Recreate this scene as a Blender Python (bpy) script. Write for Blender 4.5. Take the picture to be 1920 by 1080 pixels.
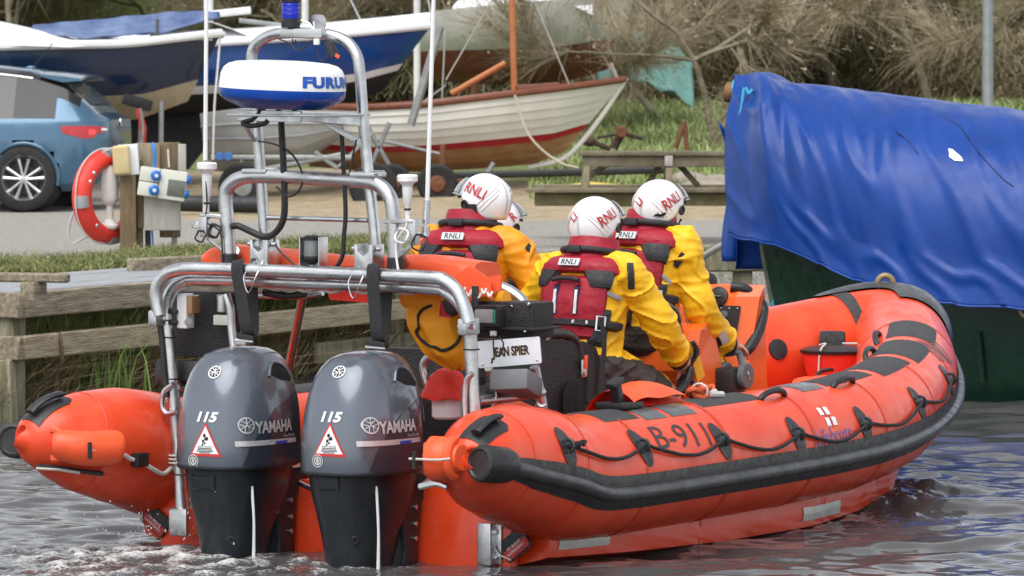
import bpy, bmesh, math, random
import numpy as np
from mathutils import Vector, Matrix, noise as mnoise
from mathutils.bvhtree import BVHTree
R = math.radians
for o in list(bpy.data.objects): bpy.data.objects.remove(o)
sc = bpy.context.scene
COL = sc.collection
# ---------------------------------------------------------------- camera
FPX, CH, HZ = 9200.0, 2.35, 108.0          # focal length in photo pixels, eye height, horizon row
cam = bpy.data.cameras.new('camera'); camo = bpy.data.objects.new('camera', cam); COL.objects.link(camo)
camo.location = (0, 0, CH); camo.rotation_euler = (R(90), 0, 0)
cam.sensor_width = 36; cam.lens = 36 * FPX / 1920; cam.shift_y = -(540 - HZ) / 1920
cam.clip_start = .5; cam.clip_end = 600
cam.dof.use_dof = True; cam.dof.focus_distance = 25.2; cam.dof.aperture_fstop = 9
sc.camera = camo
# ---------------------------------------------------------------- sky, sun, exposure
world = bpy.data.worlds.new('World'); sc.world = world; world.use_nodes = True
wn = world.node_tree; wn.nodes.clear()
SUN_EL, SUN_AZ = R(60), R(205)             # high soft light from behind the camera, a little to the left
sky = wn.nodes.new('ShaderNodeTexSky'); sky.sky_type = 'NISHITA'; sky.sun_disc = False
sky.sun_elevation = SUN_EL; sky.sun_rotation = SUN_AZ; sky.dust_density = 1; sky.air_density = 1; sky.ozone_density = 1
hs = wn.nodes.new('ShaderNodeHueSaturation'); hs.inputs['Saturation'].default_value = .22
bg = wn.nodes.new('ShaderNodeBackground'); bg.inputs['Strength'].default_value = .11
wo = wn.nodes.new('ShaderNodeOutputWorld')
wn.links.new(sky.outputs[0], hs.inputs['Color']); wn.links.new(hs.outputs[0], bg.inputs[0]); wn.links.new(bg.outputs[0], wo.inputs[0])
sun = bpy.data.lights.new('sun', 'SUN'); sun.energy = 1.5; sun.angle = R(60); sun.color = (1, .97, .93)
suno = bpy.data.objects.new('sun', sun); COL.objects.link(suno)
sd = Vector((math.sin(SUN_AZ) * math.cos(SUN_EL), math.cos(SUN_AZ) * math.cos(SUN_EL), math.sin(SUN_EL)))
suno.rotation_euler = sd.to_track_quat('Z', 'Y').to_euler()
sc.view_settings.view_transform = 'Standard'; sc.view_settings.look = 'None'
sc.view_settings.exposure = 1.05; sc.view_settings.gamma = 1
# ---------------------------------------------------------------- photo pixel -> point in the place
def at(u, v, Y): return Vector(((u - 960) / FPX * Y, Y, CH - (v - HZ) / FPX * Y))
def gz(u, v, z):
    t = (CH - z) * FPX / (v - HZ); return at(u, v, t)
TH = R(31); BO = Vector((-0.96, 23.63, 0))
BM = Matrix.Translation(BO) @ Matrix.Rotation(-TH, 4, 'Z')   # lifeboat frame: x starboard, y forward, z up
BI = BM.inverted()
CL = BI @ Vector((0, 0, CH))
def _plane(u, v, ax, val):
    d = (BI @ at(u, v, 24)) - CL
    return CL + d * ((val - CL[ax]) / d[ax])
def bx(u, v, x): return _plane(u, v, 1, x)     # at a forward distance
def bb(u, v, b): return _plane(u, v, 0, b)     # at a starboard offset
def bz(u, v, z): return _plane(u, v, 2, z)     # at a height
def hit(u, v, bvh):
    d = ((BI @ at(u, v, 24)) - CL).normalized()
    p, n, i, t = bvh.ray_cast(CL, d)
    return (p, -n if n.dot(d) > 0 else n) if p is not None else (None, None)
# ---------------------------------------------------------------- materials
MATS = {}
def mat(name, col, rough=.5, metal=0, var=.12, scale=9, bump=0, bscale=60, coat=0, spec=.5, rvar=.12, col2=None, stretch=None, trans=0, ior=1.45, emit=None, estr=1, sheen=0, alpha=1):
    if name in MATS: return MATS[name]
    m = bpy.data.materials.new(name); m.use_nodes = True; nt = m.node_tree; n = nt.nodes; L = nt.links
    p = n['Principled BSDF']; tc = n.new('ShaderNodeTexCoord'); src = tc.outputs['Object']
    if stretch:
        mp = n.new('ShaderNodeMapping'); mp.inputs['Scale'].default_value = stretch; L.new(src, mp.inputs[0]); src = mp.outputs[0]
    nz = n.new('ShaderNodeTexNoise'); nz.inputs['Scale'].default_value = scale; nz.inputs['Detail'].default_value = 6; nz.inputs['Roughness'].default_value = .62
    L.new(src, nz.inputs['Vector'])
    rp = n.new('ShaderNodeValToRGB'); rp.color_ramp.elements[0].position = .3; rp.color_ramp.elements[1].position = .72
    c2 = col2 or tuple(min(1, c * (1 + var)) for c in col); c1 = col if col2 else tuple(c * (1 - var) for c in col)
    rp.color_ramp.elements[0].color = (*c1, 1); rp.color_ramp.elements[1].color = (*c2, 1)
    L.new(nz.outputs[0], rp.inputs[0]); L.new(rp.outputs[0], p.inputs['Base Color'])
    mr = n.new('ShaderNodeMapRange'); mr.inputs[1].default_value = .3; mr.inputs[2].default_value = .7
    mr.inputs[3].default_value = max(.02, rough - rvar); mr.inputs[4].default_value = min(1, rough + rvar)
    nz2 = n.new('ShaderNodeTexNoise'); nz2.inputs['Scale'].default_value = scale * 2.3; nz2.inputs['Detail'].default_value = 4
    L.new(src, nz2.inputs['Vector']); L.new(nz2.outputs[0], mr.inputs[0]); L.new(mr.outputs[0], p.inputs['Roughness'])
    p.inputs['Metallic'].default_value = metal; p.inputs['Coat Weight'].default_value = coat; p.inputs['Coat Roughness'].default_value = .06
    p.inputs['Specular IOR Level'].default_value = spec; p.inputs['IOR'].default_value = ior
    p.inputs['Transmission Weight'].default_value = trans; p.inputs['Sheen Weight'].default_value = sheen; p.inputs['Alpha'].default_value = alpha
    if emit: p.inputs['Emission Color'].default_value = (*emit, 1); p.inputs['Emission Strength'].default_value = estr
    if bump:
        nb = n.new('ShaderNodeTexNoise'); nb.inputs['Scale'].default_value = bscale; nb.inputs['Detail'].default_value = 5
        L.new(src, nb.inputs['Vector']); b = n.new('ShaderNodeBump'); b.inputs['Strength'].default_value = bump; b.inputs['Distance'].default_value = .02
        L.new(nb.outputs[0], b.inputs['Height']); L.new(b.outputs[0], p.inputs['Normal'])
    MATS[name] = m; return m
# ---------------------------------------------------------------- mesh builders: every one returns (verts, faces)
def join(*ps):
    v, f = [], []
    for a, b in ps:
        k = len(v); v += list(a); f += [tuple(i + k for i in q) for q in b]
    return v, f
def xf(p, m): return [m @ Vector(q) for q in p[0]], p[1]
def frm(o, x=(1, 0, 0), y=(0, 1, 0)):
    x = Vector(x).normalized(); z = x.cross(Vector(y)).normalized(); y = z.cross(x)
    return Matrix.Translation(Vector(o)) @ Matrix((x, y, z)).transposed().to_4x4()
def box(c, s, rot=None, bev=0, seg=2):
    bm = bmesh.new(); bmesh.ops.create_cube(bm, size=1)
    for q in bm.verts: q.co = Vector((q.co.x * s[0], q.co.y * s[1], q.co.z * s[2]))
    if bev: bmesh.ops.bevel(bm, geom=bm.edges[:], offset=bev, segments=seg, profile=.6, affect='EDGES')
    bm.verts.index_update()
    m = Matrix.Translation(Vector(c)) @ (rot.to_4x4() if rot is not None else Matrix())
    r = [m @ q.co for q in bm.verts], [tuple(q.index for q in f.verts) for f in bm.faces]
    bm.free(); return r
def rz(a): return Matrix.Rotation(R(a), 3, 'Z')
def rx(a): return Matrix.Rotation(R(a), 3, 'X')
def ry(a): return Matrix.Rotation(R(a), 3, 'Y')
def bar(a, b, w, h, up=(0, 0, 1), bev=.004):
    a, b = Vector(a), Vector(b); y = (b - a); L = y.length; y.normalize(); z = Vector(up); z = (z - y * z.dot(y)).normalized(); x = y.cross(z)
    return xf(box((0, 0, 0), (w, L, h), None, bev, 1), Matrix.Translation((a + b) / 2) @ Matrix((x, y, z)).transposed().to_4x4())
def catmull(P, k=6, closed=False):
    P = [Vector(p) for p in P]; n = len(P); out = []
    if n < 3: return P
    rng = range(n) if closed else range(n - 1)
    for i in rng:
        a = P[(i - 1) % n] if (closed or i > 0) else P[0] * 2 - P[1]; b = P[i]; c = P[(i + 1) % n]
        d = P[(i + 2) % n] if (closed or i + 2 < n) else P[-1] * 2 - P[-2]
        for j in range(k):
            t = j / k
            out.append(.5 * ((2 * b) + (c - a) * t + (2 * a - 5 * b + 4 * c - d) * t * t + (3 * b - a - 3 * c + d) * t ** 3))
    if not closed: out.append(P[-1])
    return out
def tube(P, r, n=10, smooth=0, closed=False, cap=True, sq=None):
    rad = r if isinstance(r, (list, tuple)) else None
    if smooth:
        if rad:
            Q = catmull([Vector((*p, 0)).to_4d() if False else Vector((p[0], p[1], p[2])) for p in P], smooth, closed)
            m = len(P); rr = []
            for i in range(len(Q)):
                t = i / smooth; k = min(int(t), m - 1); rr.append(rad[k] + (rad[min(k + 1, m - 1)] - rad[k]) * (t - k))
            P, rad = Q, rr
        else: P = catmull(P, smooth, closed)
    P = [Vector(p) for p in P]; N = len(P); v, f = [], []
    T = []
    for i in range(N):
        if closed: t = P[(i + 1) % N] - P[i - 1]
        else: t = P[min(i + 1, N - 1)] - P[max(i - 1, 0)]
        T.append(t.normalized() if t.length > 1e-9 else Vector((0, 0, 1)))
    u = T[0].orthogonal().normalized()
    if abs(T[0].z) < .95: u = (Vector((0, 0, 1)) - T[0] * T[0].z).normalized()
    for i in range(N):
        u = (u - T[i] * u.dot(T[i]))
        u = u.normalized() if u.length > 1e-6 else T[i].orthogonal().normalized()
        w = T[i].cross(u); q = rad[i] if rad else r
        for j in range(n):
            a = 2 * math.pi * (j + .5) / n; e = (1, 1) if sq is None else sq
            v.append(P[i] + u * math.cos(a) * q * e[0] + w * math.sin(a) * q * e[1])
    for i in range(N if closed else N - 1):
        for j in range(n):
            a, b = i * n + j, i * n + (j + 1) % n; c, d = ((i + 1) % N) * n + (j + 1) % n, ((i + 1) % N) * n + j
            f.append((a, b, c, d))
    if cap and not closed: f.append(tuple(range(n))[::-1]); f.append(tuple(range((N - 1) * n, N * n)))
    return v, f
def lathe(prof, n=24, m=None, cap=True):
    v, f = [], []
    for r_, z in prof:
        for j in range(n): a = 2 * math.pi * j / n; v.append(Vector((r_ * math.cos(a), r_ * math.sin(a), z)))
    for i in range(len(prof) - 1):
        for j in range(n): f.append((i * n + j, i * n + (j + 1) % n, (i + 1) * n + (j + 1) % n, (i + 1) * n + j))
    if cap: f.append(tuple(range(n))[::-1]); f.append(tuple(range((len(prof) - 1) * n, len(prof) * n)))
    p = (v, f); return xf(p, m) if m is not None else p
def zto(o, d):   # matrix whose z axis points along d
    d = Vector(d).normalized(); x = d.orthogonal().normalized()
    if abs(d.z) < .9: x = Vector((0, 0, 1)).cross(d).normalized()
    y = d.cross(x); return Matrix.Translation(Vector(o)) @ Matrix((x, y, d)).transposed().to_4x4()
def cyl(o, d, r, h, n=20, bev=.15):
    e = min(r, h) * bev; return lathe([(r - e, 0), (r, e), (r, h - e), (r - e, h)], n, zto(o, d))
def loft(rings, cap=True, closed=True):
    n = len(rings[0]); v = [Vector(p) for r_ in rings for p in r_]; f = []
    for i in range(len(rings) - 1):
        for j in range(n if closed else n - 1): f.append((i * n + j, i * n + (j + 1) % n, (i + 1) * n + (j + 1) % n, (i + 1) * n + j))
    if cap and closed: f.append(tuple(range(n))[::-1]); f.append(tuple(range((len(rings) - 1) * n, len(rings) * n)))
    return v, f
def grid(fn, nu, nv):
    v = [Vector(fn(i / nu, j / nv)) for i in range(nu + 1) for j in range(nv + 1)]
    f = [(i * (nv + 1) + j, (i + 1) * (nv + 1) + j, (i + 1) * (nv + 1) + j + 1, i * (nv + 1) + j + 1) for i in range(nu) for j in range(nv)]
    return v, f
def prism(poly, d, m=None, bev=0):
    bm = bmesh.new(); vs = [bm.verts.new((p[0], p[1], -d / 2)) for p in poly]; fc = bm.faces.new(vs)
    ex = bmesh.ops.extrude_face_region(bm, geom=[fc])
    for g in ex['geom']:
        if isinstance(g, bmesh.types.BMVert): g.co.z += d
    if bev: bmesh.ops.bevel(bm, geom=bm.edges[:], offset=bev, segments=2, profile=.6, affect='EDGES')
    bm.verts.index_update()
    r = [q.co.copy() for q in bm.verts], [tuple(q.index for q in f.verts) for f in bm.faces]; bm.free()
    return xf(r, m) if m is not None else r
def roundpoly(w, h, r, k=4):
    out = []
    for cx, cy, a0 in ((w / 2 - r, h / 2 - r, 0), (-w / 2 + r, h / 2 - r, 90), (-w / 2 + r, -h / 2 + r, 180), (w / 2 - r, -h / 2 + r, 270)):
        for i in range(k + 1): a = R(a0 + 90 * i / k); out.append((cx + r * math.cos(a), cy + r * math.sin(a)))
    return out
def ellip(c, s, n=16, m=10, rot=None):
    v, f = lathe([(math.sin(math.pi * i / m) , -math.cos(math.pi * i / m)) for i in range(m + 1)], n, None, False)
    q = Matrix.Translation(Vector(c)) @ (rot.to_4x4() if rot is not None else Matrix()) @ Matrix.Diagonal((*s, 1))
    return xf((v, f), q)
def textm(s, h, bold=0, shear=0, space=1, sx=1):
    c = bpy.data.curves.new('txt', 'FONT'); c.body = s; c.size = 1; c.align_x = 'CENTER'; c.align_y = 'CENTER'; c.offset = bold; c.shear = shear
    c.space_character = space; c.resolution_u = 3
    o = bpy.data.objects.new('txt', c); COL.objects.link(o); dg = bpy.context.evaluated_depsgraph_get()
    me = bpy.data.meshes.new_from_object(o.evaluated_get(dg)); v = [q.co.copy() for q in me.vertices]; f = [tuple(p.vertices) for p in me.polygons]
    bpy.data.objects.remove(o); bpy.data.curves.remove(c); bpy.data.meshes.remove(me)
    ys = [q.y for q in v]; k = h / (max(ys) - min(ys)); my = (max(ys) + min(ys)) / 2; xs = [q.x for q in v]; mx = (max(xs) + min(xs)) / 2
    return [Vector(((q.x - mx) * k * sx, (q.y - my) * k, 0)) for q in v], f
def fine(p, L):       # split long edges so a flat shape can follow a curved surface
    bm = bmesh.new(); vs = [bm.verts.new(q) for q in p[0]]
    for q in p[1]:
        try: bm.faces.new([vs[i] for i in q])
        except ValueError: pass
    bmesh.ops.triangulate(bm, faces=bm.faces[:])
    for _ in range(5):
        es = [e for e in bm.edges if e.calc_length() > L]
        if not es: break
        bmesh.ops.subdivide_edges(bm, edges=es, cuts=1); bmesh.ops.triangulate(bm, faces=[f for f in bm.faces if len(f.verts) > 3])
    bm.verts.index_update(); r = [q.co.copy() for q in bm.verts], [tuple(q.index for q in f.verts) for f in bm.faces]; bm.free(); return r
def wrap(p, bvh, o, x, y, off=.003, back=.6, L=.02):
    "lay a flat shape on a surface by dropping it along its own normal"
    m = frm(o, x, y); z = m.to_3x3() @ Vector((0, 0, 1)); v, f = fine(p, L); out = []; last = None
    for q in v:
        s = m @ q; h, n, i, t = bvh.ray_cast(s + z * back, -z)
        if h is None: h, n, i, t = bvh.find_nearest(s)
        if n.dot(z) < 0: n = -n
        out.append(h + n * off)
    return out, f
def bvh(p):
    bm = bmesh.new(); vs = [bm.verts.new(q) for q in p[0]]
    for q in p[1]: bm.faces.new([vs[i] for i in q])
    bmesh.ops.recalc_face_normals(bm, faces=bm.faces[:]); t = BVHTree.FromBMesh(bm); bm.free(); return t
def disc(r, n=24, ri=0):
    if not ri: return [Vector((r * math.cos(2 * math.pi * i / n), r * math.sin(2 * math.pi * i / n), 0)) for i in range(n)], [tuple(range(n))]
    v = [Vector((q * math.cos(2 * math.pi * i / n), q * math.sin(2 * math.pi * i / n), 0)) for q in (r, ri) for i in range(n)]
    return v, [(i, (i + 1) % n, n + (i + 1) % n, n + i) for i in range(n)]
def poly2(pts): return [Vector((x, y, 0)) for x, y in pts], [tuple(range(len(pts)))]
# ---------------------------------------------------------------- objects
def obj(name, p, m, parent=None, smooth=True, fm=None, ang=None):
    me = bpy.data.meshes.new(name); me.from_pydata([tuple(q) for q in p[0]], [], p[1])
    for k in (m if isinstance(m, (list, tuple)) else [m]): me.materials.append(k)
    if fm: me.polygons.foreach_set('material_index', fm)
    bm = bmesh.new(); bm.from_mesh(me); bmesh.ops.recalc_face_normals(bm, faces=bm.faces[:]); bm.to_mesh(me); bm.free()
    if smooth: me.polygons.foreach_set('use_smooth', [True] * len(me.polygons)); me.set_sharp_from_angle(angle=R(ang or 38))
    me.update(); o = bpy.data.objects.new(name, me); COL.objects.link(o)
    if parent is not None: o.parent = parent
    return o
def tag(o, label, cat, group=None):
    o['label'] = label; o['category'] = cat
    if group: o['group'] = group
    return o
def struct(o): o['kind'] = 'structure'; return o
def stuff(o, label=None, cat=None):
    o['kind'] = 'stuff'
    if label: o['label'] = label; o['category'] = cat
    return o
def thing(name, label, cat, m=None, group=None):
    o = bpy.data.objects.new(name, None); COL.objects.link(o); o.empty_display_size = .1
    if m is not None: o.matrix_world = m
    return tag(o, label, cat, group)
def dup(root, m, label=None, group=None):
    r = root.copy(); COL.objects.link(r); r.matrix_world = m
    if label: r['label'] = label
    if group: r['group'] = group
    for ch in list(root.children):
        c = ch.copy(); COL.objects.link(c); c.parent = r
        for g in ch.children: d = g.copy(); COL.objects.link(d); d.parent = c
    return r
def piece(proto, m, parent):
    o = proto.copy(); COL.objects.link(o); o.parent = parent; o.matrix_basis = m; return o
def lerp(a, b, t): return a + (b - a) * t
def interp(x, xs, ys):
    return float(np.interp(x, xs, ys))
def smoothstep(a, b, x): t = min(1, max(0, (x - a) / (b - a))); return t * t * (3 - 2 * t)
# ================================================================ the setting
rng = np.random.default_rng(7); random.seed(5)
JD = Vector((.435, .9, 0)); JN = Vector((.9, -.435, 0)); J0 = Vector((-3.31, 32.7, 0))     # jetty face line
def JP(s, w, z): return J0 + JD * s - JN * w + Vector((0, 0, z))
EDGE = [(-40, 21), (-9, 25.6), (-3.35, 31.75), (.0, 38.85), (.15, 40.1), (2.6, 40.6), (12, 41.2), (40, 42)]
_ex = np.array([e[0] for e in EDGE]); _ey = np.array([e[1] for e in EDGE])
def edge_y(X): return np.interp(X, _ex, _ey)
def vnoise(X, Y, s, seed):
    r = np.random.default_rng(seed); out = np.zeros_like(X); tot = 0
    for k in range(28):
        a = r.uniform(0, 2 * np.pi); f = s * r.uniform(.5, 2.2); out += np.sin((X * np.cos(a) + Y * np.sin(a)) * f + r.uniform(0, 6.28)) / (1 + k * .05)
    return out / 5.0
def ground_z(X, Y):
    X = np.asarray(X, float); Y = np.asarray(Y, float)
    d = Y - edge_y(X); b = np.clip(d / np.interp(X, [-6, -1, .2], [2.3, 2.3, .9]), 0, 1); b = b * b * (3 - 2 * b)
    z = -1.1 + b * 1.85
    z = z + .85 * np.clip((Y - 53 - np.clip(4 - X, 0, 12) * .35) / 18, 0, 1) ** 1.1 * (d > 0)
    z = z + 6.5 * np.clip((Y - 80) / 20, 0, 1) * (d > 0)
    return z + .018 * vnoise(X, Y, 2.2, 3) * (b > .2)
def mesh_np(name, V, Fc, m):
    me = bpy.data.meshes.new(name); me.vertices.add(len(V)); me.vertices.foreach_set('co', V.astype(np.float32).ravel())
    nf, k = Fc.shape; me.loops.add(nf * k); me.loops.foreach_set('vertex_index', Fc.astype(np.int32).ravel())
    me.polygons.add(nf); me.polygons.foreach_set('loop_start', np.arange(nf, dtype=np.int32) * k); me.polygons.foreach_set('loop_total', np.full(nf, k, np.int32))
    me.materials.append(m); me.update(calc_edges=True); me.validate(); o = bpy.data.objects.new(name, me); COL.objects.link(o); return o
def gridF(nx, ny):
    i, j = np.meshgrid(np.arange(nx - 1), np.arange(ny - 1), indexing='ij'); a = (i * ny + j).ravel()
    return np.stack([a, a + ny, a + ny + 1, a + 1], 1)
def add_attr(o, name, vals):
    a = o.data.attributes.new(name, 'FLOAT', 'POINT'); a.data.foreach_set('value', np.asarray(vals, np.float32))
# ---- water
def water_mat():
    m = bpy.data.materials.new('water'); m.use_nodes = True; n = m.node_tree.nodes; L = m.node_tree.links; p = n['Principled BSDF']
    at_ = n.new('ShaderNodeAttribute'); at_.attribute_name = 'foam'
    tc = n.new('ShaderNodeTexCoord'); nz = n.new('ShaderNodeTexNoise'); nz.inputs['Scale'].default_value = 48; nz.inputs['Detail'].default_value = 11; nz.inputs['Roughness'].default_value = .7; nz.inputs['Distortion'].default_value = .6
    L.new(tc.outputs['Object'], nz.inputs['Vector'])
    ad = n.new('ShaderNodeMath'); ad.operation = 'MULTIPLY_ADD'; L.new(at_.outputs['Fac'], ad.inputs[0]); ad.inputs[1].default_value = .42; L.new(nz.outputs[0], ad.inputs[2])
    rp = n.new('ShaderNodeValToRGB'); rp.color_ramp.elements[0].position = .66; rp.color_ramp.elements[1].position = .92; L.new(ad.outputs[0], rp.inputs[0])
    mx = n.new('ShaderNodeMixRGB'); mx.inputs[1].default_value = (.072, .07, .07, 1); mx.inputs[2].default_value = (.62, .62, .61, 1); L.new(rp.outputs[0], mx.inputs[0])
    L.new(mx.outputs[0], p.inputs['Base Color'])
    mr = n.new('ShaderNodeMapRange'); mr.inputs[3].default_value = .06; mr.inputs[4].default_value = .6; L.new(rp.outputs[0], mr.inputs[0]); L.new(mr.outputs[0], p.inputs['Roughness'])
    p.inputs['IOR'].default_value = 1.333
    mp = n.new('ShaderNodeMapping'); mp.inputs['Scale'].default_value = (1, .55, 1); L.new(tc.outputs['Object'], mp.inputs[0])
    nb = n.new('ShaderNodeTexNoise'); nb.inputs['Scale'].default_value = 13; nb.inputs['Detail'].default_value = 5; L.new(mp.outputs[0], nb.inputs['Vector'])
    b = n.new('ShaderNodeBump'); b.inputs['Strength'].default_value = .35; b.inputs['Distance'].default_value = .010; L.new(nb.outputs[0], b.inputs['Height']); L.new(b.outputs[0], p.inputs['Normal'])
    return m
def stern_xy(X, Y):      # water point -> lifeboat frame
    dx, dy = X - BO.x, Y - BO.y; return dx * math.cos(TH) - dy * math.sin(TH), dx * math.sin(TH) + dy * math.cos(TH)
xs = np.concatenate([np.linspace(-60, -4.6, 60), np.arange(-4.5, 5.5, .026), np.linspace(5.6, 60, 60)])
ys = np.concatenate([np.linspace(-8, 18.7, 40), np.arange(18.8, 30, .03), np.arange(30, 42, .09), np.linspace(42.3, 60, 12)])
X, Y = np.meshgrid(xs, ys, indexing='ij')
def waves(X, Y):
    r = np.random.default_rng(11); Z = np.zeros_like(X)
    for k in range(46):
        a = r.normal(1.68, .42); lam = .2 * 1.068 ** k; f = 2 * np.pi / lam; amp = .0050 * lam ** .95 * (1 if lam < 1.2 else .35)
        ph = r.uniform(0, 6.28) + 1.2 * np.sin(X * r.uniform(.3, 1.1) + Y * r.uniform(.3, 1.1) + r.uniform(0, 6))
        q = np.sin((X * np.cos(a) + Y * np.sin(a)) * f + ph); Z += amp * (1 - np.abs(q)) * 1.5 - amp * .55 if k % 2 else amp * q
    return Z
Z = waves(X, Y)
sb, sf = stern_xy(X, Y)
turb = np.exp(-((sb + .15) / 1.05) ** 2) * np.clip((.25 - sf) / .5, 0, 1) * np.clip((sf + 6.5) / 4, 0, 1)          # prop wash behind the engines
turb += .75 * np.exp(-((sb + 1.05) / .5) ** 2) * np.exp(-((sf + .25) / .8) ** 2)
bow = np.exp(-((np.abs(sb) - .82 - .22 * np.clip(4.7 - sf, 0, 3)) / .35) ** 2) * np.exp(-((sf - 4.2) / 1.1) ** 2)   # small wave thrown off the bow
def rough(X, Y, s, seed):
    r = np.random.default_rng(seed); Z = np.zeros_like(X)
    for k in range(40):
        a = r.uniform(0, 6.28); f = s * 1.06 ** k; Z += np.abs(np.sin((X * np.cos(a) + Y * np.sin(a)) * f + 2 * np.sin(X * 3.1 * r.uniform(.5, 1.5) + Y * 2.3 * r.uniform(.5, 1.5)) + r.uniform(0, 6))) / f
    return Z
TR = rough(X, Y, 11, 4) * 1.5; TR -= TR.mean()
Z = Z * (1 - .5 * np.clip(turb, 0, 1)) + TR * .06 * np.clip(turb, 0, 1.2) + .01 * np.clip(turb, 0, 1) + bow * (.05 + .1 * TR)
Z *= np.clip((Y + 8) / 10, 0, 1); Z -= .05 + .075 * np.exp(-((sf - 2.5) / 1.5) ** 2) * np.exp(-((np.abs(sb) - 1.3) / 1.0) ** 2)
foam = np.clip(turb * (.34 + TR * 2.0) + bow * .12 + .35 * np.exp(-((sb + .72) / .42) ** 2) * np.exp(-((sf + .12) / .35) ** 2), 0, 1)
wat = struct(mesh_np('water', np.stack([X.ravel(), Y.ravel(), Z.ravel()], 1), gridF(len(xs), len(ys)), water_mat()))
wat.data.polygons.foreach_set('use_smooth', [True] * len(wat.data.polygons)); add_attr(wat, 'foam', foam.ravel())
# splash drops thrown up beside the port corner of the transom
r = random.Random(3); dv = []
for i in range(110):
    c = BM @ Vector((r.gauss(-.78, .28), r.gauss(-.15, .2), 0)); hgt = abs(r.gauss(0, .075)) + .02; q = r.uniform(.0015, .005)
    dv.append(ellip(c + Vector((0, 0, hgt)), (q, q, q * r.uniform(1, 1.9)), 6, 4))
stuff(obj('splash', join(*dv), mat('splash', (.85, .87, .88), .1, spec=.6, trans=.6)), 'white drops of water thrown up beside the outboard engines', 'splash')
# ---- yard ground
def ground_mat():
    m = bpy.data.materials.new('ground'); m.use_nodes = True; n = m.node_tree.nodes; L = m.node_tree.links; p = n['Principled BSDF']
    tc = n.new('ShaderNodeTexCoord'); p.inputs['Roughness'].default_value = .85
    def nz(s, d=6):
        q = n.new('ShaderNodeTexNoise'); q.inputs['Scale'].default_value = s; q.inputs['Detail'].default_value = d; q.inputs['Roughness'].default_value = .68; L.new(tc.outputs['Object'], q.inputs['Vector']); return q
    def ramp(src, c):
        q = n.new('ShaderNodeValToRGB'); q.color_ramp.elements[0].position = .32; q.color_ramp.elements[1].position = .68
        q.color_ramp.elements[0].color = (*c[0], 1); q.color_ramp.elements[1].color = (*c[1], 1); L.new(src.outputs[0], q.inputs[0]); return q
    def mask(name, s):
        a = n.new('ShaderNodeAttribute'); a.attribute_name = name; b = n.new('ShaderNodeMath'); b.operation = 'MULTIPLY_ADD'; q = nz(s); L.new(q.outputs[0], b.inputs[0]); b.inputs[1].default_value = 1.4
        c = n.new('ShaderNodeMath'); c.operation = 'ADD'; L.new(a.outputs['Fac'], c.inputs[0]); c.inputs[1].default_value = -1.2; L.new(c.outputs[0], b.inputs[2])
        e = n.new('ShaderNodeMapRange'); e.inputs[1].default_value = -.12; e.inputs[2].default_value = .12; L.new(b.outputs[0], e.inputs[0]); return e
    gr = ramp(nz(34), ((.16, .145, .125), (.43, .41, .37))); st = ramp(nz(5), ((.25, .185, .105), (.47, .38, .25))); gs = ramp(nz(6), ((.07, .09, .025), (.2, .24, .08)))
    m1 = n.new('ShaderNodeMixRGB'); L.new(mask('straw', 1.3).outputs[0], m1.inputs[0]); L.new(gr.outputs[0], m1.inputs[1]); L.new(st.outputs[0], m1.inputs[2])
    m2 = n.new('ShaderNodeMixRGB'); L.new(mask('grass', 1.9).outputs[0], m2.inputs[0]); L.new(m1.outputs[0], m2.inputs[1]); L.new(gs.outputs[0], m2.inputs[2])
    L.new(m2.outputs[0], p.inputs['Base Color'])
    b = n.new('ShaderNodeBump'); b.inputs['Strength'].default_value = .8; b.inputs['Distance'].default_value = .03; L.new(nz(28).outputs[0], b.inputs['Height']); L.new(b.outputs[0], p.inputs['Normal'])
    return m
gx = np.concatenate([np.linspace(-40, -8, 40), np.arange(-7.9, 10, .12), np.linspace(10.2, 40, 50)])
gt = np.concatenate([np.linspace(-1.5, 2, 36), np.arange(2.1, 62, .35)])
GX, GT = np.meshgrid(gx, gt, indexing='ij'); GY = GT + edge_y(GX); GZ = ground_z(GX, GY)
gnd = struct(mesh_np('ground', np.stack([GX.ravel(), GY.ravel(), GZ.ravel()], 1), gridF(len(gx), len(gt)), ground_mat()))
gnd.data.polygons.foreach_set('use_smooth', [True] * len(gnd.data.polygons))
verge = (1 - np.clip((GT - 5.6) / 1.2, 0, 1)) * (GX < -.6) + .55 * (1 - np.clip((GT - .3) / .8, 0, 1)) * (GX >= -.6)
far = np.clip((GY - 52.5 - np.clip(3 - GX, 0, 5) * 1.4) / 2.5, 0, 1)
add_attr(gnd, 'grass', np.clip(verge + far, 0, 1).ravel())
add_attr(gnd, 'straw', (np.clip((GY - 47.2) / 2.2, 0, .95) * np.clip((GX + 5.2) / 2, 0.1, 1)).ravel())
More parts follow.
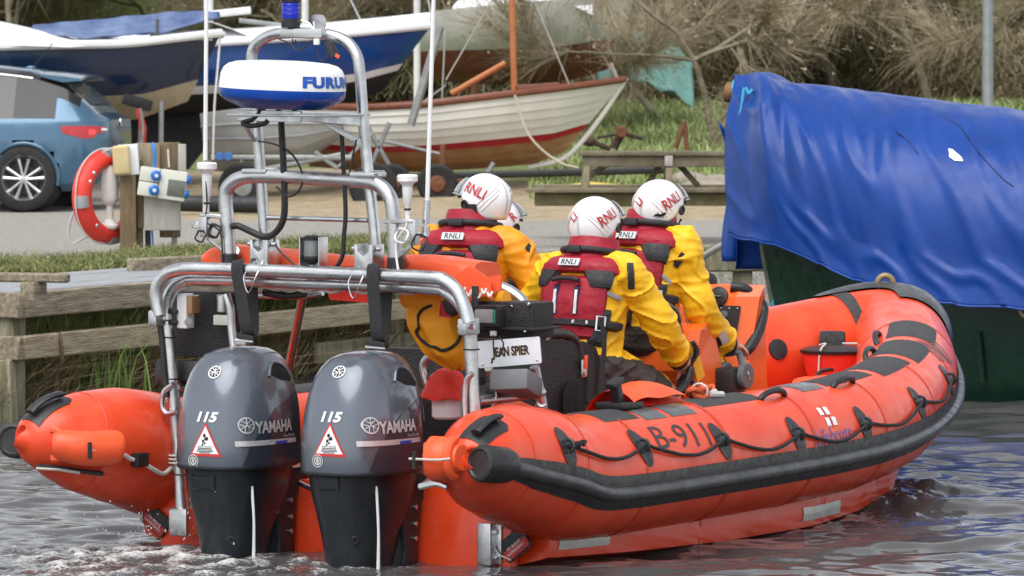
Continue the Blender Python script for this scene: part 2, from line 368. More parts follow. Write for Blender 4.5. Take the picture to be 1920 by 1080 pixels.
# ---- blades: a helper for everything grassy
def blades(name, P, h, w, lean, cols, seed, curl=.35, n=1):
    r = np.random.default_rng(seed); P = np.asarray(P, float); N = len(P); a = r.uniform(0, 6.28, N); hh = h * r.uniform(.45, 1.25, N); ln = r.normal(0, lean, (N, 2))
    wx, wy = np.cos(a) * w, np.sin(a) * w; b = P; V = np.zeros((N, 5, 3))
    mid = np.stack([ln[:, 0] * hh * .4, ln[:, 1] * hh * .4, hh * .55], 1); tip = np.stack([ln[:, 0] * hh * (1 + curl), ln[:, 1] * hh * (1 + curl), hh * (1 - .25 * np.minimum(1, np.hypot(ln[:, 0], ln[:, 1])))], 1)
    side = np.stack([wx, wy, 0 * wx], 1); V[:, 0] = b - side; V[:, 1] = b + side; V[:, 2] = b + mid + side * .7; V[:, 3] = b + mid - side * .7; V[:, 4] = b + tip
    k = np.arange(N)[:, None] * 5; T = np.concatenate([k + [0, 1, 2], k + [0, 2, 3], k + [3, 2, 4]], 1).reshape(-1, 3)
    m = bpy.data.materials.new(name); m.use_nodes = True; nn = m.node_tree.nodes; p = nn['Principled BSDF']; p.inputs['Roughness'].default_value = .6
    ac = nn.new('ShaderNodeAttribute'); ac.attribute_name = 'tone'; rp = nn.new('ShaderNodeValToRGB'); rp.color_ramp.interpolation = 'LINEAR'
    el = rp.color_ramp.elements
    while len(el) < len(cols): el.new(.5)
    for i, c in enumerate(cols): el[i].position = i / (len(cols) - 1); el[i].color = (*c, 1)
    m.node_tree.links.new(ac.outputs['Fac'], rp.inputs[0]); m.node_tree.links.new(rp.outputs[0], p.inputs['Base Color'])
    o = mesh_np(name, V.reshape(-1, 3), T, m); add_attr(o, 'tone', np.repeat(np.clip(r.beta(1.6, 1.6, N), 0, 1), 5)); return o
def scatter(n, x0, x1, t0, t1, seed, pw=1):
    r = np.random.default_rng(seed); x = r.uniform(x0, x1, n); t = t0 + (t1 - t0) * r.uniform(0, 1, n) ** pw; y = edge_y(x) + t; return np.stack([x, y, ground_z(x, y) - .01], 1)
GREEN = [(.05, .07, .018), (.10, .13, .03), (.19, .2, .055), (.40, .36, .17)]
P = np.concatenate([scatter(30000, -7, -1.0, 3.8, 6.6, 1, 1.1), scatter(2500, -4.4, -1.6, 6.2, 7.4, 2)])
stuff(blades('verge_grass', P, .11, .005, .6, GREEN, 3), 'rough green grass verge between the jetty and the gravel', 'grass')
r = np.random.default_rng(21); N = 36000; x = r.uniform(.2, 12, N); y = r.uniform(54.5, 76, N)
stuff(blades('meadow_grass', np.stack([x, y, ground_z(x, y) - .02], 1), .2, .012, .35, [(.1, .15, .03), (.19, .26, .07), (.29, .35, .13), (.42, .42, .22)], 5), 'long pale green grass on the bank below the thicket', 'grass')
def jit(seed, n, s0, s1, w0, w1, z0, z1):
    r = np.random.default_rng(seed); s = r.uniform(s0, s1, n); w = r.uniform(w0, w1, n); x = J0.x + JD.x * s - JN.x * w; y = J0.y + JD.y * s - JN.y * w; g = ground_z(x, y); k = (g > z0) & (g < z1)
    return np.stack([x[k], y[k], g[k] - .02], 1)
stuff(blades('bank_weeds', jit(4, 16000, -.4, 7.5, -.15, .9, .08, .5), .19, .009, .75, [(.06, .09, .018), (.12, .18, .04), (.22, .27, .07), (.4, .36, .18)], 6), 'leafy green weeds growing on the bank under the jetty deck', 'weeds')
stuff(blades('dead_reeds', jit(9, 22000, -.4, 7.5, -.1, .8, -.16, .25), .42, .005, 1.0, [(.05, .038, .02), (.16, .115, .06), (.34, .255, .135), (.55, .45, .28)], 7), 'tangle of dead brown reeds at the waterline under the jetty', 'reeds')
q = JP(1.25, .02, .0); N = 60; r = np.random.default_rng(2)
stuff(blades('green_reeds', np.stack([q.x + r.normal(0, .13, N), q.y + r.normal(0, .13, N), np.zeros(N)], 1), .5, .007, .2, [(.1, .18, .03), (.22, .36, .07)], 8, .1), 'clump of fresh green reeds by the water left of the engines', 'reeds')
# ---- jetty: deck planks, face beams and posts, each a part
WOOD = mat('jetty_wood', (.14, .108, .07), .7, var=.3, scale=5, bump=.8, bscale=22, col2=(.43, .37, .265), stretch=(6, .7, 6), rvar=.15)
WOODG = mat('jetty_wood_green', (.09, .09, .04), .75, var=.3, scale=4, bump=.7, bscale=25, col2=(.34, .31, .22), stretch=(3, 3, .6))
DECKM = mat('deck_wood', (.2, .21, .22), .38, var=.25, scale=6, bump=.4, bscale=30, col2=(.38, .4, .42), stretch=(8, .6, 8))
jet = thing('jetty', 'weathered timber jetty with grey plank deck at the left bank', 'jetty', frm(J0, (JN.x, JN.y, 0), JD))   # local x out over the water, y along, z up
def jbox(name, x, y0, y1, z, w, h, m, tilt=0, z1=None):
    a, b = Vector((x, y0, z)), Vector((x, y1, z if z1 is None else z1)); return obj(name, bar(a, b, w, h, bev=.01), m, jet)
for i, w in enumerate((.2, .49, .78, 1.07)): jbox('deck_plank', -w, -.02, 6.4, .765 + .003 * (i % 2), .272, .05, DECKM)
for y0, y1 in ((0, 3.2), (3.22, 6.3)): jbox('face_beam', .035, y0, y1, .7, .07, .17, WOOD)
WOODL = mat('pale_beam_wood', (.22, .175, .105), .7, var=.3, scale=5, bump=.8, bscale=22, col2=(.5, .43, .3), stretch=(6, .7, 6), rvar=.15)
for y0, y1 in ((0, 2.9), (2.93, 6.1)): jbox('lower_beam', .035, y0, y1, .415, .07, .16, WOODL)
jbox('lower_beam', -.05, 4.35, 6.6, .14, .06, .16, WOODG)
for i, y0 in enumerate((4.6, 5.2)): jbox('bank_board', -.02, y0, 6.5, -.03 - .17 * i, .05, .15, WOODG)
o = obj('end_beam', bar((.07, -.035, .7), (-1.25, -.035, .7), .07, .17, bev=.01), WOOD, jet); o = obj('end_beam', bar((.07, -.035, .415), (-1.25, -.035, .415), .07, .16, bev=.01), WOOD, jet)
for y, w, t in ((.06, .17, 0), (3.1, .12, 0), (5.7, .12, 0)):
    obj('post', bar((-.09, y, -.7), (-.09, y, .735), w, w, (0, 1, 0), .012), WOODG, jet)
obj('post', bar((-1.15, .1, -.7), (-1.15, .1, .735), .15, .15, (0, 1, 0), .012), WOODG, jet)
obj('strut', bar((.02, -.1, -.7), (-.06, -.06, .34), .15, .1, (0, 1, 0), .012), WOODG, jet)
for y in (1.6, 4.2): obj('bearer', bar((-.06, y, .685), (-1.2, y, .685), .06, .1, bev=.006), WOODG, jet)
p = gz(63, 522, .93)
cl = thing('mooring_block', 'small wooden mooring block on the near end of the jetty deck', 'mooring block', frm((p.x, p.y, .79), (JN.x, JN.y, 0), JD))
obj('stump', box((0, 0, .06), (.11, .16, .12), None, .012), WOOD, cl); obj('cross_bar', bar((-.24, -.03, .145), (.24, .03, .145), .09, .06, bev=.012), WOOD, cl)
p0, p1 = gz(243, 490, .86), gz(392, 489, .86); p1 = p0 + Vector((.75, .95, 0))
tag(obj('timber_kerb', bar((p0.x, p0.y, .83), (p1.x, p1.y, .83), .08, .1, bev=.012), WOOD), 'low wooden kerb along the grass behind the jetty deck', 'kerb')
tag(obj('rope_lashing', tube([JP(.46, -.06, .5), JP(.45, -.085, .42), JP(.47, -.08, .3), JP(.5, -.02, .2), JP(.52, .02, -.1)], .013, 8, 6), mat('old_rope', (.12, .09, .06), .9)), 'dark old rope hanging over the lower jetty beam', 'rope')
# ---- timber quay edge behind the lifeboat crew
qy = thing('timber_quay', 'low timber quay edge behind the lifeboat crew', 'quay')
def qb(name, X0, X1, z, h, off, m): return obj(name, bar((X0, edge_y(X0) + off, z), (X1, edge_y(X1) + off, z), .12, h, bev=.015), m, qy)
for X0, X1 in ((-.45, 1.1), (1.12, 2.6), (2.63, 5.4), (5.43, 9)): qb('capping_beam', X0, X1, .7, .22, -.06, WOODG)
for X0, X1 in ((-.4, 1.6), (1.63, 3.6), (3.63, 7)): qb('lower_beam', X0, X1, .21, .2, -.05, WOODG)
for X0 in (-.35, .8, 1.9, 3.1, 4.5, 6): o = obj('post', bar((X0, edge_y(X0) + .02, -.9), (X0, edge_y(X0) + .02, .6), .16, .16, (0, 1, 0), .015), WOODG, qy)
# ================================================================ the lifeboat
ORANGE = mat('tube_orange', (.70, .050, .013), .34, var=.1, col2=(.78, .088, .03), scale=4.5, bump=.05, bscale=180, rvar=.14, coat=.15, spec=.42)
ORANGE2 = mat('tube_seam', (.58, .042, .012), .45, var=.08, scale=6)
HULL = mat('hull_orange', (.70, .058, .015), .28, var=.08, scale=3, coat=.3)
FLAP = mat('orange_pvc', (.82, .10, .03), .42, var=.1, scale=5, bump=.25, bscale=9)
REDF = mat('red_fabric', (.72, .03, .015), .55, var=.15, scale=7, bump=.3, bscale=14)
RUB = mat('black_rubber', (.022, .022, .024), .42, var=.3, scale=12, bump=.1, bscale=90, rvar=.15)
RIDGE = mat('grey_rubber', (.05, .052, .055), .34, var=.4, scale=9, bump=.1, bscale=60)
PAD = mat('nonskid_pad', (.035, .036, .038), .7, var=.35, scale=40, bump=.7, bscale=160, col2=(.075, .077, .08))
ALU = mat('brushed_aluminium', (.55, .56, .57), .36, 1, var=.18, scale=7, bump=.06, bscale=70, rvar=.14)
STEEL = mat('bright_steel', (.7, .71, .72), .2, 1, var=.1)
BLK = mat('black_plastic', (.018, .018, .02), .42, var=.3, scale=14, bump=.15, bscale=90)
BLKT = mat('textured_black', (.02, .02, .022), .55, var=.3, scale=30, bump=.6, bscale=130)
GREYP = mat('grey_plastic', (.11, .12, .13), .42, var=.12, scale=8)
WHITE = mat('white_plastic', (.8, .8, .8), .28, var=.05, scale=5, coat=.2)
PLATE = mat('white_board', (.72, .74, .78), .3, var=.04)
ROPEB = mat('black_rope', (.02, .02, .022), .7, bump=.6, bscale=200)
ROPEW = mat('white_cord', (.62, .6, .55), .8, bump=.5, bscale=220)
WEB = mat('webbing', (.028, .029, .03), .75, var=.25, scale=60, bump=.3, bscale=200)
INK = mat('ink_black', (.012, .012, .016), .5)
NAVY = mat('ink_blue', (.03, .06, .33), .45)
CREDR = mat('ink_red', (.5, .02, .03), .5)
GLASSC = mat('clear_glass', (.75, .78, .78), .06, trans=.85, ior=1.45, var=.02, rvar=.03)
BLUEG = mat('blue_lens', (.02, .04, .62), .1, trans=.35, ior=1.4, var=.1, rvar=.04)
RIB = thing('rescue_boat', 'orange rigid inflatable rescue boat with twin outboards and radar mast', 'lifeboat', BM)
def rp(name, p, m, parent=RIB, **k): return obj(name, p, m, parent, **k)
# ---- buoyancy tube
ST = [(-.62, 1.275, .505, .03), (-.615, 1.272, .504, .075), (-.57, 1.255, .502, .125), (-.46, 1.215, .497, .19), (-.3, 1.17, .475, .243), (-.08, 1.14, .445, .282), (.14, 1.134, .405, .296), (.36, 1.134, .352, .302), (.72, 1.13, .336, .302), (1.4, 1.13, .336, .302), (2.2, 1.128, .34, .302),
      (2.9, 1.12, .348, .302), (3.5, 1.08, .366, .302), (4.1, .985, .408, .3), (4.7, .81, .475, .296), (5.25, .575, .56, .29), (5.7, .33, .64, .284), (5.98, .15, .69, .28), (6.08, 0, .71, .278)]
full = [(b, x, z, r_) for x, b, z, r_ in ST] + [(-b, x, z, r_) for x, b, z, r_ in ST[-2::-1]]
cen = catmull([Vector(q[:3]) for q in full], 6); rad = []
for i in range(len(cen)): t = i / 6; k = min(int(t), len(full) - 1); rad.append(lerp(full[k][3], full[min(k + 1, len(full) - 1)][3], t - k))
NT = len(cen)
def tfr(s):
    i = min(max(s, 0), NT - 1); k = min(int(i), NT - 2); t = i - k
    c = cen[k].lerp(cen[k + 1], t); T = (cen[min(k + 2, NT - 1)] - cen[max(k - 1, 0)]).normalized()
    out = T.cross(Vector((0, 0, 1))).normalized(); return c, T, out, out.cross(T).normalized(), lerp(rad[k], rad[k + 1], t)
def tp(s, phi, off=0):          # point on the tube: 0 degrees is outboard, 90 on top
    c, T, o_, u, r_ = tfr(s); a = R(phi); return c + (o_ * math.cos(a) + u * math.sin(a)) * (r_ + off)
def s_of(x, side=1):
    rg = range(0, NT // 2) if side > 0 else range(NT - 1, NT // 2, -1); pv = None
    for i in rg:
        if cen[i].y >= x:
            if pv is None: return i
            return lerp(pv, i, (x - cen[pv].y) / (cen[i].y - cen[pv].y))
        pv = i
    return NT // 2
nr = 40
tubep = loft([[tp(i, 360 * j / nr) for j in range(nr)] for i in range(NT)])
rp('buoyancy_tube', tubep, ORANGE); TB = bvh(tubep)
def patch(s0, s1, p0, p1, off, ns=12, npp=8): return grid(lambda a, b: tp(lerp(s0, s1, a), lerp(p0, p1, b), off), ns, npp)
def thickpatch(s0, s1, p0, p1, off, ns=12, npp=8):
    ring = []
    a = grid(lambda u, w: tp(lerp(s0, s1, u), lerp(p0, p1, w), off * (0 if u in (0, 1) or w in (0, 1) else 1) + .001), ns, npp); return a
# seams
for side in (1, -1):
    for x in (-.32, .18, .75, 1.6, 2.5, 3.35, 4.15, 4.75, 5.3):
        s = s_of(x, side); rp('seam_tape', grid(lambda a, b: tp(s - .12 + .24 * a, 360 * b, .0025 * math.sin(math.pi * min(1, a * 1.0)) + .0015), 2, 48), ORANGE2)
# fender strake: band and ridge
for side in (1, -1):
    n_ = 80; sA = s_of(-.57, side); sB = NT / 2
    pc = lambda a: -12
    bnd = grid(lambda a, b: tp(lerp(sA, sB, a), lerp(-28, 4, b) , .004 + .006 * math.sin(math.pi * b)), n_, 8); rp('fender_band', bnd, RUB)
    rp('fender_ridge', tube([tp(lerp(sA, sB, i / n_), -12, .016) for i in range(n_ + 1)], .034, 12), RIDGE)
    c, T, o_, u, r_ = tfr(sA); q = tp(sA, -8, .0); d = (tp(sA - 3 * side, -8, 0) - tp(sA + 3 * side, -8, 0)).normalized()
    kn = rp('fender_end_cap', lathe([(.07, -.14), (.083, -.1), (.088, -.02), (.086, .05), (.08, .062), (.068, .066), (.06, .058), (0.001, .056)], 14, zto(q + d * (.07 if side > 0 else .0), d), False), RUB)
# bow hood with mooring ring
sN = NT / 2
rp('bow_hood', grid(lambda a, b: tp(sN - 9 + 18 * a, lerp(-60, 92, b), .012 + .085 * math.sin(math.pi * a) ** .7 * math.sin(math.pi * b) ** .7), 28, 16), RIDGE)
rp('bow_strap', grid(lambda a, b: tp(sN + 5.2 + 2.3 * a, lerp(20, 190, b), .006), 4, 16), PAD)
pr_ = bb(1660, 531, -.02)
rp('mooring_ring', xf(tube([(math.cos(t) * .045, 0, math.sin(t) * .045) for t in [6.2832 * i / 20 for i in range(20)]], .018, 10, 0, True), frm(pr_, (.85, .5, 0), (-.5, .85, 0))), mat('old_brass', (.28, .21, .11), .5, .3))
rp('ring_strap', tube([pr_ + Vector((0, 0, -.05)), pr_ + Vector((0, -.05, -.09))], .03, 8), RIDGE)
# non-skid pads on top
def pad_at(x0, x1, p0, p1, side=1, m=PAD):
    s0, s1 = s_of(x0, side), s_of(x1, side); return rp('nonskid_pad', thickpatch(s0, s1, p0, p1, .006), m)
for a in ((.6, .95, 62, 118), (1.6, 2.25, 66, 112), (3.02, 3.66, 70, 116), (3.74, 4.26, 62, 114), (4.34, 4.8, 56, 112), (4.9, 5.32, 54, 110)): pad_at(*a)
for a in ((.98, 1.2, 58, 118), (1.24, 1.5, 58, 112), (2.72, 2.98, 68, 124)): pad_at(*a, 1, mat('smooth_patch', (.09, .095, .1), .25, var=.1))
for a in ((3.6, 4.35, 70, 116), (1.2, 1.9, 70, 112)): pad_at(*a, -1)
# valves on the inside of the port tube
p, n = hit(1458, 655, TB); v_ = rp('valve', lathe([(.062, 0), (.06, .012), (.035, .016), (.001, .016)], 18, zto(p, n), False), RUB)
# grab line with patches
pp = []
leaf = [(.06 * math.sin(t) - .03 * math.cos(t), .1 * math.cos(t)) for t in [6.2832 * i / 24 for i in range(24)]]
for u, v in ((1062, 838), (1203, 838), (1352, 826), (1494, 815), (1620, 795), (1722, 755), (1778, 712)):
    p, n = hit(u, v, TB); c, i_ = min(((cen[k] - p).length, k) for k in range(NT)); T = tfr(i_)[1]; y = n.cross(T).normalized()
    y = (y if y.z > 0 else -y); x = y.cross(n).normalized()
    lf = rp('line_patch', wrap(poly2(leaf), TB, p, x, y, .006, .3, .03), RUB)
    obj('line_eye', tube([p + n * (.012 + .03 * math.sin(a)) + y * .03 * math.cos(a) for a in [math.pi * k / 8 for k in range(9)]], .009, 8), RUB, lf)
    pp.append((p + n * .03, n))
for (a, na), (b, nb) in zip(pp[:-1], pp[1:]):
    pts = []
    for k in range(11):
        t = k / 10; q = a.lerp(b, t); h_, n_, i_, d_ = TB.find_nearest(q); q = h_ + n_ * .02; q.z -= .09 * math.sin(math.pi * t) * (.55 + .45 * t) ; h_, n_, i_, d_ = TB.find_nearest(q); pts.append(h_ + n_ * .017)
    pts[0] = a; pts[-1] = b
    rp('grab_line', tube(pts, .0092, 8, 2), ROPEB)
p, n = pp[0]; rp('line_knot', tube([p + Vector((.0, .01 + .012 * k, .012 * math.sin(k * 2.2))) + n * .012 * math.cos(k * 2.2) for k in range(10)], .01, 8), ROPEB)
# lettering on the tube
def tube_text(s, u0, v0, u1, v1, h, m, bold=0, parent=RIB, shear=0, name='lettering', tgt=None):
    tgt = tgt or TB; a, na = hit(u0, v0, tgt); b, nb = hit(u1, v1, tgt); n = (na + nb).normalized(); x = b - a; o_ = (a + b) / 2; L_ = x.length
    t = textm(s, h, bold, shear); w = max(q.x for q in t[0]) * 2; t = [Vector((q.x * L_ / w, q.y, 0)) for q in t[0]], t[1]
    y = n.cross(x).normalized(); return rp(name, wrap(t, tgt, o_, x, y, .0035, .25, .02), m, parent)
tube_text('B-911', 1226, 820, 1326, 812, .13, mat('ink_slate', (.045, .04, .045), .5), .0)
tube_text('Lifeboats', 1530, 822, 1597, 808, .085, mat('tube_blue', (.22, .14, .33), .5), .01)
tube_text('RNLI', 1738, 655, 1768, 655, .2, mat('ink_grey', (.16, .07, .07), .5), .01)
for u, v, w_, c_ in ((1543, 771, .10, WHITE), (1558, 790, .12, WHITE)):
    a, n = hit(u, v, TB); x = n.cross(Vector((0, 0, 1))).normalized() * -1; y = n.cross(x).normalized()
    for k, (dx, mm) in enumerate(((-.034, WHITE), (.034, WHITE))): fl = rp('emblem', wrap(poly2([(dx - .024, -.022), (dx + .02, -.024), (dx + .024, .022), (dx - .02, .024)]), TB, a, x, y, .003, .3, .02), mm)
    rp('emblem_stripe', wrap(poly2([(-.004, -.035), (.005, -.035), (.005, .035), (-.004, .035)]), TB, a, x, y, .0035, .3, .02), CREDR)
# stern handles
for u, v, du, dv in ((87, 760, -40, 30), (912, 800, -30, 25)):
    p, n = hit(u, v, TB); q, _ = hit(u + du * .5, v + dv * .5, TB); x = (p - q); y = n.cross(x).normalized(); x = y.cross(n)
    pl = rp('lifting_handle', wrap(poly2([(a * .12, b * .07) for a, b in ((-1, -1), (.7, -1), (1, -.6), (1, .6), (.7, 1), (-1, 1))]), TB, p, x, y, .005, .3, .02), RUB)
    obj('grip', tube([p + x.normalized() * a + n * (.004 + .028 * max(0, 1 - (a / .12) ** 2)) for a in (-.1, -.08, -.045, 0, .045, .08, .1)], .03, 10, 3, sq=(.5, 1)), RUB, pl)
# orange stowage rolls on the stern cones
p, n = hit(150, 838, TB); a, _ = hit(92, 830, TB); b, _ = hit(215, 838, TB)
n1 = n; d = (b - a).normalized(); c = p + n1 * .045
sr = rp('stowage_roll', tube([a + n1 * .05, a.lerp(b, .1) + n1 * .06, c + n1 * .02, a.lerp(b, .9) + n1 * .06, b + n1 * .055], [.055, .075, .085, .088, .08], 16, 4), FLAP)
obj('tie_cord', tube([a + n1 * .11 + d * .06, c + n1 * .1, b.lerp(a, .25) + n1 * .135], .006, 6, 3), ROPEW, sr); obj('toggle', tube([c + n1 * .11 + Vector((0, 0, .04)), c + n1 * .11 - Vector((0, 0, .04))], .01, 8), BLK, sr)
up_ = Vector((0, 0, 1)); obj('gathered_end', tube([a + n1 * .05 + Vector((0, 0, .07 * math.cos(t))) + d * .05 * math.sin(t * 1.0) + n1 * .04 * math.sin(t) for t in [3.14 * k / 8 for k in range(9)]], .022, 8, 2), FLAP, sr)
p, n = hit(868, 858, TB); q = bz(812, 858, p.z); q = p + (bx(812, 860, p.y + .02) - p)
sr = rp('stowage_roll', tube([q + Vector((-.04, -.02, .0)), q, q.lerp(p, .4), p], [.07, .105, .1, .06], 16, 4), FLAP)
obj('tie_cord', tube([q + Vector((-.06, -.11, .005)), q.lerp(p, .5) + Vector((0, -.11, .0)), p + Vector((-.02, -.08, 0))], .006, 6, 3), ROPEW, sr); obj('toggle', tube([q + Vector((-.03, -.115, .04)), q + Vector((-.03, -.115, -.04))], .01, 8), BLK, sr)
g_ = q.lerp(p, .75); obj('gathered_end', tube([g_ + Vector((0, -.075 * math.sin(t), .085 * math.cos(t))) for t in [3.14 * k / 8 for k in range(9)]], .022, 8, 2), FLAP, sr)
# cord from the port roll to the frame, paddle clips
for pts, r_, m in (([(228, 850), (240, 858), (258, 862), (280, 875), (300, 884), (322, 876)], .011, ROPEW),): rp('lanyard', tube([hit(u, v, TB)[0] + hit(u, v, TB)[1] * .025 if hit(u, v, TB)[0] else bx(u, v, 0) for u, v in pts[:-1]] + [bx(*pts[-1], .03)], r_, 8, 4), m)
p, n = hit(258, 860, TB); rp('cleat', box(p + n * .02, (.05, .09, .07), None, .01), BLK)
pts = [hit(u, v, TB) for u, v in ((72, 868), (110, 872), (148, 878), (190, 884))]; rp('paddle_clip', tube([a + n * .02 for a, n in pts], .012, 8), BLK); rp('clip_cord', tube([a + n * .035 for a, n in pts[:3]], .007, 6), ROPEW)
p, n = hit(845, 908, TB); rp('snap_hook', tube([p + n * .03 + Vector((-.14, 0, 0)), p + n * .03 + Vector((-.05, 0, .02)), p + n * .02], .016, 8, 3), STEEL)
# ---- rigid hull, transom and deck
hx = [.25, 1, 2, 3, 3.7, 4.4, 5.0, 5.5, 5.95]; hb = [1.16, 1.18, 1.18, 1.16, 1.07, .92, .67, .4, .1]; hz = [-.02, -.055, -.085, -.092, -.07, -.01, .09, .2, .36]; hk = [-.36, -.36, -.36, -.34, -.3, -.22, -.08, .1, .33]
def hring(x, e=0):
    b, z, k = interp(x, hx, hb), interp(x, hx, hz), interp(x, hx, hk); t = z + .16
    h = [(0, k), (b * .5, lerp(k, z, .55)), (b - .03, z - .01), (b, z), (b + .015, z + .07), (b + .005, t), (b - .12, t + .05)]
    return [Vector((q, x, w)) for q, w in h] + [Vector((-q, x, w)) for q, w in h[::-1]]
hp = loft([hring(lerp(.25, 5.95, i / 40)) for i in range(41)], True, True); rp('hull', hp, HULL); HB = bvh(hp)
for u0, v0, u1, v1 in ((1048, 1018, 1143, 1008), (1506, 965, 1575, 949)):
    a, na = hit(u0, v0, HB); b, nb = hit(u1, v1, HB)
    for dv in (4, -4, 8, -8, 12, -12, 16, 20, 26):
        if a is None: a, na = hit(u0, v0 + dv, HB)
        if b is None: b, nb = hit(u1, v1 + dv, HB)
    if a is None or b is None: print('tape miss', u0); continue
    x = b - a; y = na.cross(x); w_ = x.length / 2
    rp('reflective_tape', wrap(poly2([(-w_, -.034), (w_, -.034), (w_, .034), (-w_, .034)]), HB, (a + b) / 2, x, y, .004, .3, .05), mat('retro_tape', (.55, .55, .52), .35, .2))
for x in (1.7, 3.1, 4.0): rp('hull_seam', grid(lambda a, b: Vector((interp(x, hx, hb) + lerp(.004, .0195, b), x + a * .012, interp(x, hx, hz) + .005 + .13 * b)), 1, 2), ORANGE2)
# transom plate with engine well
tr = prism([(-1.0, -.36), (1.0, -.36), (1.02, .12), (.86, .34), (.62, .36), (.5, .3), (-.5, .3), (-.62, .36), (-.86, .34), (-1.02, .12)], .07, frm((0, .2, 0), (1, 0, 0), (0, 0, 1)), .012); rp('transom', tr, HULL); TRB = bvh(tr)
rp('well_shelf', box((0, .42, .31), (1.7, .34, .06), None, .02), HULL)
rp('deck', loft([[Vector((-interp(x, hx, hb) + .12, x, .17)), Vector((interp(x, hx, hb) - .12, x, .17)), Vector((interp(x, hx, hb) - .12, x, .15)), Vector((-interp(x, hx, hb) + .12, x, .15))] for x in np.linspace(.26, 5.6, 20)]), mat('deck_grey', (.09, .09, .09), .6, bump=.5, bscale=120))
# trim tabs, placards
for u, v in ((912, 1020), (345, 960)):
    q = bx(u, v, .13); o_ = rp('stern_bracket', box(q, (.075, .05, .2), None, .006), ALU); obj('flange', box(q + Vector((.045, .025, 0)), (.05, .012, .19), None, .004), ALU, o_)
    for k in (-.06, .06): obj('bolt', cyl(q + Vector((.045, .02, k)), (0, -1, 0), .012, .02, 8), STEEL, o_)
obj_pl = mat('placard_red', (.4, .03, .03), .5)
for u, v, a in ((965, 1022, -38), (292, 976, 35)):
    q = bx(u, v, .155); m_ = frm(q, (math.cos(R(-a)), 0, math.sin(R(-a))), (-math.sin(R(-a)), 0, math.cos(R(-a))))
    o_ = rp('placard', prism(roundpoly(.16, .11, .015), .01, m_), BLK); obj('red_panel', prism(roundpoly(.15, .05, .01), .004, m_ @ Matrix.Translation((0, -.022, .008))), obj_pl, o_)
    obj('lettering', xf(textm('IN EMERGENCY', .014, .0, 0, 1, .8), m_ @ Matrix.Translation((0, -.022, .0115))), WHITE, o_); obj('lettering', xf(textm('TO RIGHT', .014), m_ @ Matrix.Translation((0, .0, .0115))), WHITE, o_)
    obj('white_cord', tube([m_ @ Vector(p_) for p_ in ((-.08, .09, .02), (-.09, .02, .02), (-.05, -.05, .02))], .004, 6, 3), ROPEW, o_); 
# ---- stern hoops and mast (aluminium tube)
def bxs(pts, x): return [bx(u, v, x) for u, v in pts]
rp('roll_bar', tube(bxs([(299, 592), (293, 560), (296, 536), (311, 515), (336, 506), (375, 504)], -.035) + bxs([(590, 511), (800, 520), (832, 526), (855, 543), (869, 570), (879, 606)], -.035), .033, 14, 5), ALU)
rp('inner_hoop', tube(bxs([(343, 990), (334, 860), (322, 700), (313, 620), (312, 575), (324, 543), (346, 528), (380, 524)], .045) + bxs([(590, 531), (800, 540), (836, 548), (864, 572), (880, 610), (884, 680), (890, 790)], .045), .032, 14, 5), ALU)
for u, v in ((299, 596), (879, 612)):
    q = bx(u, v, .0); o_ = rp('joint_plate', box(q, (.05, .13, .08), None, .012), ALU)
    for s_ in (-1, 1): obj('bolt', cyl(q + Vector((s_ * .025, -.02, 0)), (s_, 0, 0), .013, .02, 8), STEEL, o_)
q = bx(345, 985, .06); rp('hoop_foot', box(q + Vector((0, 0, .02)), (.11, .12, .14), None, .02), ALU)
for pts in ([(325, 720), (308, 735), (304, 760), (312, 775), (330, 772)], [(886, 700), (874, 715), (871, 750), (873, 785), (880, 796)]): rp('grab_handle', tube(bxs(pts, .0), .014, 10, 5), ALU)
rp('mast_arch', tube(bxs([(431, 500), (427, 430), (423, 372), (430, 348), (452, 334), (490, 330)], .045) + bxs([(590, 334), (676, 339), (708, 346), (729, 366), (737, 400), (742, 500)], .045), .0355, 14, 5), ALU)
for u, v in ((430, 494), (742, 502)): q = bx(u, v, .045); rp('arch_sleeve', cyl(q - Vector((0, 0, .02)), (0, 0, 1), .042, .07, 16), RUB)
for a, b in (((440, 470), (463, 505)), ((748, 470), (772, 515))): rp('arch_brace', tube([bx(*a, .06), bx(*b, .35)], .024, 10), ALU)
rp('mast', tube(bxs([(499, 478), (494, 410), (489, 330), (483, 250), (476, 150), (472, 110), (480, 84), (505, 67), (535, 62)], .09) + bxs([(580, 62), (622, 66), (652, 80), (669, 104), (675, 140), (683, 250), (692, 340), (700, 410), (707, 488)], .09), .0275, 14, 5), ALU)
rp('mast_crossbar', tube([bx(502, 408, .09), bx(690, 413, .09)], .0125, 10), ALU)
for a, b in (((470, 326), (506, 326)), ((672, 332), (708, 332))):   # pivots where the mast meets the arch
    q0, q1 = bx(*a, .07), bx(*b, .07); rp('pivot_plate', box((q0 + q1) / 2 + Vector((0, .0, .012)), ((q1 - q0).length + .03, .12, .026), None, .008), ALU); rp('pivot_pin', cyl(q1 + Vector((-.01, -.02, .02)), (1, 0, 0), .014, .06, 10), STEEL)
for c in ((496, 478), (692, 487)):    # forked mast feet bolted to the hoop
    q = bx(*c, .04); m_ = frm(q, (1, 0, 0), (0, 0, 1))
    fk = rp('mast_foot', prism([(-.05, -.075), (.052, -.075), (.055, .02), (.052, .075), (.035, .075), (.03, .04), (.0, .018), (-.03, .04), (-.035, .075), (-.052, .075), (-.05, .02)], .11, m_, .006), ALU)
    for s_ in (-.058, .058): obj('bolt', cyl(q + Vector((s_, -.02, .055)), (s_, 0, 0), .014, .022, 10), STEEL, fk)
    rp('lashing_wire', tube([q + Vector((-.015, -.06, -.03)), q + Vector((-.04, -.12, -.1)), q + Vector((-.02, -.11, -.18)), q + Vector((.03, -.12, -.1)), q + Vector((.03, -.06, -.03))], .0035, 6, 4), STEEL)
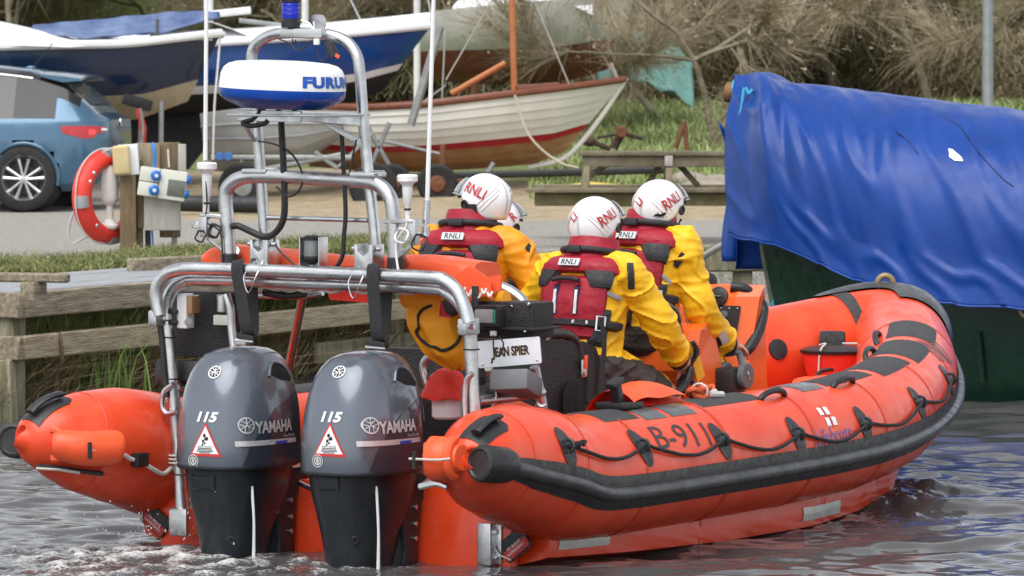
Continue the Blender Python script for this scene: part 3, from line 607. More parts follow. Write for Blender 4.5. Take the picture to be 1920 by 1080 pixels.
# top bar, beacon and plate
q = bx(571, 62, .06); rp('beacon_bar', box(q + Vector((0, 0, .0)), (.24, .07, .045), None, .006), ALU)
q = bx(545, 52, .05)
bc = rp('blue_beacon', lathe([(.045, 0), (.047, .03), (.04, .033), (.04, .045)], 22, zto(q, (0, 0, 1))), BLK)
obj('lens', lathe([(.041, .045), (.0425, .05), (.0425, .118), (.04, .122)], 22, zto(q, (0, 0, 1))), BLUEG, bc)
for z_ in (.062, .084, .106): obj('lens_rib', lathe([(.043, z_), (.0445, z_ + .004), (.043, z_ + .008)], 22, zto(q, (0, 0, 1)), False), BLUEG, bc)
obj('cap', lathe([(.044, .122), (.046, .128), (.046, .145), (.035, .156), (.001, .158)], 22, zto(q, (0, 0, 1)), False), BLK, bc)
obj('inner_lamp', lathe([(.018, .05), (.018, .115)], 12, zto(q, (0, 0, 1))), mat('beacon_core', (.25, .3, .7), .4), bc)
m_ = frm(bx(596, 42, .12), (1, 0, 0), (0, 0, 1)); rp('backing_plate', prism(roundpoly(.09, .075, .028), .006, m_), ALU)
rp('mast_light_bracket', tube(bxs([(565, 38), (580, 44), (590, 58)], .05), .005, 6), STEEL); rp('mast_light_bracket', tube(bxs([(588, 40), (590, 58)], .05), .005, 6), STEEL)
cb = [[(520, 72), (545, 82), (553, 92), (566, 92), (585, 76)], [(548, 73), (551, 84), (555, 74)], [(594, 90), (600, 112), (612, 110), (612, 90)]]
for c in cb: rp('cable', tube(bxs(c, .04), .0035, 6, 5), BLK)
q = bx(622, 92, .03); rp('pull_switch', xf(box((0, 0, 0), (.035, .04, .09), None, .01), Matrix.Translation(q) @ Matrix.Rotation(R(-28), 4, 'Y')), BLK); rp('switch_tag', box(bx(632, 105, .02), (.03, .012, .016), ry(28), .003), FLAP)
q = bx(594, 84, .03); rp('mast_sensor', cyl(q, (0, 0, 1), .016, .03, 12), WHITE)
# cables down the mast
rp('cable_bundle', tube(bxs([(527, 222), (531, 300), (534, 380), (530, 415), (514, 438), (494, 444), (470, 434), (448, 424), (436, 424)], .03), .0165, 12, 5), BLK)
rp('cable_bundle', tube(bxs([(640, 240), (645, 330), (648, 400), (645, 440), (642, 480), (628, 505)], .03), .011, 10, 5), BLK)
for c in ([(484, 264), (520, 272), (550, 292), (568, 330), (560, 358), (540, 368), (518, 350)], [(530, 405), (515, 440), (520, 465), (545, 490), (560, 505)], [(668, 262), (660, 300), (652, 345)]): rp('cable', tube(bxs(c, .02), .005, 6, 5), BLK)
# radar on its bracket
rq = bx(528, 204, -.27); RC = Vector((rq.x, -.27, rq.z)); tilt = Matrix.Rotation(R(2.5), 4, 'Y'); rm = Matrix.Translation(RC) @ tilt
rd = rp('radar_dome', lathe([(.16, .0), (.2, .004), (.262, .03), (.292, .05)], 48, rm, True), mat('radar_blue', (.01, .06, .3), .3, var=.05))
obj('blue_band', lathe([(.292, .05), (.302, .062), (.305, .095)], 48, rm, False), mat('radar_band', (.006, .07, .42), .2, var=.05, coat=.3), rd)
rprof = [(.305, .095), (.303, .13), (.297, .165), (.284, .192), (.262, .21), (.22, .222), (.12, .229), (.001, .231)]
obj('dome_cover', lathe(rprof, 48, rm, False), WHITE, rd)
def rlet(s, cen_deg, h, z0):
    t = fine(textm(s, h, .06, 0, 1.08, 1.5), .02); out = []
    for q in t[0]:
        z_ = z0 + q.y; r_ = interp(z_, [p_[1] for p_ in rprof], [p_[0] for p_ in rprof]) + .002; a = R(cen_deg) + q.x / .305; out.append(rm @ Vector((r_ * math.cos(a), r_ * math.sin(a), z_)))
    return out, t[1]
for a_ in (3, -181): obj('lettering', rlet('FURUNO', a_, .056, .138), mat('radar_letter', (.01, .09, .42), .4), rd)
for dx in (-.12, -.03, .06): obj('foot', cyl(RC + Vector((dx, .02, -.022)), (0, 0, 1), .013, .03, 10), BLK, rd)
# bracket: tray, side gusset, struts
q = bx(520, 213, -.2); 
rp('radar_tray', box(Vector((RC.x, -.12, RC.z - .03)), (.5, .5, .012), None, .004), ALU)
a0, a1 = bx(448, 216, -.36), bx(690, 230, .06)
for u0, v0, u1, v1, X_ in ((446, 205, 600, 228, -.34),): rp('tray_lip', bar(bx(446, 216, -.34), bx(566, 219, -.34), .012, .055, (0, 0, 1), .003), ALU)
gus = [(560, 212), (686, 216), (690, 276), (678, 270), (676, 246), (624, 232), (560, 226)]
P3 = [bx(566, 211, -.33), bx(684, 216, .08), bx(686, 276, .08), bx(668, 268, .05), bx(652, 252, .0), bx(566, 226, -.33)]
def plate3(P, th):
    n = (P[1] - P[0]).cross(P[-1] - P[0]).normalized() * th; k = len(P); return [*P, *[q + n for q in P]], [tuple(range(k)), tuple(range(k, 2 * k))[::-1]] + [(i, (i + 1) % k, k + (i + 1) % k, k + i) for i in range(k)]
rp('bracket_gusset', plate3([bx(566, 211, -.33), bx(683, 216, .09), bx(684, 236, .09), bx(612, 232, -.1), bx(566, 226, -.33)], .01), ALU, smooth=False)
rp('bracket_gusset', plate3([bx(602, 229, -.14), bx(625, 232, -.08), bx(687, 266, .09), bx(688, 282, .09)], .01), ALU, smooth=False)
rp('bracket_strut', tube([bx(458, 232, -.3), bx(476, 262, .06)], .012, 8), ALU)
rp('radar_cable', tube(bxs([(488, 186), (489, 204), (478, 222), (455, 230), (470, 236), (495, 232), (503, 225)], -.34), .012, 10, 5), BLK)
# whip aerials and satellite antennas on outrigger brackets
for pts, x_ in (([(385, 300), (387, 0), (389, -330)], .1), ([(801, 378), (813, 0), (822, -330)], .1)): o_ = rp('whip_aerial', tube(bxs(pts, x_), [.0115, .010, .006], 8, 4), WHITE)
rp('aerial_base', tube(bxs([(798, 420), (801, 375)], .1), .0165, 12), STEEL); rp('aerial_base', tube(bxs([(797, 442), (798, 424)], .1), .022, 12), STEEL)
rp('aerial_base', tube(bxs([(385, 400), (385, 300)], .12), .013, 10), mat('cream_plastic', (.6, .6, .52), .5))
for (u, v, ub, vb) in ((388, 312, 388, 398), (766, 335, 764, 410)):
    q, w_ = bx(u, v, .02), bx(ub, vb, .02); h_ = q.z - w_.z
    o_ = rp('antenna_mushroom', lathe([(.018, h_ - .045), (.034, h_ - .022), (.049, h_ - .012), (.05, h_ + .012), (.044, h_ + .02), (.001, h_ + .022)], 22, zto(w_, (0, 0, 1)), False), WHITE)
    obj('stem', lathe([(.012, 0), (.014, .07), (.022, .08), (.026, h_ - .04)], 16, zto(w_, (0, 0, 1))), WHITE, o_)
    obj('tie', lathe([(.016, .04), (.018, .044), (.016, .05)], 12, zto(w_, (0, 0, 1)), False), BLK, o_)
rp('outrigger', bar(bx(378, 402, .02), bx(426, 407, .045), .06, .02, bev=.004), ALU); rp('outrigger', bar(bx(724, 415, .045), bx(780, 415, .02), .06, .02, bev=.004), ALU)
rp('outrigger_plate', box(bx(386, 425, .02), (.04, .05, .1), None, .006), ALU); rp('outrigger_plate', box(bx(777, 436, .02), (.04, .05, .12), None, .006), ALU)
rp('outrigger_strut', tube([bx(389, 445, .02), bx(424, 474, .045)], .011, 8), ALU); rp('outrigger_strut', tube([bx(776, 455, .02), bx(745, 486, .045)], .011, 8), ALU)
rp('side_sensor', lathe([(.02, 0), (.034, .004), (.034, .02), (.015, .035)], 14, zto(bx(372, 428, .02), (0, 0, 1))), ALU)
rp('aerial_arm', tube(bxs([(778, 436), (790, 442), (797, 440)], .06), .012, 8), STEEL)
def coil(u, v, x_, r_, m): return tube([bx(u, v, x_) + Vector((r_ * math.cos(t), .01 * math.sin(t * 3), r_ * math.sin(t))) for t in [6.2832 * i / 18 for i in range(18)]], .005, 6, 0, True)
rp('cable_coil', coil(401, 433, .0, .034, BLK), BLK); rp('cable_coil', coil(403, 433, -.02, .03, BLK), BLK); rp('cable_coil', coil(376, 443, -.01, .028, BLK), BLK); rp('cable_coil', coil(753, 442, -.02, .035, WHITE), WHITE); rp('cable_coil', coil(786, 455, -.02, .04, BLK), BLK)
rp('cable', tube(bxs([(386, 340), (388, 380), (386, 415), (402, 425), (414, 440), (418, 490)], .0), .004, 6, 5), BLK); rp('cable', tube(bxs([(764, 412), (760, 428), (744, 450), (743, 480), (748, 515)], .0), .006, 6, 5), WHITE)
# stern lantern
q = bx(588, 508, .02); ln = rp('stern_lantern', loft([[q + Vector((a * .055 , .04 * b, z_)) for a, b in ((-1, 0), (-1, 1), (1, 1), (1, 0))] for z_ in (-.01, .165)], False, False), ALU)
for s_ in (-1, 1): obj('cheek', box(q + Vector((s_ * .055, .0, .077)), (.006, .08, .175), None, .002), ALU, ln)
obj('lens', lathe([(.04, .07), (.041, .075), (.041, .145), (.038, .15)], 20, zto(q + Vector((0, -.012, 0)), (0, 0, 1))), GLASSC, ln); obj('cap', lathe([(.043, .15), (.044, .165), (.03, .172), (.001, .172)], 20, zto(q + Vector((0, -.012, 0)), (0, 0, 1)), False), BLK, ln)
obj('base', lathe([(.015, .03), (.035, .05), (.043, .06), (.043, .072)], 20, zto(q + Vector((0, -.012, 0)), (0, 0, 1))), BLK, ln); obj('bulb', lathe([(.016, .07), (.018, .14)], 12, zto(q + Vector((0, -.012, 0)), (0, 0, 1))), mat('lamp_grey', (.3, .3, .28), .4), ln); obj('plug', cyl(q + Vector((0, -.012, 0)), (0, 0, 1), .013, .04, 10), WHITE, ln)
# ---- stowed self-righting bag: a long orange roll across the hoops
A_, B_ = bx(396, 490, .22), bx(912, 512, .36); 
def roll_ring(t):
    c = A_.lerp(B_, t) + Vector((0, 0, .018 * math.sin(t * 9) * .3 - .03 * smoothstep(.75, 1, t))); w = .13 * (1 - .12 * math.sin(t * 17) * .4); h = .072 + .01 * math.sin(t * 7 + 1)
    e = smoothstep(0, .04, t) * .35 + .65; out = []
    for k in range(20):
        a = 2 * math.pi * k / 20; ca, sa = math.cos(a), math.sin(a); rr = (abs(ca) ** 3.2 + abs(sa) ** 3.2) ** (-1 / 3.2); wob = 1 + .04 * math.sin(5 * a + t * 23)
        out.append(c + Vector((0, ca * rr * w * e * wob, sa * rr * h * e * wob)))
    return out
rb = rp('righting_bag', loft([roll_ring(i / 46) for i in range(47)]), FLAP)
E1 = bx(905, 520, .25)
def flap(c, pts, th=.012): return plate3([bx(u, v, c) for u, v in pts], th)
for pts, x_ in (([(846, 523), (880, 498), (912, 520), (940, 515), (938, 545), (900, 540), (862, 548)], .13), ([(862, 536), (920, 530), (922, 562), (902, 552), (884, 566), (866, 558)], .1)): obj('end_flap', flap(x_, pts), FLAP, rb, smooth=False)
for k, (u, v) in enumerate(((868, 548), (878, 556), (887, 552), (897, 558), (907, 550), (918, 556))): obj('eyelet_cord', tube([bx(u - 4, v - 8, .08), bx(u, v, .06), bx(u + 5, v - 9, .08)], .006, 6, 4), ROPEW, rb)
obj('bag_strap', box(bx(891, 556, .06), (.035, .012, .1), None, .004), WEB, rb)
obj('lower_flap', plate3([bx(612, 538, .2), bx(688, 540, .2), bx(690, 568, .2), bx(618, 562, .2)], .015), REDF, rb, smooth=False)
rp('bag_lacing', tube(bxs([(498, 540), (522, 544), (548, 540), (572, 547), (598, 541), (620, 549), (650, 543), (680, 550), (720, 546), (760, 551), (800, 546), (830, 552)], .12), .007, 6, 3), ROPEW)
rp('bag_valve', tube(bxs([(495, 548), (520, 552), (545, 555), (572, 550)], .14), [.018, .022, .016, .02], 10, 3), BLK)
rp('frame_crosstube', tube(bxs([(430, 552), (560, 556), (605, 548)], .2), .017, 10), ALU)
rp('diagonal_brace', tube([bx(568, 555, .3), bx(541, 692, .75)], .022, 12), mat('brace_alu', (.6, .42, .38), .3, 1, var=.1))
# webbing loops with buckles
for (u, v, u2, v2, w_) in ((445, 501, 462, 618, .07), (699, 508, 707, 630, .07)):
    a = bx(u, v, -.075); d_ = bx(u2, v2, -.05); c_ = bx(u2 + 12, v2, .06); b_ = bx(u + 26, v + 24, .085)
    path = [a + Vector((0, .035, .038)), a + Vector((0, .005, .03)), a + Vector((0, -.004, -.02)), a.lerp(d_, .5) + Vector((0, -.005, 0)), d_, (d_ + c_) / 2 - Vector((0, 0, .03)), c_, b_]
    path = catmull(path, 5); wv = Vector((.034, 0, .004)); rp('webbing_strap', loft([[q - wv, q + wv, q + wv + Vector((0, .004, 0)), q - wv + Vector((0, .004, 0))] for q in path]), WEB)
    q = (d_ + c_) / 2 - Vector((0, .02, .035)); o_ = rp('buckle', box(q, (.1, .05, .03), ry(8), .006), BLK); obj('buckle_bar', tube([q + Vector((-.05, -.03, -.016)), q + Vector((.055, -.03, -.02))], .007, 8), STEEL, o_)
# black cable wraps and ties on the hoop legs
rp('cable_wrap', tube(bxs([(298, 590), (304, 640), (309, 700), (313, 745)], .01), .016, 10, 3), BLK)
for u, v in ((312, 600), (316, 632), (322, 710), (339, 889)): q = bx(u, v, .045); rp('cable_tie', tube([q + Vector((.036 * math.cos(t), .036 * math.sin(t), 0)) for t in [6.2832 * i / 14 for i in range(14)]], .004, 6, 0, True), BLK)
for u, v in ((881, 625), (884, 655)): q = bx(u, v, .045); rp('cable_tie', tube([q + Vector((.036 * math.cos(t), .036 * math.sin(t), 0)) for t in [6.2832 * i / 14 for i in range(14)]], .004, 6, 0, True), BLK)
for k in range(3): q = bx(331, 852 + k * 7, .04); rp('lashing', tube([q + Vector((.038 * math.cos(t), .038 * math.sin(t), .004 * math.sin(t))) for t in [6.2832 * i / 14 for i in range(14)]], .005, 6, 0, True), ROPEW)
# port electronics board and fittings
q0, q1 = bx(318, 545, .16), bx(437, 672, .16)
eb = rp('electronics_board', box(((q0.x + q1.x) / 2, .2, (q0.z + q1.z) / 2), (abs(q1.x - q0.x), .06, abs(q0.z - q1.z)), None, .01), BLKT)
q = bx(348, 583, .1); obj('light_housing', box(q, (.06, .07, .17), None, .008), WHITE, eb); q = bx(363, 582, .08)
obj('amber_lens', box(q + Vector((0, 0, .03)), (.035, .08, .09), None, .01), mat('amber_lens', (.5, .3, .15), .12, trans=.4), eb); obj('round_lens', lathe([(.02, 0), (.017, .015), (.001, .018)], 14, zto(q + Vector((0, -.04, -.055)), (0, -1, 0)), False), GLASSC, eb)
for v in (584, 604): obj('gland', cyl(bx(332, v, .07), (0, -1, 0), .013, .05, 10), BLK, eb)
obj('relay_box', box(bx(418, 600, .1), (.09, .04, .05), None, .006), mat('pale_plastic', (.5, .52, .46), .4), eb); obj('grab_pad', tube(bxs([(424, 552), (432, 580), (434, 615), (441, 665)], .1), .022, 10, 4), ALU, eb); obj('tube_guard', cyl(bx(416, 585, .1), (0, 0, 1), .026, .085, 12), ALU, eb)
obj('tread_step', box(bx(455, 640, .12), (.07, .06, .035), None, .004), STEEL, eb)
rp('transom_box', xf(box((0, 0, 0), (.26, .24, .11), None, .022), Matrix.Translation(bx(355, 700, .22)) @ Matrix.Rotation(R(-10), 4, 'X')), BLK)
rp('frame_rail', tube([bx(330, 726, .05), bx(352, 726, .2), bx(420, 728, .25)], .021, 10), ALU)
# starboard name board, box, sidelight, tilted housing and braces
pa, pb, pc_, pd = bx(893, 640, .3), bx(1011, 631, .38), bx(1017, 681, .38), bx(898, 691, .3)
xv = (pb - pa + pc_ - pd) / 2; yv = (pa - pd + pb - pc_) / 2; nc = (pa + pb + pc_ + pd) / 4; nm = frm(nc, xv, yv); wN, hN = xv.length, yv.length
nb = rp('name_board', prism(roundpoly(wN, hN, .01), .014, nm, .003), PLATE)
obj('lettering', xf(textm('JEAN SPIER', hN * .46, .035, 0, 1, .62), nm @ Matrix.Translation((wN * .03, 0, .0085))), INK, nb); t_ = textm('JEAN SPIER', hN * .46, .035, 0, 1, .62); obj('letter_shadow', xf(t_, nm @ Matrix.Translation((wN * .03 + .0028, -.0028, .0078))), mat('ink_tan', (.35, .22, .1), .5), nb)
obj('letter_tail', xf(tube([(-wN * .268, -hN * .16, .0085), (-wN * .272, -hN * .3, .0085), (-wN * .29, -hN * .34, .0085)], .004, 6, 4), nm), INK, nb)
for a, b in ((-.43, -.36), (.44, -.36)): obj('screw', lathe([(.007, 0), (.006, .004), (.001, .005)], 10, nm @ Matrix.Translation((wN * a, hN * b, .007)), False), STEEL, nb)
wlk = tube(bxs([(925, 628), (926, 655), (936, 668), (944, 645), (936, 632)], .22), .004, 6, 5); obj('light_lead', wlk, BLK, nb)
ba, bb_ = bx(890, 572, .42), bx(1004, 640, .42); sbx = rp('battery_box', box(((ba.x + bb_.x) / 2, .5, (ba.z + bb_.z) / 2 + .015), (abs(bb_.x - ba.x), .2, abs(ba.z - bb_.z) + .01), None, .014), BLKT)
obj('box_ledge', box(((ba.x + bb_.x) / 2 + .015, .47, bx(950, 615, .4).z), (abs(bb_.x - ba.x) + .05, .26, .012), None, .004), BLKT, sbx)
for u, v in ((902, 582), (960, 575), (992, 570), (986, 620)): obj('bolt', cyl(bx(u, v, .395), (0, -1, 0), .008, .01, 8), STEEL, sbx)
q = bx(919, 592, .3); nl = rp('navigation_light', box(q, (.125, .09, .1), None, .008), BLK); obj('lens', box(q + Vector((-.002, -.035, 0)), (.105, .05, .066), None, .012), mat('frosted_lens', (.55, .57, .57), .25, trans=.3), nl); obj('green_edge', box(q + Vector((.054, -.036, 0)), (.006, .045, .066), None, .001), mat('green_lens', (.0, .25, .16), .2), nl)
obj('plug', box(bx(925, 625, .3), (.025, .025, .025), None, .004), WHITE, nl)
_unused = (loft([[nq + Vector((0, y_, 0)) for nq in [bx(u, v, .3) for u, v in P_]] for y_, P_ in ((-.16, [(944, 742), (975, 716), (1015, 716), (990, 738), (950, 746)]), (-.08, [(940, 740), (956, 704), (1016, 706), (1014, 720), (980, 742)]), (.08, [(924, 718), (955, 695), (1000, 694), (1016, 706), (990, 735)]))]))
wb = rp('sonar_housing', xf(box((0, 0, 0), (.19, .24, .1), None, .012), Matrix.Translation(bx(968, 720, .3)) @ Matrix.Rotation(R(-14), 4, 'X') @ Matrix.Rotation(R(-6), 4, 'Y') @ Matrix.Rotation(R(12), 4, 'Z')), GREYP)
rp('housing_bracket', xf(box((0, 0, 0), (.1, .16, .05), None, .01), Matrix.Translation(bx(934, 727, .32)) @ Matrix.Rotation(R(20), 4, 'Z')), BLK)
rp('frame_leg', tube([bx(1002, 688, .5), bx(1022, 785, .6)], .026, 12), ALU); rp('frame_leg', tube([bx(916, 690, .4), bx(940, 745, .6)], .02, 12), ALU); rp('frame_rail', tube([bx(896, 752, .1), bx(960, 745, .35), bx(1018, 735, .55)], .023, 12), ALU); rp('frame_rail', tube([bx(1015, 755, .55), bx(1002, 782, .7)], .022, 12), ALU)
rp('tube_flap', xf(box((0, 0, 0), (.26, .22, .02), None, .008), Matrix.Translation(bx(988, 772, .65)) @ Matrix.Rotation(R(18), 4, 'Y')), FLAP)
rp('white_lanyard', tube(bxs([(928, 728), (930, 745), (920, 768)], .2), .004, 6, 4), ROPEW)
# red hood over a white canister in the port well
q = bx(838, 785, .75); rp('canister', cyl(q, (0, 0, 1), .075, .12, 20), WHITE)
rv = []
for i in range(13):
    t = i / 12; r_ = .115 * math.cos(t * 1.45) ** .6 if t < 1 else .01
    rv.append([q + Vector(((r_ + .006 * math.sin(7 * a + i)) * math.cos(a) * 1.12, r_ * math.sin(a), .1 + .15 * t + .008 * math.sin(5 * a) * (1 - t))) for a in [6.2832 * k / 22 for k in range(22)]])
rp('red_hood', loft(rv), REDF)
rp('well_rail', tube(bxs([(800, 720), (793, 690), (800, 672), (815, 668)], .7), .018, 10, 4), ALU)
# ---- twin outboard engines (parts of the lifeboat)
COWL = mat('cowl_grey', (.12, .14, .17), .24, .35, var=.06, scale=3, coat=.55, rvar=.05)
COWL2 = mat('cowl_dark', (.045, .053, .07), .22, .3, var=.06, scale=3, coat=.6, rvar=.04)
LEGM = mat('leg_dark', (.018, .022, .028), .38, .15, var=.2, scale=6, coat=.15)
SILV = mat('silver_print', (.6, .6, .6), .35, .4); TRIR = mat('warn_red', (.6, .03, .03), .45); STRI = mat('stripe_blue', (.02, .06, .45), .4)
def sel(hw, ya, yf, z, n=36, e=2.7):
    out = []
    for k in range(n):
        a = 2 * math.pi * k / n; c, s = math.cos(a), math.sin(a); ee = e
        rr = (abs(c) ** ee + abs(s) ** ee) ** (-1 / ee); out.append(Vector((c * rr * hw, (s * rr * (yf - ya) + (yf + ya)) / 2, z)))
    return out
CS = [(.375, .22, -.335, .29), (.385, .236, -.352, .305), (.4, .238, -.356, .31), (.48, .24, -.356, .31), (.58, .237, -.348, .306), (.68, .228, -.332, .298), (.76, .214, -.31, .285), (.83, .193, -.28, .262), (.88, .168, -.245, .235), (.915, .138, -.205, .205), (.938, .098, -.15, .155), (.948, .05, -.08, .085), (.95, .01, -.015, .02)]
cowlp = loft([sel(h_, a, f_, z_) for z_, h_, a, f_ in CS]); CB = bvh(cowlp)
LS = [(.372, .215, -.33, .285), (.33, .212, -.325, .28), (.27, .205, -.31, .27), (.2, .188, -.29, .24), (.08, .16, -.262, .18), (-.1, .13, -.23, .13), (-.45, .1, -.19, .1)]
lowp = loft([sel(h_, a, f_, z_, 28, 2.4) for z_, h_, a, f_ in LS]); LB = bvh(lowp)
def engine(u, label_):
    o = bx(u, 880, -.09); root = rp('outboard_engine', cowlp, COWL); root.location = (o.x, -.09, 0.004)
    OF = Vector(root.location)
    def ep(name, p, m, **k): return obj(name, p, m, root, **k)
    def eh(du, v, b):        # aim at a pixel offset from the engine's own middle
        d = ((BI @ at(u + du, v, 24)) - CL).normalized(); p, n, i, t = b.ray_cast(CL - OF, d); return p, n
    ep('cowl_lip', loft([sel(h_ + .004, a - .004, f_ + .004, z_) for z_, h_, a, f_ in ((.374, .226, -.342, .296), (.38, .236, -.353, .306), (.388, .238, -.356, .309), (.394, .2365, -.3545, .3075))], False), LEGM)
    ep('lower_housing', lowp, LEGM)
    # side panel, vent, raised nose ridge
    pan = []
    for y_, z_ in ((-.27, .40), (.29, .40), (.29, .62), (.27, .73), (.12, .72), (-.05, .66), (-.17, .57), (-.24, .48)): pan.append((y_, z_ - .55))
    for s_ in (1, -1):
        pl = ep('side_panel', wrap(poly2([(a * s_, b) for a, b in pan][::s_]), CB, (s_ * .3, 0, .55), (0, s_, 0), (0, 0, 1), .004, .3, .03), COWL2)
        ve = [(.02, .0), (.1, -.028), (.19, -.03), (.2, -.012), (.15, .03), (.08, .045), (.04, .03)]
        vo = [(a * s_, b) for a, b in ve][::s_]; c0 = Vector((s_ * .32, -.02, .95))
        ep('air_intake', wrap(poly2(vo), CB, (s_ * .2, -.06, .83), (0, s_, 0), Vector((-s_ * .75, 0, .66)), .0045, .3, .02), mat('recess_shade', (.006, .006, .007), .8))  # flat black patch paints the dark inside of the open slot
        ep('intake_brow', tube([q for q in wrap(([Vector((a * s_, b, 0)) for a, b in ((.0, -.01), (.04, .035), (.08, .052), (.15, .036), (.2, -.01))], []), CB, (s_ * .2, -.06, .83), (0, s_, 0), Vector((-s_ * .75, 0, .66)), .004, .3, 1)[0]], .008, 8, 4), COWL)
    # badge and figures on the back of the cowl
    x_ = Vector((1, 0, 0))
    def back(p2, du, v, m, name, off=.004, L=.02, rot=0):
        p, n = eh(du, v, CB); xx = Vector((n.y * -1, n.x, 0)).normalized(); yy = n.cross(xx)
        if rot: xx, yy = xx * math.cos(rot) + yy * math.sin(rot), yy * math.cos(rot) - xx * math.sin(rot)
        return ep(name, wrap(p2, CB, p, xx, yy, off, .2, L), m)
    fork = [disc(.034, 28, .0285), disc(.0045, 8)]
    for k in range(3):
        a = R(90 + 120 * k); d_ = Vector((math.cos(a), math.sin(a), 0)); e_ = Vector((-d_.y, d_.x, 0)); fork.append(([d_ * -.004 - e_ * .0016, d_ * .03 - e_ * .0016, d_ * .03 + e_ * .0016, d_ * -.004 + e_ * .0016], [(0, 1, 2, 3)]))
        for s_ in (-1, 1): fork.append(([-d_ * .004 + e_ * s_ * .004, -d_ * .026 + e_ * s_ * .007, -d_ * .026 + e_ * s_ * .0105, -d_ * .004 + e_ * s_ * .0075], [(0, 1, 2, 3)]))
    fork = join(*fork)
    back(disc(.0345, 28), -50, 698, INK, 'badge_disc', .003); back(fork, -50, 698, WHITE, 'badge', .0045)
    back(textm('115', .05, .045, .25, 1.0, 1.2), -64, 782, WHITE, 'power_figures', .004)
    tri = lambda k: poly2([(-.086 * k, -.07 * k), (.086 * k, -.07 * k), (0, .09 * k)])
    back(tri(1), -68, 828, TRIR, 'warning_triangle', .003); back(tri(.82), -68, 828, WHITE, 'triangle_field', .0042)
    pict = join(*[([Vector((a + r_ * math.cos(t), b + r_ * 1.2 * math.sin(t), 0)) for t in [6.2832 * i / 10 for i in range(10)]], [tuple(range(10))]) for a, b, r_ in ((-.004, .028, .008), (.01, .014, .008), (.002, .012, .006), (-.01, .002, .007), (.0, -.008, .005), (-.012, -.014, .005))]); back(pict, -68, 828, INK, 'pictogram', .0052, .02)
    back(join(*[([q + Vector((0, y_, 0)) for q in textm(s_, h_, .01)[0]], textm(s_, h_, .01)[1]) for s_, h_, y_ in (('SAFETY NOTICE', .0075, -.024),)]), -68, 828, INK, 'notice_text', .0053)
    back(join(*[poly2([(-w_, y_), (w_, y_), (w_, y_ + .0035), (-w_, y_ + .0035)]) for w_, y_ in ((.038, -.034), (.042, -.041), (.045, -.048), (.03, -.0545))]), -68, 828, INK, 'notice_lines', .0053)
    back(join(disc(.031, 24, .0265), disc(.021, 20, .014), disc(.008, 10), *[poly2([(-.002 + .012 * a, -.016), (.002 + .012 * a, -.016), (.002 - .012 * a, .016), (-.002 - .012 * a, .016)]) for a in (-1, 0, 1)]), -90, 864, SILV, 'round_sticker', .004)
    # maker's name and stripe on the starboard side
    def side(p2, y_, z_, m, name, off=.0065, L=.025): return ep(name, wrap(p2, CB, (.35, y_, z_), (0, 1, 0), (0, 0, 1), off, .3, L), m)
    pT, _ = eh(62, 799, CB); pB, _ = eh(11, 798, CB); pS, _ = eh(52, 830, CB)
    side(textm('YAMAHA', .058, .03, 0, .95, .9), pT.y, pT.z, SILV, 'maker_name'); side(([q * 1.15 for q in fork[0]], fork[1]), pB.y - .005, pB.z, SILV, 'maker_badge', .007)
    side(poly2([(-.22, -.01), (.2, -.01), (.2, .012), (-.22, .016)]), pS.y + .03, pS.z, SILV, 'side_stripe'); side(poly2([(-.05, -.009), (.05, -.009), (.05, .004), (-.05, .004)]), pS.y + .09, pS.z, STRI, 'blue_stripe', .008)
    side(textm('FourStroke', .016, .0, .2), pS.y + .16, pS.z + .028, SILV, 'small_script', .0075)
    # lower details: latch recess, tell-tale stream, plug, clamp bracket and swivel
    p, n = eh(-72, 905, LB); xx = Vector((-n.y, n.x, 0)).normalized(); ep('latch', wrap(poly2([(-.06, -.03), (.055, -.03), (.06, .03), (-.06, .03)]), LB, p, xx, n.cross(xx), .006, .2, .03), LEGM)
    ep('latch_rim', tube([q for q in wrap(([Vector((a, b, 0)) for a, b in ((-.065, .035), (-.06, -.033), (.058, -.033), (.063, .035))], []), LB, p, xx, n.cross(xx), .006, .2, 1)[0]], .004, 6), BLK)
    p1_, n1_ = eh(20, 912, LB); p2_, _ = eh(26, 960, LB); p2_ = p2_ if p2_ else p1_
    ep('cooling_jet', tube([p1_, p1_ + Vector((.012, -.015, -.05)), Vector((p1_.x + .03, p1_.y - .03, .12)), Vector((p1_.x + .035, p1_.y - .04, -.06))], [.005, .007, .0065, .009], 8, 5), mat('jet_water', (.85, .87, .88), .15, trans=.35))
    p, n = eh(-20, 1012, LB)
    if p: ep('drain_ring', tube([p + n * .004 + (Vector((0, 0, 1)) * math.sin(t) + n.cross(Vector((0, 0, 1))) * math.cos(t)) * .016 for t in [6.2832 * i / 12 for i in range(12)]], .004, 6, 0, True), BLK)
    ep('clamp_bracket', loft([[Vector((x__, y__, z__)) for x__, y__ in ((-.13, .06), (-.1, .3), (.13, .3), (.15, .1), (.12, .02))] for z__ in (.33, .2, -.3)]), LEGM, smooth=False)
    for s_ in (-1, 1):
        ep('bracket_cheek', prism([(.02, .34), (.3, .36), (.33, .3), (.24, .22), (.2, -.05), (.14, -.35), (.04, -.35), (.09, 0), (.06, .2)], .03, frm((s_ * .15, 0, 0), (0, 1, 0), (0, 0, 1)), .006), LEGM)
        for z_ in (.05, .12, .2): ep('bolt', cyl((s_ * .165, .17, z_), (s_, 0, 0), .012, .015, 8), STEEL)
    return root
engine(453, ''); engine(686, '')
rp('tie_bar', tube([bx(560, 905, .1), bx(600, 925, .1), bx(660, 905, .1)], .012, 8), STEEL); rp('control_cable', tube([bx(668, 898, .12), bx(690, 925, .05), bx(735, 1000, .1), bx(748, 1045, .12)], .012, 8, 4), mat('cable_red', (.45, .03, .03), .4))
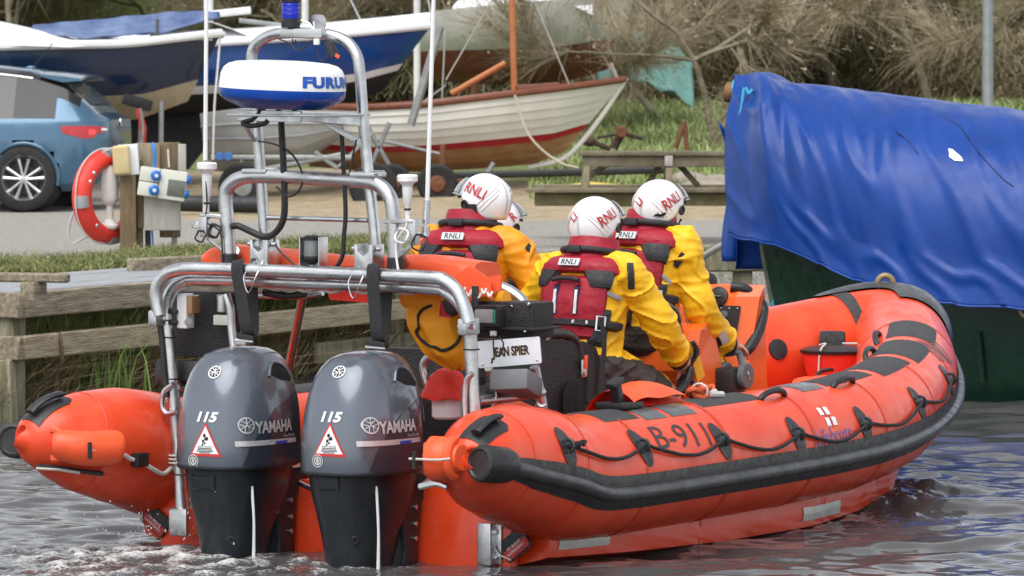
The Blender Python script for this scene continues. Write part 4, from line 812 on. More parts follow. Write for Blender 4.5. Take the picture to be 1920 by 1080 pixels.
for k in range(4): rp('fuel_hose', tube([bx(790 + k * 4, 905, .15), bx(810 + k * 7, 890, .25), bx(835 + k * 5, 880, .32)], .007, 6, 3), mat('hose_tan', (.45, .3, .2), .6))
# ---- seat pods, consoles and fittings inside the lifeboat
CONS = mat('console_orange', (.8, .13, .02), .25, var=.06, scale=3, coat=.3)
def pod(b0, b1, x0, x1, z0, z1, bev, m, name): return rp(name, box(((b0 + b1) / 2, (x0 + x1) / 2, (z0 + z1) / 2), (b1 - b0, x1 - x0, z1 - z0), None, bev, 3), m)
sp = rp('seat_pod', loft([[Vector((b_, y_, z_)) for b_, y_ in ((-.62, 1.18 - .06 * (z_ > .5)), (.6, 1.18 - .06 * (z_ > .5)), (.63, 1.3), (.6, 2.62 - .2 * (z_ > .5)), (-.62, 2.62 - .2 * (z_ > .5)))] for z_ in (.17, .4, .62, .66)]), BLKT, smooth=False)
for b_ in (.35, -.35):
    rp('jockey_seat', loft([[Vector((b_ + c * w_, y_, z_)) for c, z_ in ((-1, .64), (-1, .7), (-.7, .75), (.7, .75), (1, .7), (1, .64))] for y_, w_ in ((1.72, .1), (1.78, .15), (2.0, .17), (2.5, .14), (2.58, .08))]), BLK)
    rp('jockey_seat', loft([[Vector((b_ + c * w_, y_, z_)) for c, z_ in ((-1, .17), (-1, .7), (-.7, .75), (.7, .75), (1, .7), (1, .17))] for y_, w_ in ((2.6, .12), (2.66, .16), (3.0, .15), (3.1, .1))]), BLK)
    bk = rp('backrest', loft([[Vector((b_ + c * .3, 1.5 + yo + .02 * abs(c), z_)) for c, yo in ((-1, 0), (-.5, -.03), (.5, -.03), (1, 0), (1, .07), (-1, .07))] for z_ in (.62, .72, .84, .86)]), BLKT)
rp('pod_side', plate3([bb(1012, 634, .635), bb(1095, 640, .635), bb(1118, 652, .635), bb(1130, 690, .635), bb(1150, 745, .635), bb(1150, 778, .635), bb(1015, 790, .635)], .02), BLKT, smooth=False)
a_ = bb(1076, 742, .662); rp('pod_port', prism([(.1 * math.cos(R(12 * k)), .1 * math.sin(R(12 * k))) for k in range(16)] + [(-.1, -.12), (.1, -.12)], .006, frm(a_ - Vector((.002, 0, .02)), (0, 1, 0), (0, 0, 1))), mat('recess_shade', (.006, .006, .007), .8))  # flat black arch, the darkness of a recess put into the colour
lt = bb(1095, 690, .66); lo = rp('latch_plate', box(lt, (.012, .05, .09), None, .006), STEEL); obj('latch_tab', box(lt + Vector((.012, 0, .03)), (.012, .02, .07), None, .004), FLAP, lo)
rp('grab_rail', tube([bb(u, v, .62) for u, v in ((1014, 628), (1030, 626), (1060, 627), (1078, 640), (1084, 660), (1086, 690))], .026, 12, 5), BLK)
for k in (0, .02): rp('rail_end_ring', tube([bb(1019, 628, .62) + Vector((.0, k, 0)) + Vector((.028 * math.cos(t), 0, .028 * math.sin(t))) for t in [6.2832 * i / 14 for i in range(14)]], .005, 6, 0, True), ROPEW)
rp('safety_strap', loft([[q, q + Vector((0, .045, 0)), q + Vector((.004, .045, 0)), q + Vector((.004, 0, 0))] for q in catmull([bb(u, v, .66) for u, v in ((1125, 612), (1128, 650), (1124, 700), (1120, 745))], 5)]), WEB)
# crew console in front of the rear seat
rp('crew_console', loft([[Vector((b_, y_, z_)) for b_, y_ in ((.14, y0), (.62, y0), (.66, y0 + .06), (.64, y1), (.14, y1))] for z_, y0, y1 in ((.17, 2.62, 3.1), (.45, 2.6, 3.05), (.72, 2.54, 2.95), (.93, 2.62, 2.85), (.96, 2.7, 2.82))]), CONS, smooth=False)
rp('console_trim', tube([bb(u, v, .67) for u, v in ((1284, 650), (1282, 700), (1276, 735))], .025, 8, 3), BLK)
rp('instrument_panel', box(bb(1243, 622, .6), (.12, .03, .12), rx(-30), .01), WHITE); rp('instrument_dial', cyl(bb(1248, 626, .6), (.3, -1, .4), .07, .03, 20), BLK)
for u, v in ((1238, 600), (1255, 640)): rp('switch', cyl(bb(u, v, .66), (.3, -1, .3), .012, .03, 8), BLK)
rp('grab_rail', tube([bb(u, v, .64) for u, v in ((1222, 572), (1240, 570), (1262, 583), (1270, 605))], .024, 12, 5), BLK); rp('rail_sleeve', tube([bb(u, v, .64) for u, v in ((1270, 605), (1282, 652))], .02, 10), mat('red_tube', (.5, .05, .03), .35))
rp('coiled_lead', tube([bb(1298 + 8 * math.sin(i * .09), 640 + i * 1.1, .72) + Vector((.012 * math.cos(i * 1.6), .012 * math.sin(i * 1.6), 0)) for i in range(90)], .006, 6), BLK)
rp('yellow_strap', plate3([bb(u, v, .7) for u, v in ((1290, 640), (1304, 640), (1322, 705), (1308, 716))], .01), mat('suit_yellow_cloth', (.75, .4, .012), .6), smooth=False)
rp('black_hose', tube([bb(u, v, .74) for u, v in ((1296, 690), (1285, 720), (1262, 742), (1240, 758))], .02, 10, 4), BLK)
# helm console
hc = rp('helm_console', loft([[Vector((b_, y_, z_)) for b_, y_ in ((-.56, y0), (.50, y0), (.60, y0 + .08), (.58, y1), (-.56, y1))] for z_, y0, y1 in ((.17, 3.12, 3.6), (.5, 3.14, 3.58), (.62, 3.2, 3.56), (1.07, 3.36, 3.54), (1.13, 3.42, 3.52))]), CONS, smooth=False)
CSB = bvh(([Vector(v.co) for v in hc.data.vertices], [tuple(p.vertices) for p in hc.data.polygons]))
def on_cons(u, v):
    p, n = hit(u, v, CSB)
    if p is None: p, n = bx(u, v, 3.2), Vector((.2, -.9, .4)).normalized()
    return p, n
p, n = on_cons(1348, 557); gd = rp('depth_gauge', lathe([(.056, 0), (.056, .014), (.046, .02), (.001, .018)], 24, zto(p, n), False), BLK); obj('display', box(p + n * .021, (.045, .022, .004), None, .001), mat('lcd', (.3, .32, .3), .3), gd)
p, n = on_cons(1364, 602); swp = rp('switch_panel', xf(prism(roundpoly(.13, .17, .006), .012), zto(p, n)), BLK)
for dx, dy in ((-.02, .03), (-.02, -.03)): obj('push_button', lathe([(.024, 0), (.022, .014), (.001, .015)], 14, zto(p + n * .008, n) @ Matrix.Translation((dx, dy, 0)), False), GREYP, swp)
for dx in (-.05, .0, .05):
    for dy in (-.07, .07): obj('screw', lathe([(.006, 0), (.001, .005)], 8, zto(p + n * .008, n) @ Matrix.Translation((dx, dy, 0)), False), STEEL, swp)
rp('compass', ellip(bx(1326, 527, 3.48), (.055, .06, .05), 16, 8), BLK); rp('compass_base', cyl(bx(1326, 538, 3.48), (0, 0, 1), .055, .03, 16), BLK)
rp('console_rail', tube([bb(1370, 538, .45), bb(1398, 543, .52), bb(1424, 566, .56), bb(1431, 583, .58), bb(1424, 615, .6), bb(1408, 648, .6), bb(1396, 660, .58)], .03, 12, 5), BLK)
p, n = on_cons(1324, 645); rp('key', cyl(p, n, .012, .04, 8), BLK)
# twin throttle levers
q = bb(1354, 722, .64); th_ = rp('throttle', box(q, (.2, .17, .19), None, .025), BLK)
for dx in (-.05, .05): obj('lever_hub', cyl(q + Vector((.1 if dx > 0 else -.02, .04, .05)), (1, 0, 0), .07, .035, 20), GREYP, th_)
obj('hub_slot', box(q + Vector((.136, .04, .05)), (.006, .012, .05), rx(25), .002), STEEL, th_)
for k in range(3): obj('groove', box(q + Vector((-.06 + .05 * k, -.087, 0)), (.01, .008, .15), None, .003), INK, th_)
hb1 = bb(1336, 700, .55); obj('lever', tube([q + Vector((-.02, .03, .06)), bb(1342, 676, .52), bb(1352, 661, .55), bb(1380, 660, .64), bb(1388, 668, .66), q + Vector((.115, .03, .06))], .019, 10, 4), GREYP, th_)
for (u, v) in ((1330, 748), (1340, 748), (1345, 735)): obj('bolt', cyl(bb(u, v, .56), (.2, -1, 0), .007, .008, 8), STEEL, th_)
# foredeck fittings
q = bb(1566, 672, .05); bk_ = rp('anchor_bucket', lathe([(.15, -.16), (.185, .0), (.19, .03)], 26, zto(q, (0, 0, 1))), REDF)
obj('lid', lathe([(.2, .03), (.205, .05), (.16, .066), (.06, .075), (.001, .076)], 26, zto(q, (0, 0, 1)), False), BLK, bk_); obj('lid_flap', box(q + Vector((-.09, .14, .1)), (.15, .05, .1), rz(20), .02), PAD, bk_)
obj('lid_cord', tube([q + Vector((-.05, -.1, .08)), q + Vector((.0, -.12, .09)), q + Vector((.0, -.19, .05)), q + Vector((-.01, -.19, -.08))], .006, 6, 3), ROPEW, bk_); obj('lid_cord', tube([q + Vector((.03, .03, .085)), q + Vector((.1, .08, .085))], .007, 6), ROPEW, bk_)
rp('fairlead', tube([bb(u, v, .0) for u, v in ((1600, 690), (1608, 665), (1620, 640), (1625, 630))], .016, 8, 3), BLK)
for u, v in ((1648, 638), (1632, 668), (1580, 722), (1448, 746)):
    p, n = hit(u, v, TB); s_ = tfr(min(range(NT), key=lambda k: (cen[k] - p).length))[1]; rp('tube_handle', tube([p + s_ * (.13 * math.cos(t)) + n * (.042 * math.sin(t)) for t in [math.pi * i / 10 for i in range(11)]], .016, 10), RUB)
q = tp(s_of(1.02), 92, .0); ck = rp('tube_cleat', box(q + Vector((0, 0, .02)), (.16, .2, .03), None, .01), BLK); obj('post', box(q + Vector((0, -.03, .075)), (.05, .05, .1), rx(15), .012), BLK, ck); obj('horn', box(q + Vector((0, -.045, .13)), (.06, .1, .03), rx(20), .012), BLK, ck)
# ---- loose gear lying in the boat: things of their own
def gear(name, label, cat, o): return thing(name, label, cat, BM @ Matrix.Translation(o))
def off(p, o): return [Vector(q) - o for q in p[0]], p[1]
# orange folded bag on the starboard tube
o = tp(s_of(1.3), 95, 0); t = gear('stowage_bag', 'empty orange bag folded over the tube beside the seated crew', 'bag', o)
sA_, sB_ = s_of(1.04), s_of(1.56)
gv = grid(lambda a, b: tp(lerp(sA_, sB_, a), lerp(80, 140, b), .008 + .115 * math.sin(math.pi * min(1, .1 + b * .9)) ** .8 * (.62 + .38 * math.sin(a * 2.9 + .2)) + .008 * math.sin(a * 9 + b * 5)), 18, 14)
obj('flap', off(gv, o), FLAP, t); gv2 = grid(lambda a, b: tp(lerp(sA_ - .2, sB_ + .2, a), lerp(82, 138, b), .008 + .03 * math.sin(math.pi * b)), 8, 6); obj('bag_base', off(gv2, o), REDF, t)
# coil of orange rope
o = tp(s_of(1.86), 92, .0); r_ = random.Random(8); P = []
for i in range(60):
    a = i * .62; P.append(o + Vector((math.cos(a) * (.03 + .006 * math.sin(i)), -.07 + .0024 * i + .085 * math.sin(a * .97) , .03 + .022 * math.sin(a * 1.3 + 1))))
rpx = gear('rope_hank', 'bundle of orange rope lashed on the starboard tube', 'rope', o); obj('rope_coil', off(tube(P, .0125, 8, 3), o), mat('orange_rope', (.75, .13, .05), .75, bump=.8, bscale=150, var=.25, scale=40), rpx); obj('rope_tie', off(tube([o + Vector((.045 * math.cos(t), -.03, .035 + .04 * math.sin(t))) for t in [6.2832 * i / 14 for i in range(14)]], .007, 6, 0, True), o), ROPEW, rpx); obj('white_end', off(tube([o + Vector((.04, .06, .03)), o + Vector((.05, .0, .02)), o + Vector((.06, .1, .015))], .016, 8, 3), o), ROPEW, rpx)
# orange bag in the bow
o = bb(1575, 738, .42) - Vector((0, 0, .12)); t = gear('bow_bag', 'crumpled orange bag lying in the bow of the rescue boat', 'bag', o)
gv = loft([[o + Vector((-.18 + .4 * u_, (-.14 + .3 * u_) + .15 * math.cos(a) * (1 - .25 * u_), .12 + (.085 * math.sin(a) + .012 * math.sin(4 * a + u_ * 11)) * (1 - .1 * u_) + .05 * u_)) for a in [6.2832 * k / 18 for k in range(18)]] for u_ in [i / 12 for i in range(13)]]); obj('bag_body', off(gv, o), FLAP, t)
obj('bag_strap', off(tube([bb(u, v, .3) for u, v in ((1518, 732), (1535, 700), (1550, 694), (1560, 693))], .012, 8, 4), o), BLK, t)
# yellow rescue bag hanging in the hoop behind the port seat
o = bx(832, 620, .55); yb = gear('rescue_bag', 'yellow cloth bag with black trim hanging behind the seats', 'bag', o); YB = mat('bag_yellow', (.85, .36, .01), .55, var=.12, scale=5, bump=.35, bscale=12)
rings = []
for i in range(25):
    t_ = i / 24; v_ = lerp(548, 692, t_); c0 = bx(interp(t_, [0, .15, .4, .75, 1], [826, 820, 825, 842, 858]), v_, .55); w_ = interp(t_, [0, .08, .25, .5, .75, .93, 1], [.09, .15, .175, .165, .135, .09, .03]); d_ = interp(t_, [0, .1, .4, .8, 1], [.05, .1, .15, .12, .03])
    rings.append([c0 + Vector((w_ * math.cos(a) * (1 + .03 * math.sin(9 * a + 2)), d_ * math.sin(a) * (1 + .1 * math.sin(8 * a + t_ * 3)), .008 * math.sin(6 * a))) for a in [6.2832 * k / 40 for k in range(40)]])
by = loft(rings); obj('bag_body', off(by, o), YB, yb); YBB = bvh(by)
tp_ = [hit(u, v, YBB) for u, v in ((812, 572), (795, 580), (786, 592), (787, 612), (781, 622), (790, 636), (803, 646), (818, 652), (828, 657), (845, 652), (858, 640), (864, 622), (866, 605))]
obj('black_trim', off(tube([a + n * .004 for a, n in tp_ if a], .0085, 8, 4), o), WEB, yb)
obj('top_sleeve', off(tube([bx(u, v, .5) for u, v in ((760, 556), (800, 562), (840, 566), (900, 566), (950, 562))], [.05, .075, .07, .05, .045], 14, 4), o), YB, yb)
obj('red_tab', off(box(bx(837, 580, .33), (.07, .012, .075), ry(8), .003), o), mat('crimson', (.36, .01, .03), .6), yb); obj('black_mitt', off(ellip(bx(848, 570, .34), (.045, .04, .06), 14, 8), o), WEB, yb)
rp('seat_back_hoop', tube([bx(u, v, .75) for u, v in ((860, 545), (920, 538), (950, 545), (975, 562), (985, 580))], .034, 12, 4), ALU)
# ================================================================ the four crew, seated on the jockey seats
YEL = mat('suit_yellow', (.88, .5, .012), .5, var=.1, scale=7, bump=.12, bscale=60)
AMB = mat('suit_amber', (.78, .30, .008), .52, var=.1, scale=7, bump=.12, bscale=60)
TRO = mat('wet_trousers', (.05, .045, .04), .55, var=.35, scale=12, bump=.3, bscale=50)
SKIN = mat('skin', (.55, .27, .19), .45, var=.08, scale=20)
CRIM = mat('jacket_red', (.32, .006, .022), .55, var=.18, scale=9, bump=.35, bscale=22)
CHAR = mat('jacket_black', (.022, .022, .026), .6, var=.2, scale=20, bump=.25, bscale=60)
LBL = mat('label_grey', (.55, .58, .6), .5); HELM = mat('helmet_white', (.84, .84, .85), .22, var=.02, coat=.4, rvar=.04); REFL = mat('reflective', (.72, .74, .74), .4, .1); HRED = mat('helmet_red', (.42, .015, .02), .35); NVY = mat('strip_navy', (.01, .015, .06), .5); REFG = mat('reflect_grey', (.35, .36, .38), .4, .2)
def remeshed(ps, vox, sm=4):
    me = bpy.data.meshes.new('tmp'); v, f = join(*ps); me.from_pydata([tuple(q) for q in v], [], f); bm = bmesh.new(); bm.from_mesh(me); bmesh.ops.recalc_face_normals(bm, faces=bm.faces[:]); bm.to_mesh(me); bm.free()
    o = bpy.data.objects.new('tmp', me); COL.objects.link(o); m = o.modifiers.new('r', 'REMESH'); m.mode = 'VOXEL'; m.voxel_size = vox
    if sm: s = o.modifiers.new('s', 'SMOOTH'); s.iterations = sm; s.factor = .5
    e = o.evaluated_get(bpy.context.evaluated_depsgraph_get()).to_mesh(); n = len(e.vertices); c = np.empty(n * 3, np.float32); e.vertices.foreach_get('co', c); V = [Vector(q) for q in c.reshape(-1, 3)]; F_ = [tuple(p.vertices) for p in e.polygons]; N = [v_.normal.copy() for v_ in e.vertices]
    o.to_mesh_clear(); bpy.data.objects.remove(o); bpy.data.meshes.remove(me); return V, F_, N
def capsule(P, r, n=14, k=5):
    P = [Vector(p) for p in P]; a = (P[0] - P[1]).normalized(); b = (P[-1] - P[-2]).normalized(); r = list(r)
    return tube([P[0] + a * r[0] * .9, P[0] + a * r[0] * .5, *P, P[-1] + b * r[-1] * .5, P[-1] + b * r[-1] * .9], [r[0] * .35, r[0] * .85, *r, r[-1] * .85, r[-1] * .35], n, k)
def hand(wrist, d, palm_n, curl=.9, s=1):     # palm, four unequal bent fingers and a thumb leaving its side
    d = d.normalized(); pn = (palm_n - d * palm_n.dot(d)).normalized(); sd_ = d.cross(pn); out = []
    out.append(xf(box((0, 0, 0), (.082 * s, .1 * s, .034 * s), None, .014, 2), Matrix.Translation(wrist + d * .055 * s) @ Matrix((sd_, d, -pn)).transposed().to_4x4()))
    for k, (o_, L_) in enumerate(((-.031, .066), (-.0105, .078), (.0105, .074), (.031, .058))):
        p = wrist + d * .098 * s + sd_ * o_ * s; P = [p - d * .02]; dd = d.copy(); q = p
        for j, f_ in enumerate((.45, .32, .23)):
            P.append(q); dd = (dd * math.cos(curl * .6) + pn * math.sin(curl * .6)).normalized(); q = q + dd * L_ * f_ * s
        P.append(q); out.append(tube(P, [.0095 * s, .0095 * s, .0088 * s, .008 * s, .006 * s], 8, 2))
    p = wrist + d * .035 * s - sd_ * .036 * s; out.append(tube([p, p + (d * .5 - sd_ * .8 + pn * .25) * .03 * s, p + (d * .9 - sd_ * .7 + pn * .7) * .052 * s, p + (d * 1.2 - sd_ * .3 + pn * 1.1) * .066 * s], [.014 * s, .012 * s, .0105 * s, .008 * s], 8, 2))
    return out
def person(label, B, turn, lean, L, arms, legs, suit, head_c, face, jacket=True, seed=1, hidden=False):
    """B pelvis point; turn/lean of the torso in degrees; L spine length; arms/legs joint lists; head_c helmet centre; face horizontal facing angle (0 = boat forward, positive to starboard)"""
    B = Vector(B); base = Vector((B.x, B.y, .75)); t = thing('person', label, 'person', BM @ Matrix.Translation(base), 'lifeboat crew')
    ft = Vector((math.sin(R(turn)), math.cos(R(turn)), 0)); rt = Vector((ft.y, -ft.x, 0)); up = (Vector((0, 0, 1)) * math.cos(R(lean)) + ft * math.sin(R(lean))).normalized(); bkd = up.cross(rt).normalized() * -1
    bkd = -rt.cross(up) if rt.cross(up).dot(ft) > 0 else rt.cross(up)
    prof = [(-.14, .10, .1), (-.09, .17, .15), (0, .2, .165), (.14, .195, .155), (.28, .215, .165), (.4, .235, .165), (.49, .225, .145), (.535, .18, .12), (.57, .12, .1), (.6, .075, .078), (.66, .062, .066)]
    rings = []
    for h, w, d in prof:
        hh = h * L / .6; rings.append([B + up * hh + rt * (w * math.copysign(abs(math.cos(a)) ** .8, math.cos(a))) + bkd * (d * math.copysign(abs(math.sin(a)) ** .85, math.sin(a)) + .015 * math.sin(h * 5)) for a in [6.2832 * k / 32 for k in range(32)]])
    torso = loft(rings); ps = [torso]; hands = []; 
    for k, (el, wr, hd, pn, curl) in enumerate(arms):
        s_ = (-1, 1)[k]; sh = B + up * (.47 * L / .6) + rt * s_ * .2; el, wr = Vector(el), Vector(wr)
        ps.append(capsule([sh - rt * s_ * .06, sh + rt * s_ * .02, sh.lerp(el, .5) + Vector((0, 0, .012)), el, el.lerp(wr, .55), wr], [.1, .1, .088, .083, .072, .056], 16, 5))
        if hd is not None: hands.append((k, wr, Vector(hd), Vector(pn), curl))
    for k, (kn, an, toe) in enumerate(legs):
        s_ = (-1, 1)[k]; hp_ = B + rt * s_ * .1 - up * .02; kn, an, toe = Vector(kn), Vector(an), Vector(toe)
        ps.append(capsule([hp_, hp_.lerp(kn, .5), kn, kn.lerp(an, .4), an], [.12, .11, .085, .082, .065], 14, 4)); ps.append(capsule([an - Vector((0, 0, .03)), an.lerp(toe, .5) - Vector((0, 0, .05)), toe - Vector((0, 0, .05))], [.06, .055, .045], 12, 4))
    hc = Vector(head_c); ff = Vector((math.sin(R(face)), math.cos(R(face)), 0)); hr = Vector((ff.y, -ff.x, 0)); hu = Vector((0, 0, 1))
    neck0 = B + up * (.58 * L / .6); chin = hc - Vector((0, 0, .09))
    ps.append(capsule([neck0, chin], [.06, .06], 12, 3)); hm = Matrix.Translation(hc) @ Matrix((hr, ff, hu)).transposed().to_4x4()
    ps.append(xf(ellip((0, .0, -.03), (.082, .1, .118), 18, 12), hm)); ps.append(xf(ellip((0, .1, -.045), (.014, .02, .02), 8, 6), hm)); ps.append(xf(ellip((0, .07, -.12), (.04, .03, .03), 10, 6), hm))
    for s_ in (-1, 1): ps.append(xf(ellip((s_ * .082, -.005, -.05), (.012, .022, .032), 8, 6), hm))
    for k, wr, hd, pn, curl in hands: ps += hand(wr - hd.normalized() * .01, hd, pn, curl)
    V, F_, N = remeshed(ps, .0085 if not hidden else .014, 2)
    rr = random.Random(seed); so = Vector((rr.uniform(0, 50), 0, 0)); V2 = []
    hb = [wr for k, wr, *_ in hands]
    for q, n in zip(V, N):       # folds in the cloth
        if (q - hc).length < .17 or any((q - w).dot(hd.normalized()) > 0 and (q - w).length < .25 for (_, w, hd, *_r) in hands): V2.append(q - base); continue
        w1 = mnoise.noise(Vector((q.x * 9, q.y * 9, q.z * 5)) + so); w2 = mnoise.noise(Vector((q.x * 6, q.y * 6, q.z * 22)) + so); V2.append(q - base + n * (.012 * w1 + .005 * (1 - abs(w2) * 2.2) + .013 * max(0, 1 - 8 * abs(mnoise.noise(Vector((q.x * 5 + q.z * 4, q.y * 5 - q.z * 3, q.z * 4)) + so)))))
    fm = []
    for f in F_:
        c = (V[f[0]] + V[f[2]]) / 2; hd_skin = any((c - w).dot(hd.normalized()) > -.004 and (c - w).length < .26 for (_, w, hd, *_r) in hands)
        if hd_skin or ((c - hc).length < .16 and c.z < hc.z + .2): fm.append(2)
        elif any((c - w).dot(hd.normalized()) > -.04 and (c - w).length < .1 for (_, w, hd, *_r) in hands): fm.append(3)
        else: fm.append(1 if (c - B).dot(up) < .02 and min((c - Vector(a[0])).length for a in arms) > .12 and min((c - Vector(a[1])).length for a in arms) > .13 else 0)
    obj('body', (V2, F_), [suit, TRO, SKIN, CHAR], t, fm=fm)
    def pp_(name, p, m, par=t, **k): return obj(name, ([Vector(q) - base for q in p[0]], p[1]), m, par, **k)
    # helmet
    def hpt(th, ph, k=1.0):      # th from the crown, ph around from the front
        return hm @ Vector((math.sin(th) * math.sin(ph) * .130 * k, math.sin(th) * math.cos(ph) * .150 * k - .012, math.cos(th) * (.138 if math.cos(th) > 0 else .17) * k + .005))
    hv, hf = [], []; nt, nph = 16, 40
    for i in range(nt + 1):
        for j in range(nph):
            ph = 2 * math.pi * j / nph; mx = R(lerp(82, 128, smoothstep(.25, .75, abs((ph + math.pi) % (2 * math.pi) - math.pi) / math.pi)) ); fr = 1 + .006 * math.cos(6 * ph) * math.sin(2 * R(90) * i / nt)
            hv.append(hpt(max(.0, mx * i / nt), ph, fr))
    for i in range(nt):
        for j in range(nph): hf.append((i * nph + j, i * nph + (j + 1) % nph, (i + 1) * nph + (j + 1) % nph, (i + 1) * nph + j))
    hel = pp_('helmet', (hv, hf), HELM); HBV = bvh((hv, [f for f in hf if f[0] >= nph])); sol = hel.modifiers.new('thick', 'SOLIDIFY'); sol.thickness = .012; sol.offset = -1
    pp_('centre_stripe', grid(lambda a, b: hpt(R(lerp(-70, 116, a)) if True else 0, math.pi, 1.012) + hr * .014 * (b - .5), 20, 2), mat('helmet_grey', (.6, .6, .62), .35), hel)
    for s_ in (-1, 1):
        for k in range(3): pp_('shell_groove', tube([hpt(R(lerp(52 + 12 * k, 98 + 5 * k, a)), math.pi - s_ * R(lerp(16 + 4 * k, 74 - 6 * k, a)), 1.012) for a in [i / 10 for i in range(11)]], .0035, 6), HELM, hel)
        e0 = hpt(R(98), s_ * R(78), 1.015); dn = (e0 - hm.translation).normalized(); pp_('ear_vent', lathe([(.026, 0), (.024, .008), (.017, .006), (.001, .005)], 16, zto(e0, dn), False), INK, hel)
        for ph_, th_2 in ((62, 82), (52, 84), (70, 116)): e1 = hpt(R(th_2), s_ * R(ph_), 1.01); pp_('rivet', ellip(e1, (.007, .007, .007), 8, 5), INK, hel)
        vs = [hpt(R(th_2), s_ * R(ph_), 1.05) for th_2, ph_ in ((60, 8), (66, 40), (80, 62), (86, 66))]
    vis = grid(lambda a, b: hpt(R(lerp(40, 78, b)), R(lerp(-68, 68, a)), 1.10 + .13 * b * math.cos(R(lerp(-68, 68, a)))), 20, 6); vo = pp_('visor', vis, mat('visor_clear', (.8, .84, .86), .05, trans=.9, ior=1.25, var=.02, rvar=.02), hel); sv = vo.modifiers.new('thick', 'SOLIDIFY'); sv.thickness = .004
    pp_('visor_rim', tube([hpt(R(78), R(a), 1.10 + .13 * math.cos(R(a))) for a in range(-68, 69, 8)], .003, 6), mat('visor_edge', (.5, .52, .54), .2), hel)
    pp_('chin_strap', tube([hpt(R(116), R(70), 1.0), hm @ Vector((.06, .05, -.13)), hm @ Vector((0, .085, -.155)), hm @ Vector((-.06, .05, -.13)), hpt(R(116), R(-70), 1.0)], .0045, 6, 4), CHAR, hel)
    # life jacket laid over the torso
    TBV = bvh(torso)
    def jp(al, h, o_):           # al degrees round from the middle of the back (positive to the right hand), h up the spine
        ax = B + up * (h * L / .6); d_ = bkd * math.cos(R(al)) + rt * math.sin(R(al)); p, n, i, ds = TBV.ray_cast(ax + d_ * .5, -d_)
        if p is None: p = ax + d_ * .1
        return p + d_ * o_
    def jg(a0, a1, h0, h1, o_, nu=14, nv=10, puff=.012): return grid(lambda a, b: jp(lerp(a0(b) if callable(a0) else a0, a1(b) if callable(a1) else a1, a), lerp(h0(a) if callable(h0) else h0, h1(a) if callable(h1) else h1, b), o_ * (.25 if (a in (0, 1) or b in (0, 1)) else 1) + puff * math.sin(math.pi * a) * math.sin(math.pi * b) + .004 * mnoise.noise(Vector((a * 9, b * 9, seed)))), nu, nv)
    lj = pp_('life_jacket', jg(-58, 58, .09, .43, .026, 24, 18, .02), CRIM)
    pp_('shoulder_panel', jg(lambda b: lerp(-60, -66, b), lambda b: lerp(-34, -17, b), .355, .475, .036, 10, 8, .008), CHAR, lj); pp_('shoulder_panel', jg(lambda b: lerp(34, 17, b), lambda b: lerp(60, 66, b), .355, .475, .036, 10, 8, .008), CHAR, lj)
    pp_('flank_panel', jg(lambda b: lerp(34, 54, b), 66, .06, .26, .03, 8, 8, .006), CHAR, lj); pp_('flank_panel', jg(-66, lambda b: lerp(-34, -54, b), .06, .26, .03, 8, 8, .006), CHAR, lj)
    pp_('yoke', jg(-74, 74, .44, .545, .032, 26, 8, .02), CRIM, lj)
    col = [neck0 + up * (z_ * .9) + rt * (math.sin(a) * r_) + bkd * (math.cos(a) * r_ * .95) for z_, r_ in ((-.05, .165), (-.02, .152), (.015, .14), (.05, .134), (.075, .128), (.065, .11), (.02, .1)) for a in [6.2832 * k / 28 for k in range(28)]]
    pp_('collar', (col, [(i * 28 + j, i * 28 + (j + 1) % 28, (i + 1) * 28 + (j + 1) % 28, (i + 1) * 28 + j) for i in range(6) for j in range(28)]), CRIM, lj)
    pp_('collar_zip', tube([neck0 + up * -.005 + rt * (math.sin(R(a)) * .16) + bkd * (math.cos(R(a)) * .153) for a in range(-100, 101, 10)], .017, 10), CHAR, lj); pp_('zip_pull', xf(box((0, 0, 0), (.085, .03, .04), None, .012), frm(neck0 + bkd * .165 - up * .008 - rt * .01, rt, -bkd)), CHAR, lj)
    lp = jp(0, .495, .062); lm = frm(lp, rt, (up * .93 + ft * .35)); ln_ = lm.to_3x3() @ Vector((0, 0, 1))
    if ln_.dot(bkd) < 0: lm = frm(lp, rt, -(up * .93 + ft * .35))
    pl_ = pp_('name_label', xf(prism(roundpoly(.125, .04, .004), .006), lm), LBL, lj); pp_('label_text', xf(textm('RNLI', .03, .01, 0, 1.05, 1.0), lm @ Matrix.Translation((0, 0, .0045))), INK, lj)
    for al in (-15, 17):
        pp_('strip_edge', jg(al - 6.5, al + 6.5, .2, .385, .047, 4, 10, 0), NVY, lj); pp_('reflective_strip', jg(al - 3.6, al + 3.6, .205, .362, .052, 4, 10, 0), REFL, lj); pp_('strip_tab', jg(al - 5, al + 5, .362, .392, .053, 3, 3, 0), CRIM, lj)
    pp_('haul_loop', tube([jp(a, .395 + .012 * math.cos(R(a * 4)), .055) for a in range(-20, 21, 4)], .012, 8), CHAR, lj)
    pp_('belt', jg(-88, 88, .15, .205, .05, 30, 4, 0), CHAR, lj)
    for al in (-40, -24, 16, 34): pp_('belt_strip', jg(al - 3.5, al + 3.5, .157, .2, .06, 3, 3, 0), REFL, lj)
    bk2 = jp(50, .178, .062); d_ = (bkd * math.cos(R(50)) + rt * math.sin(R(50))); bf = frm(bk2, up.cross(d_), up); pp_('belt_buckle', xf(tube([(-.022, -.036, 0), (.022, -.036, 0), (.022, .036, 0), (-.022, .036, 0)], .006, 6, 0, True), bf), STEEL, lj)
    for al in (-26, 12): pp_('crotch_strap', jg(al - 6, al + 6, .02, .15, .046, 3, 5, 0), WEB, lj)
    # tape on the suit
    for k, (el, wr, *_r) in enumerate(arms):
        el, wr = Vector(el), Vector(wr); ax = (wr - el).normalized()
        s_ = (-1, 1)[k]; sh = B + up * (.47 * L / .6) + rt * s_ * .2; BV = None
    return t, pp_, HBV, hel, (V, F_)
